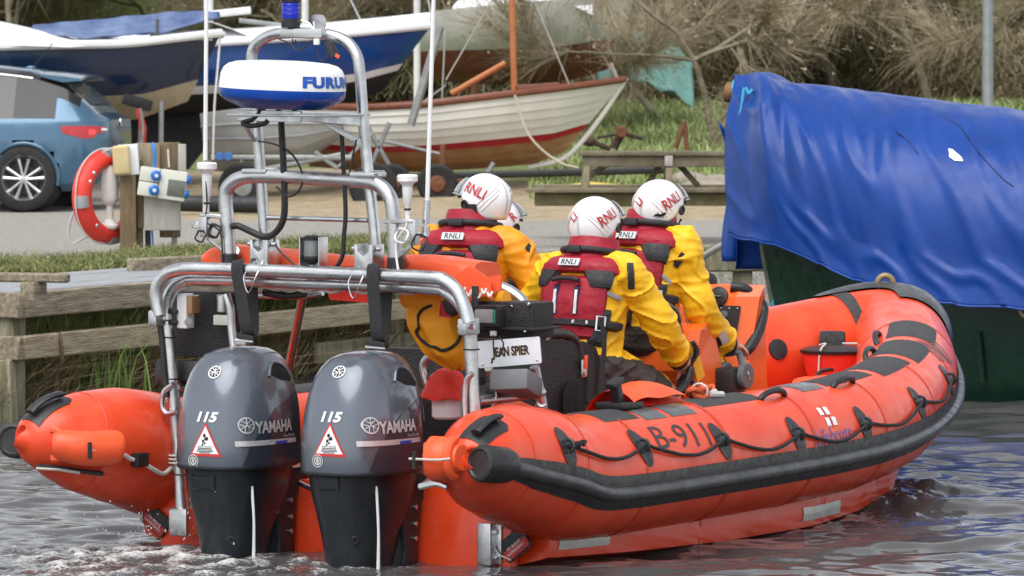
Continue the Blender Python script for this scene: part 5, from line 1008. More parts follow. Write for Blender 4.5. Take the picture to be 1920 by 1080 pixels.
def htext(pp_, HBV, hel, s, u0, v0, u1, v1, h, m=HRED):
    a, na = hit(u0, v0, HBV); b, nb = hit(u1, v1, HBV)
    if a is None or b is None: print('helmet text miss', u0, v0, a, b); return
    n = (na + nb).normalized(); x = b - a; t = textm(s, h, .015); w = max(q.x for q in t[0]) * 2; t = [Vector((q.x * x.length / w, q.y, 0)) for q in t[0]], t[1]
    d = ((BI @ at(u0, v0, 24)) - CL).normalized()
    if n.dot(d) > 0: n = -n
    pp_('lettering', wrap(t, HBV, (a + b) / 2, x, n.cross(x), .008, .15, .012), m, hel)
def tape(pp_, body, uv, w, m, name='reflective_tape'):
    bv = bvh(body); uv = [(lerp(a[0], b[0], k / 5), lerp(a[1], b[1], k / 5)) for a, b in zip(uv[:-1], uv[1:]) for k in range(5)] + [uv[-1]]; P = [hit(u, v, bv) for u, v in uv]; P = [(p, n) for p, n in P if p]
    if len(P) < 2: print('tape miss', uv); return
    Q = [p for p, n in P]; out = []
    for i, q in enumerate(Q):
        T = (Q[min(i + 1, len(Q) - 1)] - Q[max(i - 1, 0)]).normalized(); h, n, k, d = bv.find_nearest(q); c = n.cross(T).normalized(); out.append([h + n * .012 - c * w / 2, h + n * .014, h + n * .012 + c * w / 2])
    pp_(name, loft(out, False, False), m)
V3 = Vector
def seat_legs(b, x, s=1): return [((b - .24, x + .36, .66), (b - .26, x + .3, .28), (b - .26, x + .5, .24)), ((b + .24, x + .36, .66), (b + .26, x + .3, .28), (b + .26, x + .5, .24))]
# rear starboard: watches ahead, hand down by the console
t, pp_, HBV, hel, body = person('crew member in yellow suit seated nearest, black grab rail behind', (.355, 1.98, .8), 4, 10, .58,
    [((-.12, 2.2, 1.0), (-.02, 2.42, .92), (.2, 1, -.2), (0, 0, -1), 1.0), ((.69, 2.2, .98), (.68, 2.42, .78), (.0, .8, -.5), (-1, 0, 0), 1.1)],
    [((.05, 2.36, .66), (.04, 2.34, .28), (.04, 2.5, .24)), ((.6, 2.38, .6), (.6, 2.5, .3), (.6, 2.7, .26))], YEL, bb(1118, 420, .35), 6, seed=3)
htext(pp_, HBV, hel, 'RNLI', 1124, 418, 1150, 397, .055); htext(pp_, HBV, hel, 'LI', 1074, 412, 1081, 403, .045)
tape(pp_, body, [(1118, 543), (1140, 550), (1162, 560)], .022, REFG); tape(pp_, body, [(1176, 580), (1182, 605), (1205, 625), (1225, 668)], .022, REFG); tape(pp_, body, [(1181, 495), (1184, 540)], .035, CHAR, 'arm_pocket')
# front starboard: the helm, right hand on the throttles
hw = bb(1378, 650, .6)
t, pp_, HBV, hel, body = person('helmsman in yellow suit with right hand on the throttle levers', (.30, 2.68, .90), 6, 9, .60,
    [((-.1, 2.98, 1.05), (-.05, 3.2, 1.0), (.1, 1, 0), (0, 0, -1), 1.0), (bb(1312, 575, .6) + V3((0, 0, -.01)), bb(1366, 648, .6), bb(1378, 653, .6) - bb(1366, 648, .6) + V3((.01, .06, .0)), (0.1, .1, -1), .95)],
    seat_legs(.30, 2.72), YEL, bb(1238, 387, .35), 10, seed=5)
htext(pp_, HBV, hel, 'RNLI', 1244, 387, 1270, 366, .055); htext(pp_, HBV, hel, 'LI', 1197, 383, 1203, 374, .045)
a, n = hit(1237, 403, HBV)
if a:
    x_ = n.cross(V3((0, 0, 1))).normalized() * -1; y_ = n.cross(x_); pp_('lizard_sticker', wrap(join(fine(tube([(-.03, -.008, 0), (-.015, .002, 0), (.005, -.002, 0), (.03, .012, 0)], [.003, .006, .007, .005], 6, 3), .02), tube([(-.012, .014, 0), (-.008, 0, 0), (-.014, -.014, 0)], .002, 5), tube([(.012, .018, 0), (.012, .002, 0), (.018, -.012, 0)], .002, 5)), HBV, a, x_, y_, .008, .15, .02), INK, hel)
tape(pp_, body, [(1230, 508), (1245, 520), (1256, 532)], .022, REFG); tape(pp_, body, [(1272, 575), (1290, 600), (1320, 625), (1350, 655)], .022, REFG); tape(pp_, body, [(1283, 475), (1266, 500)], .035, CHAR, 'arm_pocket'); tape(pp_, body, [(1350, 622), (1360, 640)], .045, LBL, 'white_patch')
# rear port: head turned to the left, visor up
t, pp_, HBV, hel, body = person('crew member in amber suit looking left with visor raised', (-.42, 2.08, .89), -6, 8, .615,
    [((-.78, 2.2, 1.12), (-.75, 2.42, 1.0), (.2, 1, 0), (0, 0, -1), 1.0), ((.02, 2.26, 1.06), (-.08, 2.5, .95), (-.2, 1, -.1), (0, 0, -1), 1.0)],
    seat_legs(-.42, 2.1), AMB, bb(906, 376, -.38), -82, seed=8)
htext(pp_, HBV, hel, 'RNLI', 876, 350, 910, 366, .055)
a, n = hit(885, 394, HBV)
if a: x_ = n.cross(V3((0, 0, 1))).normalized() * -1; pp_('ear_patch', wrap(poly2([(-.033, -.033), (.033, -.033), (.033, .033), (-.033, .033)]), HBV, a, x_, n.cross(x_), .008, .15, .02), CHAR, hel)
tape(pp_, body, [(985, 462), (996, 474)], .05, CHAR, 'arm_pocket')
# front port: mostly hidden
t, pp_, HBV, hel, body = person('crew member mostly hidden behind the one in amber, white helmet showing', (-.62, 2.78, .78), 0, 8, .53,
    [((-.92, 2.95, .98), (-.85, 3.2, .9), (.1, 1, 0), (0, 0, -1), 1.0), ((-.28, 2.95, .98), (-.2, 3.2, .9), (.1, 1, 0), (0, 0, -1), 1.0)], seat_legs(-.62, 2.8), YEL, bb(934, 420, -.6), 20, seed=9, hidden=True)
htext(pp_, HBV, hel, 'R', 958, 410, 964, 402, .05)
# ================================================================ the covered green boat on the right
GRN = mat('hull_green', (.008, .036, .020), .32, var=.25, scale=5, bump=.08, bscale=30, coat=.15)
WORN = mat('worn_green', (.16, .17, .12), .7, var=.35, scale=14, col2=(.07, .1, .06))
TARP = mat('blue_tarpaulin', (.002, .042, .24), .36, var=.15, scale=3, bump=.06, bscale=120, rvar=.12, coat=.0, spec=.4)
CORD = mat('cyan_cord', (.06, .38, .55), .6)
G0 = Vector((1.93, 35.3, 0)); GD = Vector((.965, -.262, 0)); GNr = Vector((-.262, -.965, 0))   # bow foot, aft, toward the camera
GM = frm(G0, GD, -GNr)                          # local x aft, y away from the camera, z up
gb = thing('covered_boat', 'dark green wooden boat moored under a blue tarpaulin', 'boat', GM)
def gsec(x):
    w = 1.12 * (1 - math.exp(-(x + .12) * 1.15)) if x > -.1 else .02; w *= 1 - .12 * smoothstep(4.5, 7, x); z1 = 1.12 - .06 * x + .008 * x * x; xb = max(x, 0)
    ks = [(1, z1), (1.0, z1 - .3), (.97, .45), (.88, .1), (.6, -.3), (.06, -.55)]
    rake = [-.12, -.06, .02, .1, .25, .5]
    L_ = [Vector((x + rake[i] * math.exp(-x * .9), -a * w - .02, z)) for i, (a, z) in enumerate(ks)]; return L_ + [Vector((q.x, -q.y, q.z)) for q in L_[::-1]]
gx_ = [0, .12, .3, .55, .9, 1.4, 2, 2.8, 3.8, 5, 6.2, 7]
obj('hull', loft([gsec(x) for x in gx_], True), GRN, gb)
obj('stem', tube([Vector((-.13, 0, 1.18)), Vector((-.08, 0, .85)), Vector((.0, 0, .45)), Vector((.08, 0, .1)), Vector((.26, 0, -.3))], .05, 10, 4), WORN, gb)
obj('rub_rail', tube([gsec(x)[0] + Vector((0, -.03, -.02)) for x in gx_], .035, 8, 3), WORN, gb)
for x in (1.6, 3.1): obj('rudder_strap', tube([gsec(x)[2] + Vector((0, -.02, 0)), gsec(x)[3] + Vector((0, -.02, 0))], .02, 8), GRN, gb)
GI = GM.inverted(); GC = GI @ Vector((0, 0, CH))
def gy(u, v, y):                                # photo pixel on a lengthwise plane of that boat
    d = GI @ at(u, v, 34) - GC; return GC + d * ((y - GC.y) / d.y)
def tz(x): return 2.13 - .12 * x
FOLD = [(.0, .18, .07, .05), (.0, .36, .045, .06), (.03, .55, .05, .05), (.1, .75, .04, .05), (.2, .95, .04, .045), (.38, 1.05, .035, .05), (.5, 1.15, .04, .05), (.66, 1.35, .04, .05), (.85, 1.5, .035, .06), (1.05, 1.9, .04, .07), (1.3, 2.3, .03, .05), (1.7, 2.6, .04, .07), (2.2, 3.4, .04, .08), (3, 4.3, .04, .08)]
def tarp(s, t):      # s along from the bow, t from the ridge down the near side (negative: far side)
    x = lerp(-.34, 6.6, s ** 1.35); w = 1.2 * (1 - math.exp(-(x + .42) * 1.25)) + .1; a = abs(t); sg = -1 if t >= 0 else 1
    zr = tz(x); ze = interp(x, [-.4, .1, .5, 1.2, 2, 4, 7], [1.1, 1.02, .9, .68, .62, .58, .55]) ; zg = ze + .32
    if a < .72: k = a / .72 * math.pi / 2; y = w * math.sin(k) ** .95; z = zg + (zr - zg) * math.cos(k) ** .75 + .05 * math.cos(k) ** 6
    else: k = (a - .72) / .28; y = w + .05 * k; z = lerp(zg, ze + .01 * math.sin(x * 7), k)
    d = 0
    for x0, x1, am, wd in FOLD:
        c = lerp(x0 - .2, x1, a ** .75); e = abs(x - c) / (2.0 * wd * (1 + 1.2 * a)); d += (2.0 - 1.35 * smoothstep(.35, 1.1, x)) * am * (max(0, 1 - e) ** 1.15 - .35 * math.exp(-((x - c - 3.2 * wd) / (2 * wd)) ** 2)) * math.sin(math.pi * min(1, a * .95 + .06)) 
    d += .02 * mnoise.noise(Vector((x * 2.1, a * 3, 1))) + .012 * mnoise.noise(Vector((x * 6, a * 4, 5))) + .012 * smoothstep(.7, 1, a) * math.sin(x * 5 + 2 * mnoise.noise(Vector((x, 0, 0))))
    q_ = mnoise.noise(Vector((x * 3.1 - a * 2.2, a * 2.4, 9))); d += .03 * max(0, 1 - 6 * abs(q_)) * smoothstep(.05, .3, a)
    return Vector((x + .02 * math.sin(a * 8), sg * (y + d * .75), z + d * .55))
tm = thing('tarpaulin', 'blue tarpaulin draped in folds over the green boat', 'tarpaulin', GM)
tg = grid(lambda a, b: tarp(a, lerp(-1, 1, b)), 190, 110); o = obj('sheet', tg, TARP, tm, ang=80); so = o.modifiers.new('thick', 'SOLIDIFY'); so.thickness = .006
fl = grid(lambda a, b: Vector((lerp(-.36, -.12, a) - .06 * math.sin(math.pi * a) + .03 * math.sin(b * 9 + a * 3), lerp(-.16, .4, b * .4 + a * .2) , lerp(2.0, .82, b) + .12 * a * (1 - b) - .25 * (1 - b) * (1 - a) * (b < .5))), 14, 30); o = obj('front_flap', fl, TARP, tm); so = o.modifiers.new('thick', 'SOLIDIFY'); so.thickness = .006
fl = grid(lambda a, b: gy(lerp(1346 + 20 * b + 12 * math.sin(b * 5), 1398 + 10 * b, a), lerp(lerp(228, 300, a), 490, b), .35) + Vector((0, .05 * math.sin(a * 5 + b * 3), 0)), 14, 22); o = obj('side_flap', fl, TARP, tm); so = o.modifiers.new('thick', 'SOLIDIFY'); so.thickness = .006
obj('hem', tube([tarp(i / 120, 1.0) + Vector((0, -.004, 0)) for i in range(121)], .009, 6), TARP, tm)
for P in ([(1738, 192), (1768, 218), (1800, 238), (1820, 265), (1845, 298), (1880, 335), (1900, 350)], [(1645, 215), (1678, 245), (1700, 262), (1722, 290)]):
    TGB = bvh(tg); pts = []
    for u, v in P:
        d = (GI @ at(u, v, 34) - GC).normalized(); p, n, i, t_ = TGB.ray_cast(GC, d)
        if p: pts.append(p - d * .008)
    if len(pts) > 2: obj('seam_cord', tube(pts, .005, 6, 3), mat('dark_seam', (.008, .012, .07), .5), tm)
d = (GI @ at(1792, 293, 34) - GC).normalized(); p, n, i, t_ = TGB.ray_cast(GC, d)
if p:
    n = -n if n.dot(d) > 0 else n
    x_ = Vector((1, 0, 0)); x_ = (x_ - n * x_.dot(n)).normalized(); obj('white_patch', wrap(poly2([(-.06, .07), (-.03, .06), (.045, -.02), (.06, -.06), (.0, -.055), (-.04, -.02)]), TGB, p, x_, n.cross(x_), .012, .3, .02), WHITE, tm)
rpq = Vector((-.40, 0, tz(-.4) - .075))
rpole = thing('ridge_pole', 'dark weathered end of the ridge pole poking from the blue tarpaulin', 'pole', GM @ Matrix.Translation(rpq))
obj('pole', cyl((0, 0, 0), (1, 0, -.125), .075, 6.3, 18, .05), mat('pole_wood', (.1, .06, .035), .7, var=.5, scale=12, col2=(.3, .14, .05)), rpole); obj('lashing', tube([Vector((.05 + .004 * k, .082 * math.cos(k * .7), .082 * math.sin(k * .7))) for k in range(30)], .008, 6), CORD, rpole)
obj('lacing_cord', xf(tube([gy(u, v, -.27) for u, v in ((1411, 168), (1404, 175), (1396, 165), (1390, 205), (1381, 232), (1382, 255), (1386, 270))], .012, 7, 4), Matrix()), CORD, tm)
tag(obj('blue_rope', xf(tube([gy(u, v, -.05) for u, v in ((1452, 480), (1448, 505), (1450, 520), (1456, 540), (1455, 560), (1448, 572), (1460, 574))], .014, 7, 4), GM), CORD), 'blue rope end dangling at the bow of the covered boat', 'rope')
pA = gy(1416, 430, .0); tag(obj('mooring_line', tube([at(1305, 490, 39.6), at(1340, 468, 38.3), at(1380, 447, 37), GM @ pA, GM @ (pA + Vector((.3, .1, .1)))], .026, 8, 5), mat('pale_rope', (.5, .48, .43), .85, bump=.8, bscale=60)), 'thick pale mooring rope running from the quay to the covered boat', 'rope')
tag(obj('hanging_rope', xf(tube([gy(u, v, -1.2) for u, v in ((1908, 560), (1912, 580), (1920, 592), (1930, 585))], .014, 7, 4), GM), mat('tan_rope', (.4, .33, .22), .85)), 'tan rope hanging from the side of the covered boat', 'rope')
# ================================================================ lifebuoy post and power point
PW = mat('post_wood', (.2, .15, .09), .8, var=.4, scale=5, bump=.6, bscale=25, col2=(.42, .36, .26), stretch=(6, 6, .8)); PWD = mat('post_brown', (.12, .085, .05), .8, var=.4, scale=5, bump=.6, bscale=25, col2=(.26, .19, .11), stretch=(6, 6, .8)); PLY = mat('grey_ply', (.34, .33, .3), .75, var=.2, scale=4, bump=.4, bscale=20, col2=(.48, .46, .4), stretch=(8, 8, 1))
YP = 40.1; kp = YP / FPX
def wp(u, v, dy=0): return at(u, v, YP + dy)
o = wp(262, 470); lp_ = thing('service_post', 'grey wooden posts and board carrying the power sockets', 'post', Matrix.Translation((o.x, o.y, .74)))
LO = Vector((o.x, o.y, .74))
def lbox(name, u0, u1, v0, v1, dy, th, m, par, org, bev=.01, rot=None):
    a, b = wp(u0, v1, dy), wp(u1, v0, dy); return obj(name, box((a + b) / 2 - org, (abs(b.x - a.x), th, abs(b.z - a.z)), rot, bev), m, par)
lbox('post', 226, 256, 270, 476, -.02, .13, PWD, lp_, LO); lbox('post', 257, 268, 300, 475, .1, .1, PWD, lp_, LO); lbox('back_board', 254, 300, 268, 425, .12, .04, PW, lp_, LO); lbox('post', 300, 338, 267, 445, .2, .12, PWD, lp_, LO); lbox('post', 334, 349, 270, 330, .1, .04, PLY, lp_, LO)
lbox('mounting_board', 270, 338, 340, 432, -.06, .03, PLY, lp_, LO); lbox('ply_strip', 258, 272, 330, 428, .02, .05, PWD, lp_, LO); lbox('post', 322, 332, 430, 460, .2, .05, PLY, lp_, LO)
obj('blue_cable', tube([wp(286, 268, -.02) - LO, wp(290, 285, -.05) - LO, wp(289, 320, -.05) - LO], .014, 8, 4), mat('cable_blue', (.02, .2, .6), .4), lp_); obj('black_pipe', tube([wp(277, 432, .05) - LO, wp(278, 470, .05) - LO], .024, 10), BLK, lp_); obj('blue_cable', tube([wp(285, 432, 0) - LO, wp(287, 462, 0) - LO], .008, 6), MATS['cable_blue'], lp_); obj('white_cord', tube([wp(315, 280, .1) - LO, wp(317, 314, .05) - LO], .008, 6), ROPEW, lp_)
o = wp(308, 345, -.12); pb = thing('power_box', 'cream electrical box with four blue sockets tilted on the board', 'electric box', Matrix.Translation(o) @ Matrix.Rotation(R(8), 4, 'Y')); BXM = mat('cream_box', (.62, .63, .55), .45, var=.06, scale=6); BLS = mat('socket_blue', (.015, .16, .55), .35)
obj('cabinet', box((.07, 0, 0), (.22, .12, .24), None, .01), BXM, pb); obj('dark_window', box((.105, -.061, -.02), (.14, .008, .135), None, .006), mat('smoked_cover', (.13, .14, .12), .25), pb)
for z_ in (.062, -.058):
    b_ = obj('socket_housing', box((-.125, 0, z_), (.16, .13, .115), None, .008), BXM, pb); s_ = obj('socket', lathe([(.035, 0), (.042, .015), (.042, .04), (.03, .05), (.001, .05)], 18, zto((-.08, -.06, z_), (.35, -1, 0)), False), BLS, pb); obj('socket_pin', cyl((-.066, -.108, z_), (.35, -1, 0), .016, .006, 12), WHITE, s_); obj('socket', lathe([(.03, 0), (.036, .012), (.036, .03), (.001, .04)], 14, zto((.175, -.02, z_), (1, -.3, 0)), False), BLS, pb)
o = wp(233, 300, -.1); jb = thing('junction_box', 'yellowed plastic junction box on top of the lifebuoy post', 'electric box', Matrix.Translation(o) @ Matrix.Rotation(R(-4), 4, 'Y')); obj('cover', box((-.02, -.02, 0), (.14, .1, .24), None, .025, 3), mat('aged_cream', (.5, .38, .17), .5, var=.3, scale=8, col2=(.6, .5, .28)), jb); obj('back_box', box((.035, .05, 0), (.16, .08, .25), None, .006), PLATE, jb)
# lifebuoy hung on the post
o = wp(203, 368, .02); lbm = Matrix.Translation(o) @ Matrix.Rotation(R(52), 4, 'Z') @ Matrix.Rotation(R(4), 4, 'Y'); lb = thing('lifebuoy', 'red ring lifebuoy with grey bands hanging on the wooden post', 'lifebuoy', lbm); LRED = mat('buoy_red', (.68, .045, .03), .42, var=.1, scale=5)
def bring(a, k=0): return Vector((.315 * math.cos(a), 0, .315 * math.sin(a)))
obj('ring', tube([bring(6.2832 * i / 40) for i in range(40)], .082, 16, 0, True, sq=(1, .75)), LRED, lb)
for a in (100, 190, 280, 10): obj('grey_band', tube([bring(R(a + k * 4)) for k in range(-2, 3)], .0845, 16, 0, False, True, (1, .76)), REFG, lb)
obj('grab_rope', tube([bring(6.2832 * i / 48) * (1.24 + .05 * abs(math.sin(i / 48 * 12.566))) for i in range(48)], .006, 6, 0, True), ROPEW, lb)
for a in (145, 160, 232): obj('rope_clip', ellip(bring(R(a)) * .98 + Vector((0, -.065, 0)), (.02, .015, .02), 10, 6), STEEL, lb)
o = wp(206, 372, -.02); lh = thing('lifebuoy_light', 'white plastic float light hanging inside the lifebuoy', 'float light', Matrix.Translation(o)); obj('body', lathe([(.02, -.27), (.07, -.24), (.075, -.22), (.03, -.17), (.028, -.06), (.05, -.04), (.068, -.0), (.068, .16), (.05, .24), (.03, .27)], 18), mat('dull_white', (.62, .6, .57), .5), lh)
tag(obj('trailing_rope', tube([wp(u, v, -.06) for u, v in ((230, 272), (195, 285), (172, 310), (165, 335), (152, 345), (148, 380), (133, 410), (128, 440), (135, 457), (150, 450), (165, 443))], .011, 7, 4), mat('grey_cord', (.45, .45, .44), .8)), 'grey rope trailing from the lifebuoy', 'rope')
# ================================================================ parked hatchback
CARP = mat('car_blue', (.05, .125, .205), .22, .45, var=.04, scale=2, coat=.8, rvar=.04); CGL = mat('car_glass', (.015, .018, .02), .06, var=.05, coat=.5, rvar=.02); TYRE = mat('tyre', (.018, .018, .019), .75, var=.25, scale=20, bump=.3, bscale=40); RIM = mat('alloy', (.6, .61, .62), .3, .9, var=.06); TLR = mat('tail_red', (.42, .01, .012), .12, coat=.6, var=.25, scale=18); CHR = mat('chrome', (.8, .8, .8), .12, 1)
wc = gz(47, 392, .76); CM = Matrix.Translation((wc.x, wc.y, .745)) @ Matrix.Rotation(R(180 - 7), 4, 'Z')          # local: x forward along the car, y to its left... origin under the near rear wheel
car = thing('hatchback_car', 'blue hatchback car parked on the gravel with its tail to the right', 'car', CM)
CW = .89                                        # half width; the near wheel stands at y = 0, the car lies on the +/- side away from the camera
def csec(x):
    roof = interp(x, [-.93, -.80, -.72, -.45, 0, .6, 1.3, 1.9, 2.6, 3.0, 3.5], [.95, 1.02, 1.10, 1.33, 1.475, 1.54, 1.55, 1.48, 1.12, 1.0, .72]); belt = interp(x, [-.93, -.6, 0, 1, 2, 3, 3.5], [.93, .96, .965, .95, .93, .86, .66]); hw = interp(x, [-.95, -.88, -.7, -.35, .2, 1.6, 2.9, 3.3, 3.5], [.58, .72, .82, .885, .9, .9, .88, .8, .55]); bot = interp(x, [-.95, -.8, -.5, 3, 3.5], [.4, .27, .2, .2, .3])
    roof = max(roof, belt + .015); rw = interp(x, [-.95, -.5, 0, 1.2, 2, 2.6, 3.5], [.5, .6, .62, .64, .62, .72, .5]); h = roof - belt
    half = [(.0, bot), (hw * .86, bot), (hw * .97, bot + .08), (hw, .5), (hw * .985, .62), (hw * .995, .74), (hw * .965, belt - .04), (hw * .945, belt), (lerp(hw * .94, rw, .55), belt + h * .55), (rw + .035, belt + h * .86), (rw * .9, belt + h * .965), (rw * .45, roof), (0, roof + .003)]
    return half
xsC = sorted(set([-.95, -.93, -.9, -.86, -.8, -.72, -.62, -.5, -.42] + [-.36 + .12 * k for k in range(7)] + [.5, .62, .8, 1.0, 1.3, 1.6, 1.9, 2.1, 2.3, 2.45, 2.6, 2.8, 3, 3.2, 3.35, 3.45, 3.5]))
nh = 13; rings = []; YC = -CW + .08
for x in xsC:
    h_ = csec(x); x = x * .9 if x < 0 else x; rings.append([Vector((x, YC + b, z)) for b, z in h_] + [Vector((x, YC - b, z)) for b, z in h_[-2:0:-1]])
cv, cf = loft(rings); nring = len(rings[0]); fm = []; keep = []
for f in cf:
    c = sum((cv[i] for i in f), Vector()) / len(f); y_ = abs(c.y - YC); m_ = 0; belt = interp(c.x, [-.93, -.6, 0, 1, 2, 3, 3.5], [.93, .96, .965, .95, .93, .86, .66])
    if len(f) == 4:
        side = y_ > .52; 
        if side and c.z > belt + .03 and c.z < 1.46 - (.0 if c.x > .2 else (.2 - c.x) * .12) and .16 < c.x < 2.1 and not (.78 < c.x < .84) : m_ = 1
        if c.x < -.3 and c.x > -.72 and c.z > 1.0 and y_ < .56 and c.z > belt + .02: m_ = 3
        if m_ != 3 and c.x < .16 and c.z > belt + .07 + max(0, -c.x) * .16 and c.z < 1.44 and y_ > .5: m_ = 2
        if c.x > 1.95 and c.x < 2.6 and c.z > belt + .06 and y_ < .62: m_ = 1
    if any((Vector((c.x - wx_, c.z - .33)).length < .37 and y_ > .6 and c.z < .72) for wx_ in (0, 2.66)): continue
    keep.append(f); fm.append(m_)
obj('body', (cv, keep), [CARP, CGL, mat('gloss_black', (.012, .012, .014), .12, var=.05, rvar=.03), mat('hatch_glass_sky', (.2, .235, .245), .1, var=.05, coat=.5, rvar=.03)], car, fm=fm, ang=30);  # hatch glass base made pale to paint in the reflected sky
for wx_ in (0, 2.66):
    for s_ in (1, -1): obj('wheel_arch', tube([Vector((wx_ + .375 * math.cos(a), YC + s_ * (CW - .0), .33 + .375 * math.sin(a))) for a in [R(-10 + 10 * k) for k in range(21)]], .022, 8), CARP, car); obj('arch_liner', cyl((wx_, YC + s_ * (CW - .32), .33), (0, s_, 0), .37, .22, 24), BLK, car)
CBV = bvh((cv, cf))
def carwrap(name, pts, o_, x_, y_, m, off_=.006, par=None): return obj(name, wrap(poly2(pts), CBV, o_, x_, y_, off_, .5, .05), m, par or car)
tl = carwrap('tail_light', [(-.27, -.03), (-.1, -.085), (.0, -.075), (.04, -.03), (.17, -.01), (.18, .035), (-.05, .05), (-.28, .045)], (-.78, YC + .8, .84), Vector((-.62, -.78, 0)), (0, 0, 1), TLR, .012)
carwrap('light_glow', [(-.06, -.05), (.0, -.05), (.03, -.02), (.0, .02), (-.06, .01)], (-.78, YC + .8, .84), Vector((-.62, -.78, 0)), (0, 0, 1), mat('tail_bright', (.75, .06, .05), .15, coat=.5), .016, tl); carwrap('reverse_lens', [(.08, -.002), (.165, .0), (.17, .022), (.08, .024)], (-.78, YC + .8, .84), Vector((-.62, -.78, 0)), (0, 0, 1), CHR, .016, tl)
carwrap('tail_light', [(-.2, -.03), (.2, -.05), (.22, .04), (-.18, .04)], (-.78, YC - .8, .84), Vector((.62, -.78, 0)), (0, 0, 1), TLR, .012)
sp_ = obj('spoiler', loft([[Vector((x_, YC + y_, z_ + .02 - .035 * (y_ / .62) ** 2)) for x_, z_ in ((-.12, 1.445), (-.36, 1.425), (-.55, 1.40), (-.56, 1.375), (-.36, 1.36), (-.12, 1.42))] for y_ in [-.62 + .124 * k for k in range(11)]]), CARP, car)
obj('aerial', tube([Vector((.1, YC, 1.49)), Vector((-.12, YC, 1.76))], .006, 6), BLK, car); obj('aerial_base', ellip((.12, YC, 1.495), (.06, .03, .025), 10, 6), CARP, car)
obj('chrome_strip', tube([Vector((x_, YC + csec(x_)[9][0] + .006, csec(x_)[9][1] - .005)) for x_ in (-.05, .2, .6, 1, 1.5, 1.95)], .012, 8, 3), CHR, car)
carwrap('rear_window', [(-.5, -.13), (.5, -.13), (.46, .15), (-.46, .15)], (-.56, YC, 1.2), (0, -1, 0), (.55, 0, .83), mat('rear_glass_sky', (.10, .115, .12), .08, var=.05, coat=.6, rvar=.02), .01); obj('wiper', tube([Vector((-.72, YC + .02, 1.10)), Vector((-.7, YC + .34, 1.13))], .014, 6), BLK, car); obj('badge', lathe([(.05, 0), (.045, .012), (.03, .014), (.001, .014)], 18, zto((-.86, YC, .92), (-1, 0, .25)), False), CHR, car)  # rear window tinted pale, sky reflection put into its colour
for b_ in (.42,): obj('door_seam', tube([Vector((x_, YC + csec(max(x_, -.9))[k_][0] + .002, csec(max(x_, -.9))[k_][1])) for x_, k_ in ((.36, 7), (.42, 6), (.5, 5), (.52, 4), (.5, 3), (.44, 2))], .006, 6, 2), BLK, car)
obj('hatch_seam', tube([Vector((-.86 + .25 * abs(t_), YC + .78 * t_, .70)) for t_ in [-1 + .2 * k for k in range(11)]], .007, 6), BLK, car); obj('number_plate', box((-.9, YC, .62), (.02, .5, .11), None, .005), mat('plate_yellow', (.7, .5, .03), .4), car)
obj('bumper_step', loft([[Vector((-.9 + .3 * abs(t_) ** 2.4 + dx, YC + .8 * t_, z_)) for dx, z_ in ((0, .66), (.0, .45), (.06, .4), (.06, .66))] for t_ in [-1 + .1 * k for k in range(21)]]), CARP, car)
for wx_ in (0, 2.66):
    for s_ in (1, -1):
        cy = YC + s_ * (CW - .09); w = obj('wheel', lathe([(.23, -.1), (.31, -.105), (.345, -.085), (.352, -.05), (.352, .05), (.345, .085), (.31, .105), (.245, .1), (.235, .07)], 40, zto((wx_, cy, .345), (0, s_, 0)), False), TYRE, car)
        obj('rim', lathe([(.235, -.09), (.246, .085), (.236, .09), (.222, .07), (.2, .0)], 40, zto((wx_, cy, .345), (0, s_, 0)), False), RIM, w); obj('brake', cyl((wx_, cy, .33), (0, s_, 0), .15, .03, 20), BLK, w)
        sp = []
        for k in range(10):
            a = 6.2832 * k / 10 + .06 * (-1) ** k; c_, s2 = math.cos(a), math.sin(a); sp.append(tube([Vector((wx_ + c_ * .03, cy + s_ * .075, .33 + s2 * .03)), Vector((wx_ + c_ * .13, cy + s_ * .07, .33 + s2 * .13)), Vector((wx_ + c_ * .218, cy + s_ * .068, .33 + s2 * .218))], [.012, .015, .021], 6, 0, sq=(1, 1)))
        for k, s3 in enumerate(sp): obj('spoke', s3, RIM, w)
        obj('hub_cap', lathe([(.042, 0), (.038, .02), (.001, .024)], 16, zto((wx_, cy + s_ * .06, .33), (0, s_, 0)), False), RIM, w)
# ================================================================ laid-up boats behind
def prof_hull(Y, sheer, keel, beam, n=40, bilge=1.0, wfn=None, m=9):
    "hull of a boat lying across the view: sheer and keel lines as photo pixels at depth Y, stern first; near side about half a beam in front"
    us = [p[0] for p in sheer]; uk = [p[0] for p in keel]; R_ = []
    for i in range(n + 1):
        t = i / n; us_ = lerp(sheer[0][0], sheer[-1][0], t); S = at(us_, interp(us_, us, [p[1] for p in sheer]), Y); kk = lerp(keel[0][0], keel[-1][0], t); K = at(kk, interp(kk, uk, [p[1] for p in keel]), Y)
        w = beam / 2 * (wfn(t) if wfn else (math.sin(math.pi * (.18 + .82 * t) ** 1.0) ** .6 if t < 1 else 0)) + .004; half = []
        for j in range(m + 1):
            s = j / m; q = S.lerp(K, s); half.append(q + Vector((0, -w * (1 - s ** (2.2 * bilge)) ** .75 if s < 1 else 0, 0)))
        R_.append(half)
    return R_
def hull_obj(name, R_, mats_, cuts, par, Yc, org):
    m = len(R_[0]) - 1; rings = [[q - org for q in h] + [Vector((q.x, 2 * Yc - q.y, q.z)) - org for q in h[-2::-1]] for h in R_]; v, f = loft(rings, True, False); fm = []
    for q in f:
        c = sum((v[i] for i in q), Vector()) / len(q) + org; fm.append(0)
    k = 2 * m
    for i in range(len(R_) - 1):
        for j in range(k): s = (j + .5) / m; s = s if s <= 1 else 2 - s; fm[i * k + j] = sum(1 for c in cuts if s > c)
    f += [tuple(range(k + 1))]; fm.append(0); return obj(name, (v, f), mats_, par, fm=fm[:len(f)])
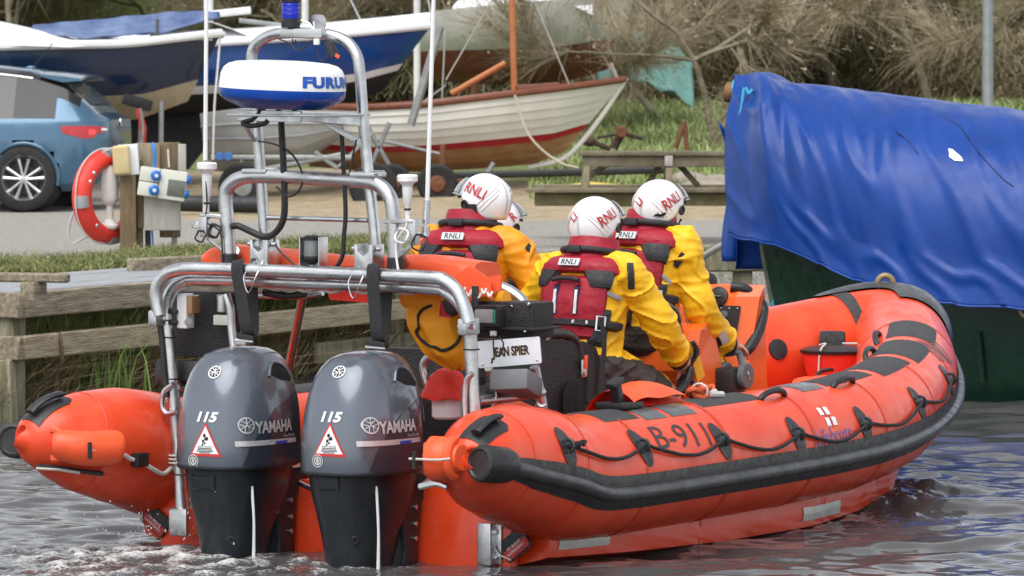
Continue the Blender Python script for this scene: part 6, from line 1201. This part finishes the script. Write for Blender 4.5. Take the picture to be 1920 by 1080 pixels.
NAVYH = mat('hull_navy', (.010, .024, .06), .22, var=.1, scale=3, coat=.4); BLUEH = mat('hull_blue', (.008, .06, .24), .22, var=.1, scale=3, coat=.4); GEL = mat('gelcoat', (.78, .79, .8), .3, var=.04, scale=3); AF = mat('antifoul_black', (.017, .017, .019), .7, var=.3, scale=8); CRM = mat('antifoul_cream', (.40, .34, .24), .7, var=.2, scale=3, stretch=(9, 9, .5)); COV = mat('cover_navy', (.025, .05, .16), .5, var=.25, scale=3, bump=.3, bscale=8, col2=(.16, .22, .36)); GALV = mat('galvanised', (.3, .31, .31), .5, .7, var=.2); RUST = mat('rust', (.16, .06, .03), .8, var=.4, scale=10); MASTW = mat('mast_white', (.7, .7, .69), .4)
def boat(name, label, Y, u, zb=.8): o = at(u, 250, Y); o.z = zb; return thing(name, label, 'boat', Matrix.Translation(o)), o
def quad(par, org, pts, Y, th, m, name):
    P = [at(u, v, Y) - org for u, v in pts]; return obj(name, ([*P, *[q + Vector((0, th, 0)) for q in P]], [tuple(range(len(P))), tuple(range(len(P), 2 * len(P)))[::-1]] + [(i, (i + 1) % len(P), len(P) + (i + 1) % len(P), len(P) + i) for i in range(len(P))]), m, par, smooth=False)
# blue yacht
Yb = 58; by, ob = boat('blue_yacht', 'blue hulled yacht with white deck and black keel, ashore behind the mast', Yb, 480)
RR = prof_hull(Yb, [(-420, 92), (100, 90), (410, 84), (600, 72), (806, 52)], [(-380, 190), (0, 230), (300, 225), (500, 215), (640, 200), (716, 172)], 2.3, 50, 1.2); hull_obj('hull', RR, [BLUEH, GEL, AF], (.56, .64), by, Yb, ob)
quad(by, ob, [(150, 190), (240, 215), (330, 205), (446, 200), (352, 318), (240, 318)], Yb - .13, .26, AF, 'keel')
obj('gunwale', tube([h[0] - ob + Vector((0, -.02, .02)) for h in RR[::2]] + [RR[-1][0] - ob], .045, 8, 2), GEL, by)
dk = [[q + Vector((0, 0, .02 + .16 * smoothstep(0, 1, 1 - abs(k - 3) / 3))) for k, q in enumerate([h[0].lerp(Vector((h[0].x, 2 * Yb - h[0].y, h[0].z)), a / 6) for a in range(7)])] for h in RR]; obj('deck', ([q - ob for h in dk for q in h], [(i * 7 + j, i * 7 + j + 1, (i + 1) * 7 + j + 1, (i + 1) * 7 + j) for i in range(len(dk) - 1) for j in range(6)]), GEL, by)
cab = loft([[at(u, v, Yb) - ob + Vector((0, s_ * .55, 0)) for s_ in (-1, -.8, .8, 1)] for u, v in ((270, 82), (300, 56), (345, 42), (400, 42), (440, 56), (500, 80))], False, False); obj('coachroof', cab, GEL, by)
obj('mast', tube([at(391, 60, Yb) - ob, at(391, -260, Yb) - ob], .055, 12), MASTW, by); obj('boom', tube([at(395, 27, Yb - .1) - ob, at(470, 19, Yb - .1) - ob], .045, 10), MASTW, by); obj('boom', tube([at(448, 38, Yb + .2) - ob, at(530, 48, Yb + .2) - ob], .03, 8), GALV, by)
for c in (((812, 54), (783, -120)), ((690, 66), (560, -200))): obj('stay', tube([at(*c[0], Yb) - ob, at(*c[1], Yb) - ob], .008, 5), STEEL, by)
# navy racing keelboat in front of it
Yn = 54.5; ny, on_ = boat('navy_keelboat', 'dark navy keelboat with white deck above the blue car', Yn, 150)
RN = prof_hull(Yn, [(-700, 78), (-200, 92), (0, 92), (250, 86), (413, 66)], [(-640, 200), (-200, 228), (100, 228), (260, 224), (352, 190)], 2.2, 50, 1.25); hull_obj('hull', RN, [NAVYH, CRM], (.66,), ny, Yn, on_)
obj('gunwale', tube([h[0] - on_ + Vector((0, -.01, .025)) for h in RN[::2]] + [RN[-1][0] - on_], .05, 8, 2), GEL, ny); obj('stem_fitting', tube([at(400, 72, Yn) - on_, at(415, 62, Yn) - on_], .035, 8), mat('dark_metal', (.1, .11, .13), .4, .6), ny)
dk = loft([[at(u, v, Yn) - on_ + Vector((0, s_ * w_, -abs(s_) ** 2 * d_)) for s_ in (-1, -.6, -.2, .2, .6, 1)] for u, v, w_, d_ in ((-300, 30, .9, .3), (-100, 30, .95, .3), (0, 38, 1.0, .3), (60, 52, 1.0, .2), (140, 72, .9, .1), (400, 72, .2, .02))], False, False); obj('deck', dk, GEL, ny)
cvp = grid(lambda a, b: at(lerp(62, 412, a), interp(a, [0, .15, .35, .6, .85, 1], [47, 42, 36, 27, 20, 21]), Yn + .1) - on_ + Vector((0, (b - .5) * interp(a, [0, .3, .8, 1], [.6, .9, .5, .2]), -abs(b - .5) * 2 * interp(a, [0, .3, .7, 1], [.08, .2, .22, .08]) + .03 * mnoise.noise(Vector((a * 9, b * 4, 2))))), 40, 12); o = obj('boom_cover', cvp, COV, ny); so = o.modifiers.new('t', 'SOLIDIFY'); so.thickness = .01
obj('stanchion', tube([at(295, 70, Yn - .5) - on_, at(295, 36, Yn - .5) - on_], .02, 8), mat('dark_metal2', (.08, .08, .09), .5), ny); obj('forestay', tube([at(413, 66, Yn) - on_, at(407, 140, Yn - .3) - on_, at(402, 200, Yn - .4) - on_, at(399, 300, Yn - .5) - on_], .012, 6, 3), ROPEW, ny)
cr = at(262, 300, Yn - .7); cr.z = .75; pst = thing('boat_prop', 'dark boat prop with a red ratchet strap behind the lifebuoy post', 'boat stand', Matrix.Translation(cr)); obj('pad', box(at(258, 192, Yn - .7) - cr, (.32, .2, .12), ry(16), .02), AF, pst); obj('leg', tube([at(266, 200, Yn - .7) - cr, at(262, 300, Yn - .7) - cr, Vector((0, 0, 0))], .03, 8), GALV, pst); obj('red_strap', plate3([at(u, v, Yn - .95) - cr for u, v in ((254, 206), (264, 202), (275, 240), (273, 268), (264, 268), (262, 235))], .02), mat('strap_red', (.5, .05, .04), .6), pst, smooth=False); obj('grey_strap', plate3([at(u, v, Yn - 1.0) - cr for u, v in ((262, 204), (265, 203), (271, 240), (268, 268), (264, 268), (266, 240))], .02), GALV, pst, smooth=False)
px = at(302, 280, Yn - .5); px.z = .75; tag(obj('steel_pole', tube([Vector((px.x, px.y, .75)), at(302, 190, Yn - .5)], .03, 8), GALV), 'short grey steel pole standing behind the service post', 'pole')
# pale dinghy on a trailer
Yd = 56; dg_, od = boat('pale_dinghy', 'pale grey dinghy hull on a trailer seen through the mast frame', Yd, 520)
RD = prof_hull(Yd, [(380, 212), (450, 204), (560, 206), (648, 222)], [(392, 320), (470, 326), (560, 312), (636, 260)], 1.5, 30, 1.1); hull_obj('hull', RD, [mat('pale_hull', (.48, .49, .49), .4, var=.08), mat('pale_hull2', (.36, .37, .37), .5, var=.1)], (.72,), dg_, Yd, od); obj('top', ([h[0] - od for h in RD] + [Vector((h[0].x, 2 * Yd - h[0].y, h[0].z)) - od for h in RD], [(i, i + 1, len(RD) + i + 1, len(RD) + i) for i in range(len(RD) - 1)]), mat('pale_hull', (.5, .5, .5), .4), dg_)
for k in (.25, .5): obj('rubbing_strake', tube([h[int(9 * k)] - od + Vector((0, -.01, 0)) for h in RD], .015, 6), mat('pale_hull2', (.4, .4, .4), .5), dg_)
tO = at(560, 372, 54.6); tO.z = .76; trl = thing('boat_trailer', 'grey steel boat trailer standing under the pale dinghy', 'trailer', Matrix.Translation(tO))
for a, b, r_ in (((395, 296), (660, 296), .035), ((430, 330), (640, 290), .03), ((452, 296), (456, 345), .03), ((590, 285), (632, 315), .03), ((632, 315), (700, 250), .02), ((385, 340), (395, 300), .03)): obj('frame_member', tube([at(*a, 54.6) - tO, at(*b, 54.6) - tO], r_, 8), GALV, trl)
for u in (455, 700): w = obj('wheel', lathe([(.12, -.07), (.24, -.08), (.27, -.05), (.27, .05), (.24, .08), (.12, .07)], 24, zto(at(u, 350, 54.5) - tO, (0, -1, 0)), False), TYRE, trl); obj('hub', lathe([(.13, 0), (.1, .05), (.001, .06)], 16, zto(at(u, 350, 54.45) - tO, (0, -1, 0)), False), GALV, w)
for u in (412, 428): obj('blue_hub', cyl(at(u, 293, 54.3) - tO, (0, -1, 0), .05, .05, 14), mat('roller_blue', (.05, .15, .4), .5), trl)
tag(obj('black_pipe', tube([at(338, 381, 49.8), at(420, 383, 49.8), at(492, 384, 49.8)], .085, 16), mat('pipe_black', (.02, .02, .022), .5)), 'thick black plastic pipe lying on the gravel behind the antenna', 'pipe')
# clinker dinghy: every plank a part
Yk = 57; ck, okk = boat('clinker_boat', 'white clinker planked boat with red waterline and brown rail', Yk, 900)
SH = [(560, 200), (690, 202), (800, 196), (950, 178), (1070, 164), (1172, 150)]; KE = [(580, 312), (690, 322), (800, 322), (900, 316), (1000, 308), (1060, 285)]
RK = prof_hull(Yk, SH, KE, 1.7, 40, 1.0, lambda t: (1 - .55 * (1 - min(1, t / .45)) ** 2) * (1 - max(0, (t - .45) / .55) ** 2.2), 9)
PLK = mat('plank_white', (.74, .72, .66), .4, var=.06, scale=4); REDW = mat('boot_red', (.38, .012, .025), .45); BRN = mat('bottom_brown', (.30, .13, .045), .5, var=.3, scale=4, col2=(.42, .26, .13)); VAR = mat('varnish', (.16, .045, .018), .35, var=.25, scale=6, coat=.2); MST = mat('mast_orange', (.36, .12, .04), .45, var=.25, scale=5, col2=(.5, .18, .06))
def at_s(h, s): k = s * 9; i = min(int(k), 8); return h[i].lerp(h[i + 1], k - i)
for sd2 in (1, -1):
    def mir(q): return q - okk if sd2 > 0 else Vector((q.x, 2 * Yk - q.y, q.z)) - okk
    for k, (s0, s1, m_) in enumerate(((0, .13, PLK), (.13, .255, PLK), (.255, .375, PLK), (.375, .49, PLK), (.49, .60, PLK), (.60, .69, REDW), (.69, .80, BRN), (.80, .90, BRN), (.90, 1.0, BRN))):
        out = Vector((0, -.018, 0)); v = []
        for h in RK: v += [mir(at_s(h, s0)), mir(at_s(h, s1) + out * (1 if s1 < .95 else 0)), mir(at_s(h, s1) + out * .0)]
        obj('plank', (v, [(i * 3 + j, (i + 1) * 3 + j, (i + 1) * 3 + j + 1, i * 3 + j + 1) for i in range(len(RK) - 1) for j in range(2)]), m_, ck, smooth=False)
obj('transom', ([q - okk for q in RK[0]] + [Vector((q.x, 2 * Yk - q.y, q.z)) - okk for q in RK[0][-2::-1]], [tuple(range(19))]), PLK, ck, smooth=False)
for s_ in (1, -1): obj('rail', tube([(h[0] if s_ > 0 else Vector((h[0].x, 2 * Yk - h[0].y, h[0].z))) - okk + Vector((0, -.02 * s_, .01)) for h in RK], .038, 8), VAR, ck)
obj('stem', tube([at(1175, 146, Yk) - okk, at(1130, 215, Yk) - okk, at(1085, 272, Yk) - okk, at(1050, 300, Yk) - okk, at(990, 314, Yk) - okk], .03, 8, 4), PLK, ck)
obj('foredeck', ([h[0] - okk - Vector((0, 0, .03)) for h in RK[18:]] + [Vector((h[0].x, 2 * Yk - h[0].y, h[0].z - .03)) - okk for h in RK[18:]], [(i, i + 1, len(RK) - 18 + i + 1, len(RK) - 18 + i) for i in range(len(RK) - 19)]), VAR, ck)
obj('mast', tube([at(964, 175, Yk) - okk, at(955, -250, Yk) - okk], .038, 12), MST, ck); obj('gaff', tube([at(846, 176, Yk - .1) - okk, at(948, 118, Yk - .1) - okk], .038, 10), MST, ck); obj('hatch', box(at(1010, 165, Yk) - okk, (.5, .5, .1), ry(-4), .02), VAR, ck); obj('bollard', tube([at(1158, 150, Yk) - okk, at(1145, 118, Yk) - okk], .025, 8), mat('grey_wood', (.3, .25, .2), .7), ck)
for a, b in (((1072, 170), (964, -90)), ((828, 200), (835, 50)), ((836, 150), (957, -60)), ((836, 160), (700, 260))): obj('stay', tube([at(*a, Yk - .3) - okk, at(*b, Yk - .3) - okk], .01, 5), mat('old_wire', (.35, .34, .32), .6), ck)
tag(obj('painter_rope', tube([at(965, 178, Yk - .85), at(985, 240, Yk - .9), at(1010, 275, Yk - .95), at(1050, 305, Yk - 1), at(1085, 315, Yk - 1)], .013, 7, 5), mat('rope_tan', (.48, .42, .33), .85)), 'pale rope looping down from the clinker boat', 'rope')
tO = at(830, 372, 55.7); tO.z = .77; tr2 = thing('rusty_trailer', 'rusty boat trailer with grey stays under the clinker boat', 'trailer', Matrix.Translation(tO))
for a, b, r_, m_ in (((640, 335), (1260, 318), .045, BLK), ((700, 340), (940, 340), .05, RUST), ((730, 230), (688, 330), .03, GALV), ((680, 220), (740, 330), .03, GALV), ((830, 270), (828, 378), .035, RUST), ((926, 305), (905, 340), .03, GALV), ((826, 50), (770, 235), .05, GALV), ((700, 260), (830, 290), .02, GALV)): obj('frame_member', tube([at(*a, 55.7) - tO, at(*b, 55.7) - tO], r_, 8), m_, tr2)
for u in (820, 735): w = obj('wheel', lathe([(.1, -.07), (.2, -.08), (.23, -.05), (.23, .05), (.2, .08), (.1, .07)], 24, zto(at(u, 345, 55.5) - tO, (0, -1, 0)), False), TYRE, tr2); obj('hub', lathe([(.11, 0), (.08, .05), (.001, .06)], 16, zto(at(u, 345, 55.45) - tO, (0, -1, 0)), False), RUST, w)
obj('jockey_wheel', cyl(at(829, 382, 55.7) - tO, (0, -1, 0), .06, .05, 14), BLK, tr2)
# far hull and teal cover
Yf = 66; fh, of_ = boat('far_yacht', 'old white yacht with faded red bottom among the bare trees', Yf, 980, 1.2)
RF = prof_hull(Yf, [(760, 30), (850, 18), (1000, 4), (1130, -6), (1190, -4)], [(790, 150), (900, 158), (1050, 156), (1140, 130)], 2.4, 36, 1.1); hull_obj('hull', RF, [mat('old_white', (.5, .49, .45), .6, var=.2, scale=3), mat('faded_red', (.2, .06, .04), .7, var=.3, scale=3)], (.56,), fh, Yf, of_); obj('coachroof', loft([[at(u, v, Yf) - of_ + Vector((0, s_ * .6, 0)) for s_ in (-1, 1)] + [at(u, v + 40, Yf) - of_ + Vector((0, s_ * .9, 0)) for s_ in (1, -1)] for u, v in ((850, 12), (880, -20), (1050, -40), (1110, -10))]), GEL, fh)
obj('deck', ([h[0] - of_ for h in RF] + [Vector((h[0].x, 2 * Yf - h[0].y, h[0].z)) - of_ for h in RF], [(i, i + 1, len(RF) + i + 1, len(RF) + i) for i in range(len(RF) - 1)]), GEL, fh)
for u in (890, 1060): obj('support_leg', tube([at(u, 150, Yf - .6) - of_, at(u, 200, Yf - .6) - of_], .06, 8), RUST, fh)
Yt = 68; tc_, ot = boat('teal_covered_dinghy', 'dinghy under a teal sheet half hidden by bare branches', Yt, 1210, 1.3)
RT = prof_hull(Yt, [(1110, 95), (1180, 88), (1290, 108)], [(1120, 140), (1200, 150), (1280, 138)], 1.4, 20, 1.0); hull_obj('hull', RT, [mat('dull_grey', (.3, .3, .3), .6)], (), tc_, Yt, ot)
o = obj('teal_sheet', grid(lambda a, b: at(lerp(1118, 1298, a), interp(a, [0, .2, .5, .8, 1], [70, 48, 60, 80, 110]), Yt) - ot + Vector((0, (b - .5) * 1.7, -abs(b - .5) * 1.4 + .08 * mnoise.noise(Vector((a * 7, b * 6, 3))))), 30, 16), mat('teal_sheet', (.12, .27, .24), .4, var=.2, scale=4), tc_); so = o.modifiers.new('t', 'SOLIDIFY'); so.thickness = .01
for u, y_, lab in ((572, 62, 'white mast rising behind the blue beacon'), (782, 64, 'thin white mast rising behind the right whip aerial')): q = at(u, 60, y_); q.z = float(ground_z(q.x, q.y)); tag(obj('yacht_mast', tube([q, at(u, -250, y_)], .045, 10), MASTW), lab, 'mast')
# lamp post, picnic table, anchor winch, stand, yellow dinghy
q = at(1852, 230, 62); q.z = float(ground_z(q.x, q.y)); tag(obj('lamp_post', lathe([(.075, 0), (.07, 1.4), (.055, 5.5)], 16, Matrix.Translation(q)), mat('galv_post', (.3, .32, .34), .45, .5, var=.15)), 'plain grey steel lamp post standing in front of the thicket', 'lamp post')
OLDW = mat('mossy_wood', (.10, .085, .055), .85, var=.4, scale=5, bump=.6, bscale=20, col2=(.24, .2, .13)); MOSS = mat('mossy_bench', (.09, .085, .03), .85, var=.4, scale=7, col2=(.26, .22, .11))
tq = at(1190, 455, 42.3); tq.z = .75; pt = thing('picnic_table', 'weathered wooden picnic table on the gravel behind the crew', 'picnic table', Matrix.Translation(tq))
def pb_(name, u0, u1, v0, v1, dy, th, m): a, b = at(u0, v1, 42.3 + dy), at(u1, v0, 42.3 + dy); return obj(name, box((a + b) / 2 - tq, (b.x - a.x, th, b.z - a.z), None, .012), m, pt)
for k in range(4): pb_('top_plank', 1084 + 2 * k, 1440, 283, 292, -.3 + .18 * k, .165, OLDW)
pb_('top_rail', 1092, 1440, 291, 313, -.32, .06, OLDW)
for k in range(2): pb_('bench_plank', 986, 1440, 352, 361, -.85 + .18 * k, .16, OLDW)
pb_('bench_rail', 1002, 1440, 361, 386, -.8, .06, MOSS)
for k in range(2): pb_('bench_plank', 1000, 1440, 346, 354, .75 + .18 * k, .16, OLDW)
for u0, u1 in ((1102, 1088), (1255, 1245)):
    for s_ in (-1, 1): obj('leg', bar(at(u0, 296, 42.3 + .22 * s_) - tq, Vector((at(u1, 300, 42.3).x - tq.x, .82 * s_, 0)), .13, .06, (1, 0, 0), .008), OLDW, pt)
for a, b in (((1240, 305), (1190, 385)), ((1270, 305), (1310, 350)), ((1150, 300), (1105, 330))): obj('brace', bar(at(*a, 42.3) - tq, at(*b, 42.3) - tq, .05, .09, (0, 1, 0), .008), OLDW, pt)
pb_('brace_plate', 1246, 1262, 290, 312, -.37, .02, PLY)
aq = at(1165, 275, 61); aq.z = float(ground_z(aq.x, aq.y)); an = thing('old_anchor', 'rusty old anchor lying in the long grass', 'anchor', Matrix.Translation(aq)); RUD = mat('dark_rust', (.05, .03, .02), .8, var=.4)
for a, b, r_ in (((1150, 278), (1168, 246), .06), ((1168, 250), (1205, 260), .03), ((1108, 265), (1145, 280), .035), ((1168, 250), (1120, 258), .02)): obj('shank', tube([at(*a, 61) - aq, at(*b, 61) - aq], r_, 8), RUD, an)
obj('ring', cyl(at(1165, 247, 60.9) - aq, (0, -1, 0), .075, .1, 16), RUST, an); obj('fluke', ellip(at(1106, 266, 61) - aq, (.09, .06, .06), 10, 6), RUD, an)
sq = at(1280, 280, 60); sq.z = float(ground_z(sq.x, sq.y)); st_ = thing('rusty_stand', 'small rusty A shaped frame in the long grass', 'stand', Matrix.Translation(sq))
for a, b in (((1284, 228), (1266, 278)), ((1284, 228), (1288, 282))): obj('leg', tube([at(*a, 60) - sq, at(*b, 60) - sq], .03, 8), RUST, st_)
yq = at(1105, 352, 53); yq.z = .76; yk = thing('yellow_dinghy', 'upturned yellow dinghy on the ground behind the picnic table', 'dinghy', Matrix.Translation(yq)); obj('hull', loft([[yq - yq + Vector((x_, w_ * math.cos(a), .25 * math.sin(a) * h_)) for a in [math.pi * k / 10 for k in range(11)]] for x_, w_, h_ in ((-.42, .15, .4), (-.3, .4, .85), (0, .5, 1), (.3, .42, .9), (.5, .1, .35))], True), mat('faded_yellow', (.6, .42, .08), .5, var=.15), yk); obj('rail', tube([Vector((x_, -w_, .02)) for x_, w_ in ((-.42, .15), (-.3, .4), (0, .5), (.3, .42), (.5, .1))], .025, 8, 4), mat('faded_yellow', (.6, .42, .08), .5), yk)
for k, (u, v, s_) in enumerate(((1330, 340, .35), (1348, 330, .3), (1290, 338, .25), (700, 352, .3))):
    q = at(u, v, 54 + k); q.z = float(ground_z(q.x, q.y)); rr = random.Random(k); tag(obj('boulder', ([Vector((p.x * (1 + .25 * mnoise.noise(p * 5 + Vector((k, 0, 0)))), p.y, p.z)) + q for p in ellip((0, 0, s_ * .3), (s_, s_ * .7, s_ * .5), 14, 9)[0]], ellip((0, 0, 0), (1, 1, 1), 14, 9)[1]), mat('stone', (.28, .24, .2), .85, var=.3, scale=6, bump=.5, bscale=12)), ('brown boulder in the grass beyond the picnic table, nearest the tarpaulin', 'smaller brown boulder further back beside the tarpaulin', 'low brown boulder behind the right end of the picnic table', 'brown boulder beside the trailer wheel behind the mast')[k], 'boulder')
# ================================================================ bare trees and thicket
BRM = mat('bark', (.14, .12, .08), .85, var=.35, scale=9, bump=.6, bscale=25, col2=(.3, .26, .18))
def bare_tree(name, label, X, Y, H, seed, lean=0, spread=1.0, twigs=2600):
    r = random.Random(seed); z0 = float(ground_z(X, Y)) - .1; t = thing(name, label, 'tree', Matrix.Translation((X, Y, z0)), 'bare trees in the thicket'); limbs, tips = [], []
    def grow(p, d, L, rad_, lev):
        P = [p]; q = p
        for k in range(4):
            d = (d + Vector((r.gauss(0, .17), r.gauss(0, .17), r.gauss(.02, .1)))).normalized(); q = q + d * L / 4; P.append(q)
        limbs.append(tube(P, [rad_ * (1 - .13 * k) for k in range(5)], 5 if lev else 8, 0)); 
        if lev >= 3: tips.append((P, d)); return
        for k in range(r.randint(2, 4) if lev else r.randint(4, 6)):
            a = r.choice(P[2:]); nd = (d * .7 + Vector((r.gauss(0, .6) * spread, r.gauss(0, .6), r.gauss(.1, .4)))).normalized(); grow(a, nd, L * r.uniform(.5, .8), rad_ * .55, lev + 1)
    grow(Vector((0, 0, 0)), Vector((lean, 0, 1)).normalized(), H * .42, H * .0135, 0); trunk = limbs[0]; obj('trunk', trunk, BRM, t)
    obj('limbs', join(*limbs[1:]), BRM, t)
    V, F_ = [], []
    for k in range(twigs):
        P, d = r.choice(tips); a = r.choice(P); nd = (d + Vector((r.gauss(0, .5), r.gauss(0, .5), r.gauss(.1, .4)))).normalized(); L = r.uniform(.15, .7); b = a + nd * L; c = b + (nd + Vector((r.gauss(0, .5), r.gauss(0, .5), r.gauss(0, .4)))).normalized() * L * .8; w = Vector((r.uniform(.0018, .0045), 0, r.uniform(-.003, .003))); i = len(V)
        V += [a - w, a + w, b + w * .7, b - w * .7, c]; F_ += [(i, i + 1, i + 2, i + 3), (i + 3, i + 2, i + 4)]
        if r.random() < .35:
            j = len(V); q = r.choice((b, c)); s = r.uniform(.01, .03); V += [q + Vector((r.gauss(0, s), r.gauss(0, s), r.gauss(0, s))) for _ in range(3)]; F_ += [(j, j + 1, j + 2)]
    me_ = obj('crown', (V, F_), [mat('twigs', (.18, .145, .09), .8, var=.45, scale=1.4, col2=(.4, .335, .22))], t, smooth=False); return t
TS = [(-7.6, 74, 5.2, 'leftmost bare tree above the car'), (-5.4, 77, 5.8, 'bare tree above the white boat deck at left'), (-3.3, 75, 5.0, 'bare tree above the navy boom cover'), (-1.4, 78, 5.6, 'bare tree behind the mast with the blue beacon'), (.4, 76, 5.0, 'bare tree between the two thin masts'), (2.15, 69.5, 4.4, 'leaning bare tree in front of the teal sheet'), (3.5, 72, 5.2, 'bare tree right of the teal sheet'), (4.9, 74, 5.4, 'bare tree above the front end of the tarpaulin'), (6.2, 72.5, 5.0, 'bare tree left of the lamp post'), (7.7, 75, 5.6, 'bare tree at the right edge beyond the lamp post'), (9.6, 76, 6, 'bare tree farthest to the right'), (2.75, 63, 4.3, 'leaning bare tree spreading over the old white yacht')]
for k, (x, y, h, lab) in enumerate(TS): bare_tree('bare_tree', lab, x, y, h, 30 + k, -.5 if k in (5, 11) else random.Random(k).uniform(-.25, .25), 1.3, 7000)
def brush(name, N, x0, x1, y0, y1, hmax, wid, cols, seed, zlift, label, lean=1.0):
    r = np.random.default_rng(seed); x = r.uniform(x0, x1, N); y = r.uniform(y0, y1, N); z = ground_z(x, y) + zlift * r.uniform(0, 1, N) ** .9; o = blades(name, np.stack([x, y, z], 1), hmax, wid, lean, cols, seed, .8); return stuff(o, label, 'thicket')
BC = [(.08, .066, .038), (.17, .135, .075), (.27, .22, .12), (.42, .35, .22), (.22, .23, .085)]
brush('thicket', 210000, -13, 15, 74.2, 82, .55, .0065, BC, 40, 3.6, 'dense brown thicket of twigs and brambles filling the background', 1.4)
brush('thicket_skirt', 36000, 1.2, 15, 72.5, 78, .42, .0065, BC, 41, 1.1, 'lower brown brambles along the top of the grass bank', 1.4)
brush('ivy', 22000, -16, 18, 74.5, 83, .10, .03, [(.06, .08, .02), (.13, .15, .04), (.24, .26, .09)], 42, 3.6, 'scattered green ivy leaves in the thicket', 1.5)
brush('thicket_high', 60000, -22, 24, 84, 97, .9, .014, BC, 43, 5.5, 'brown wooded slope behind the thicket', 1.4)
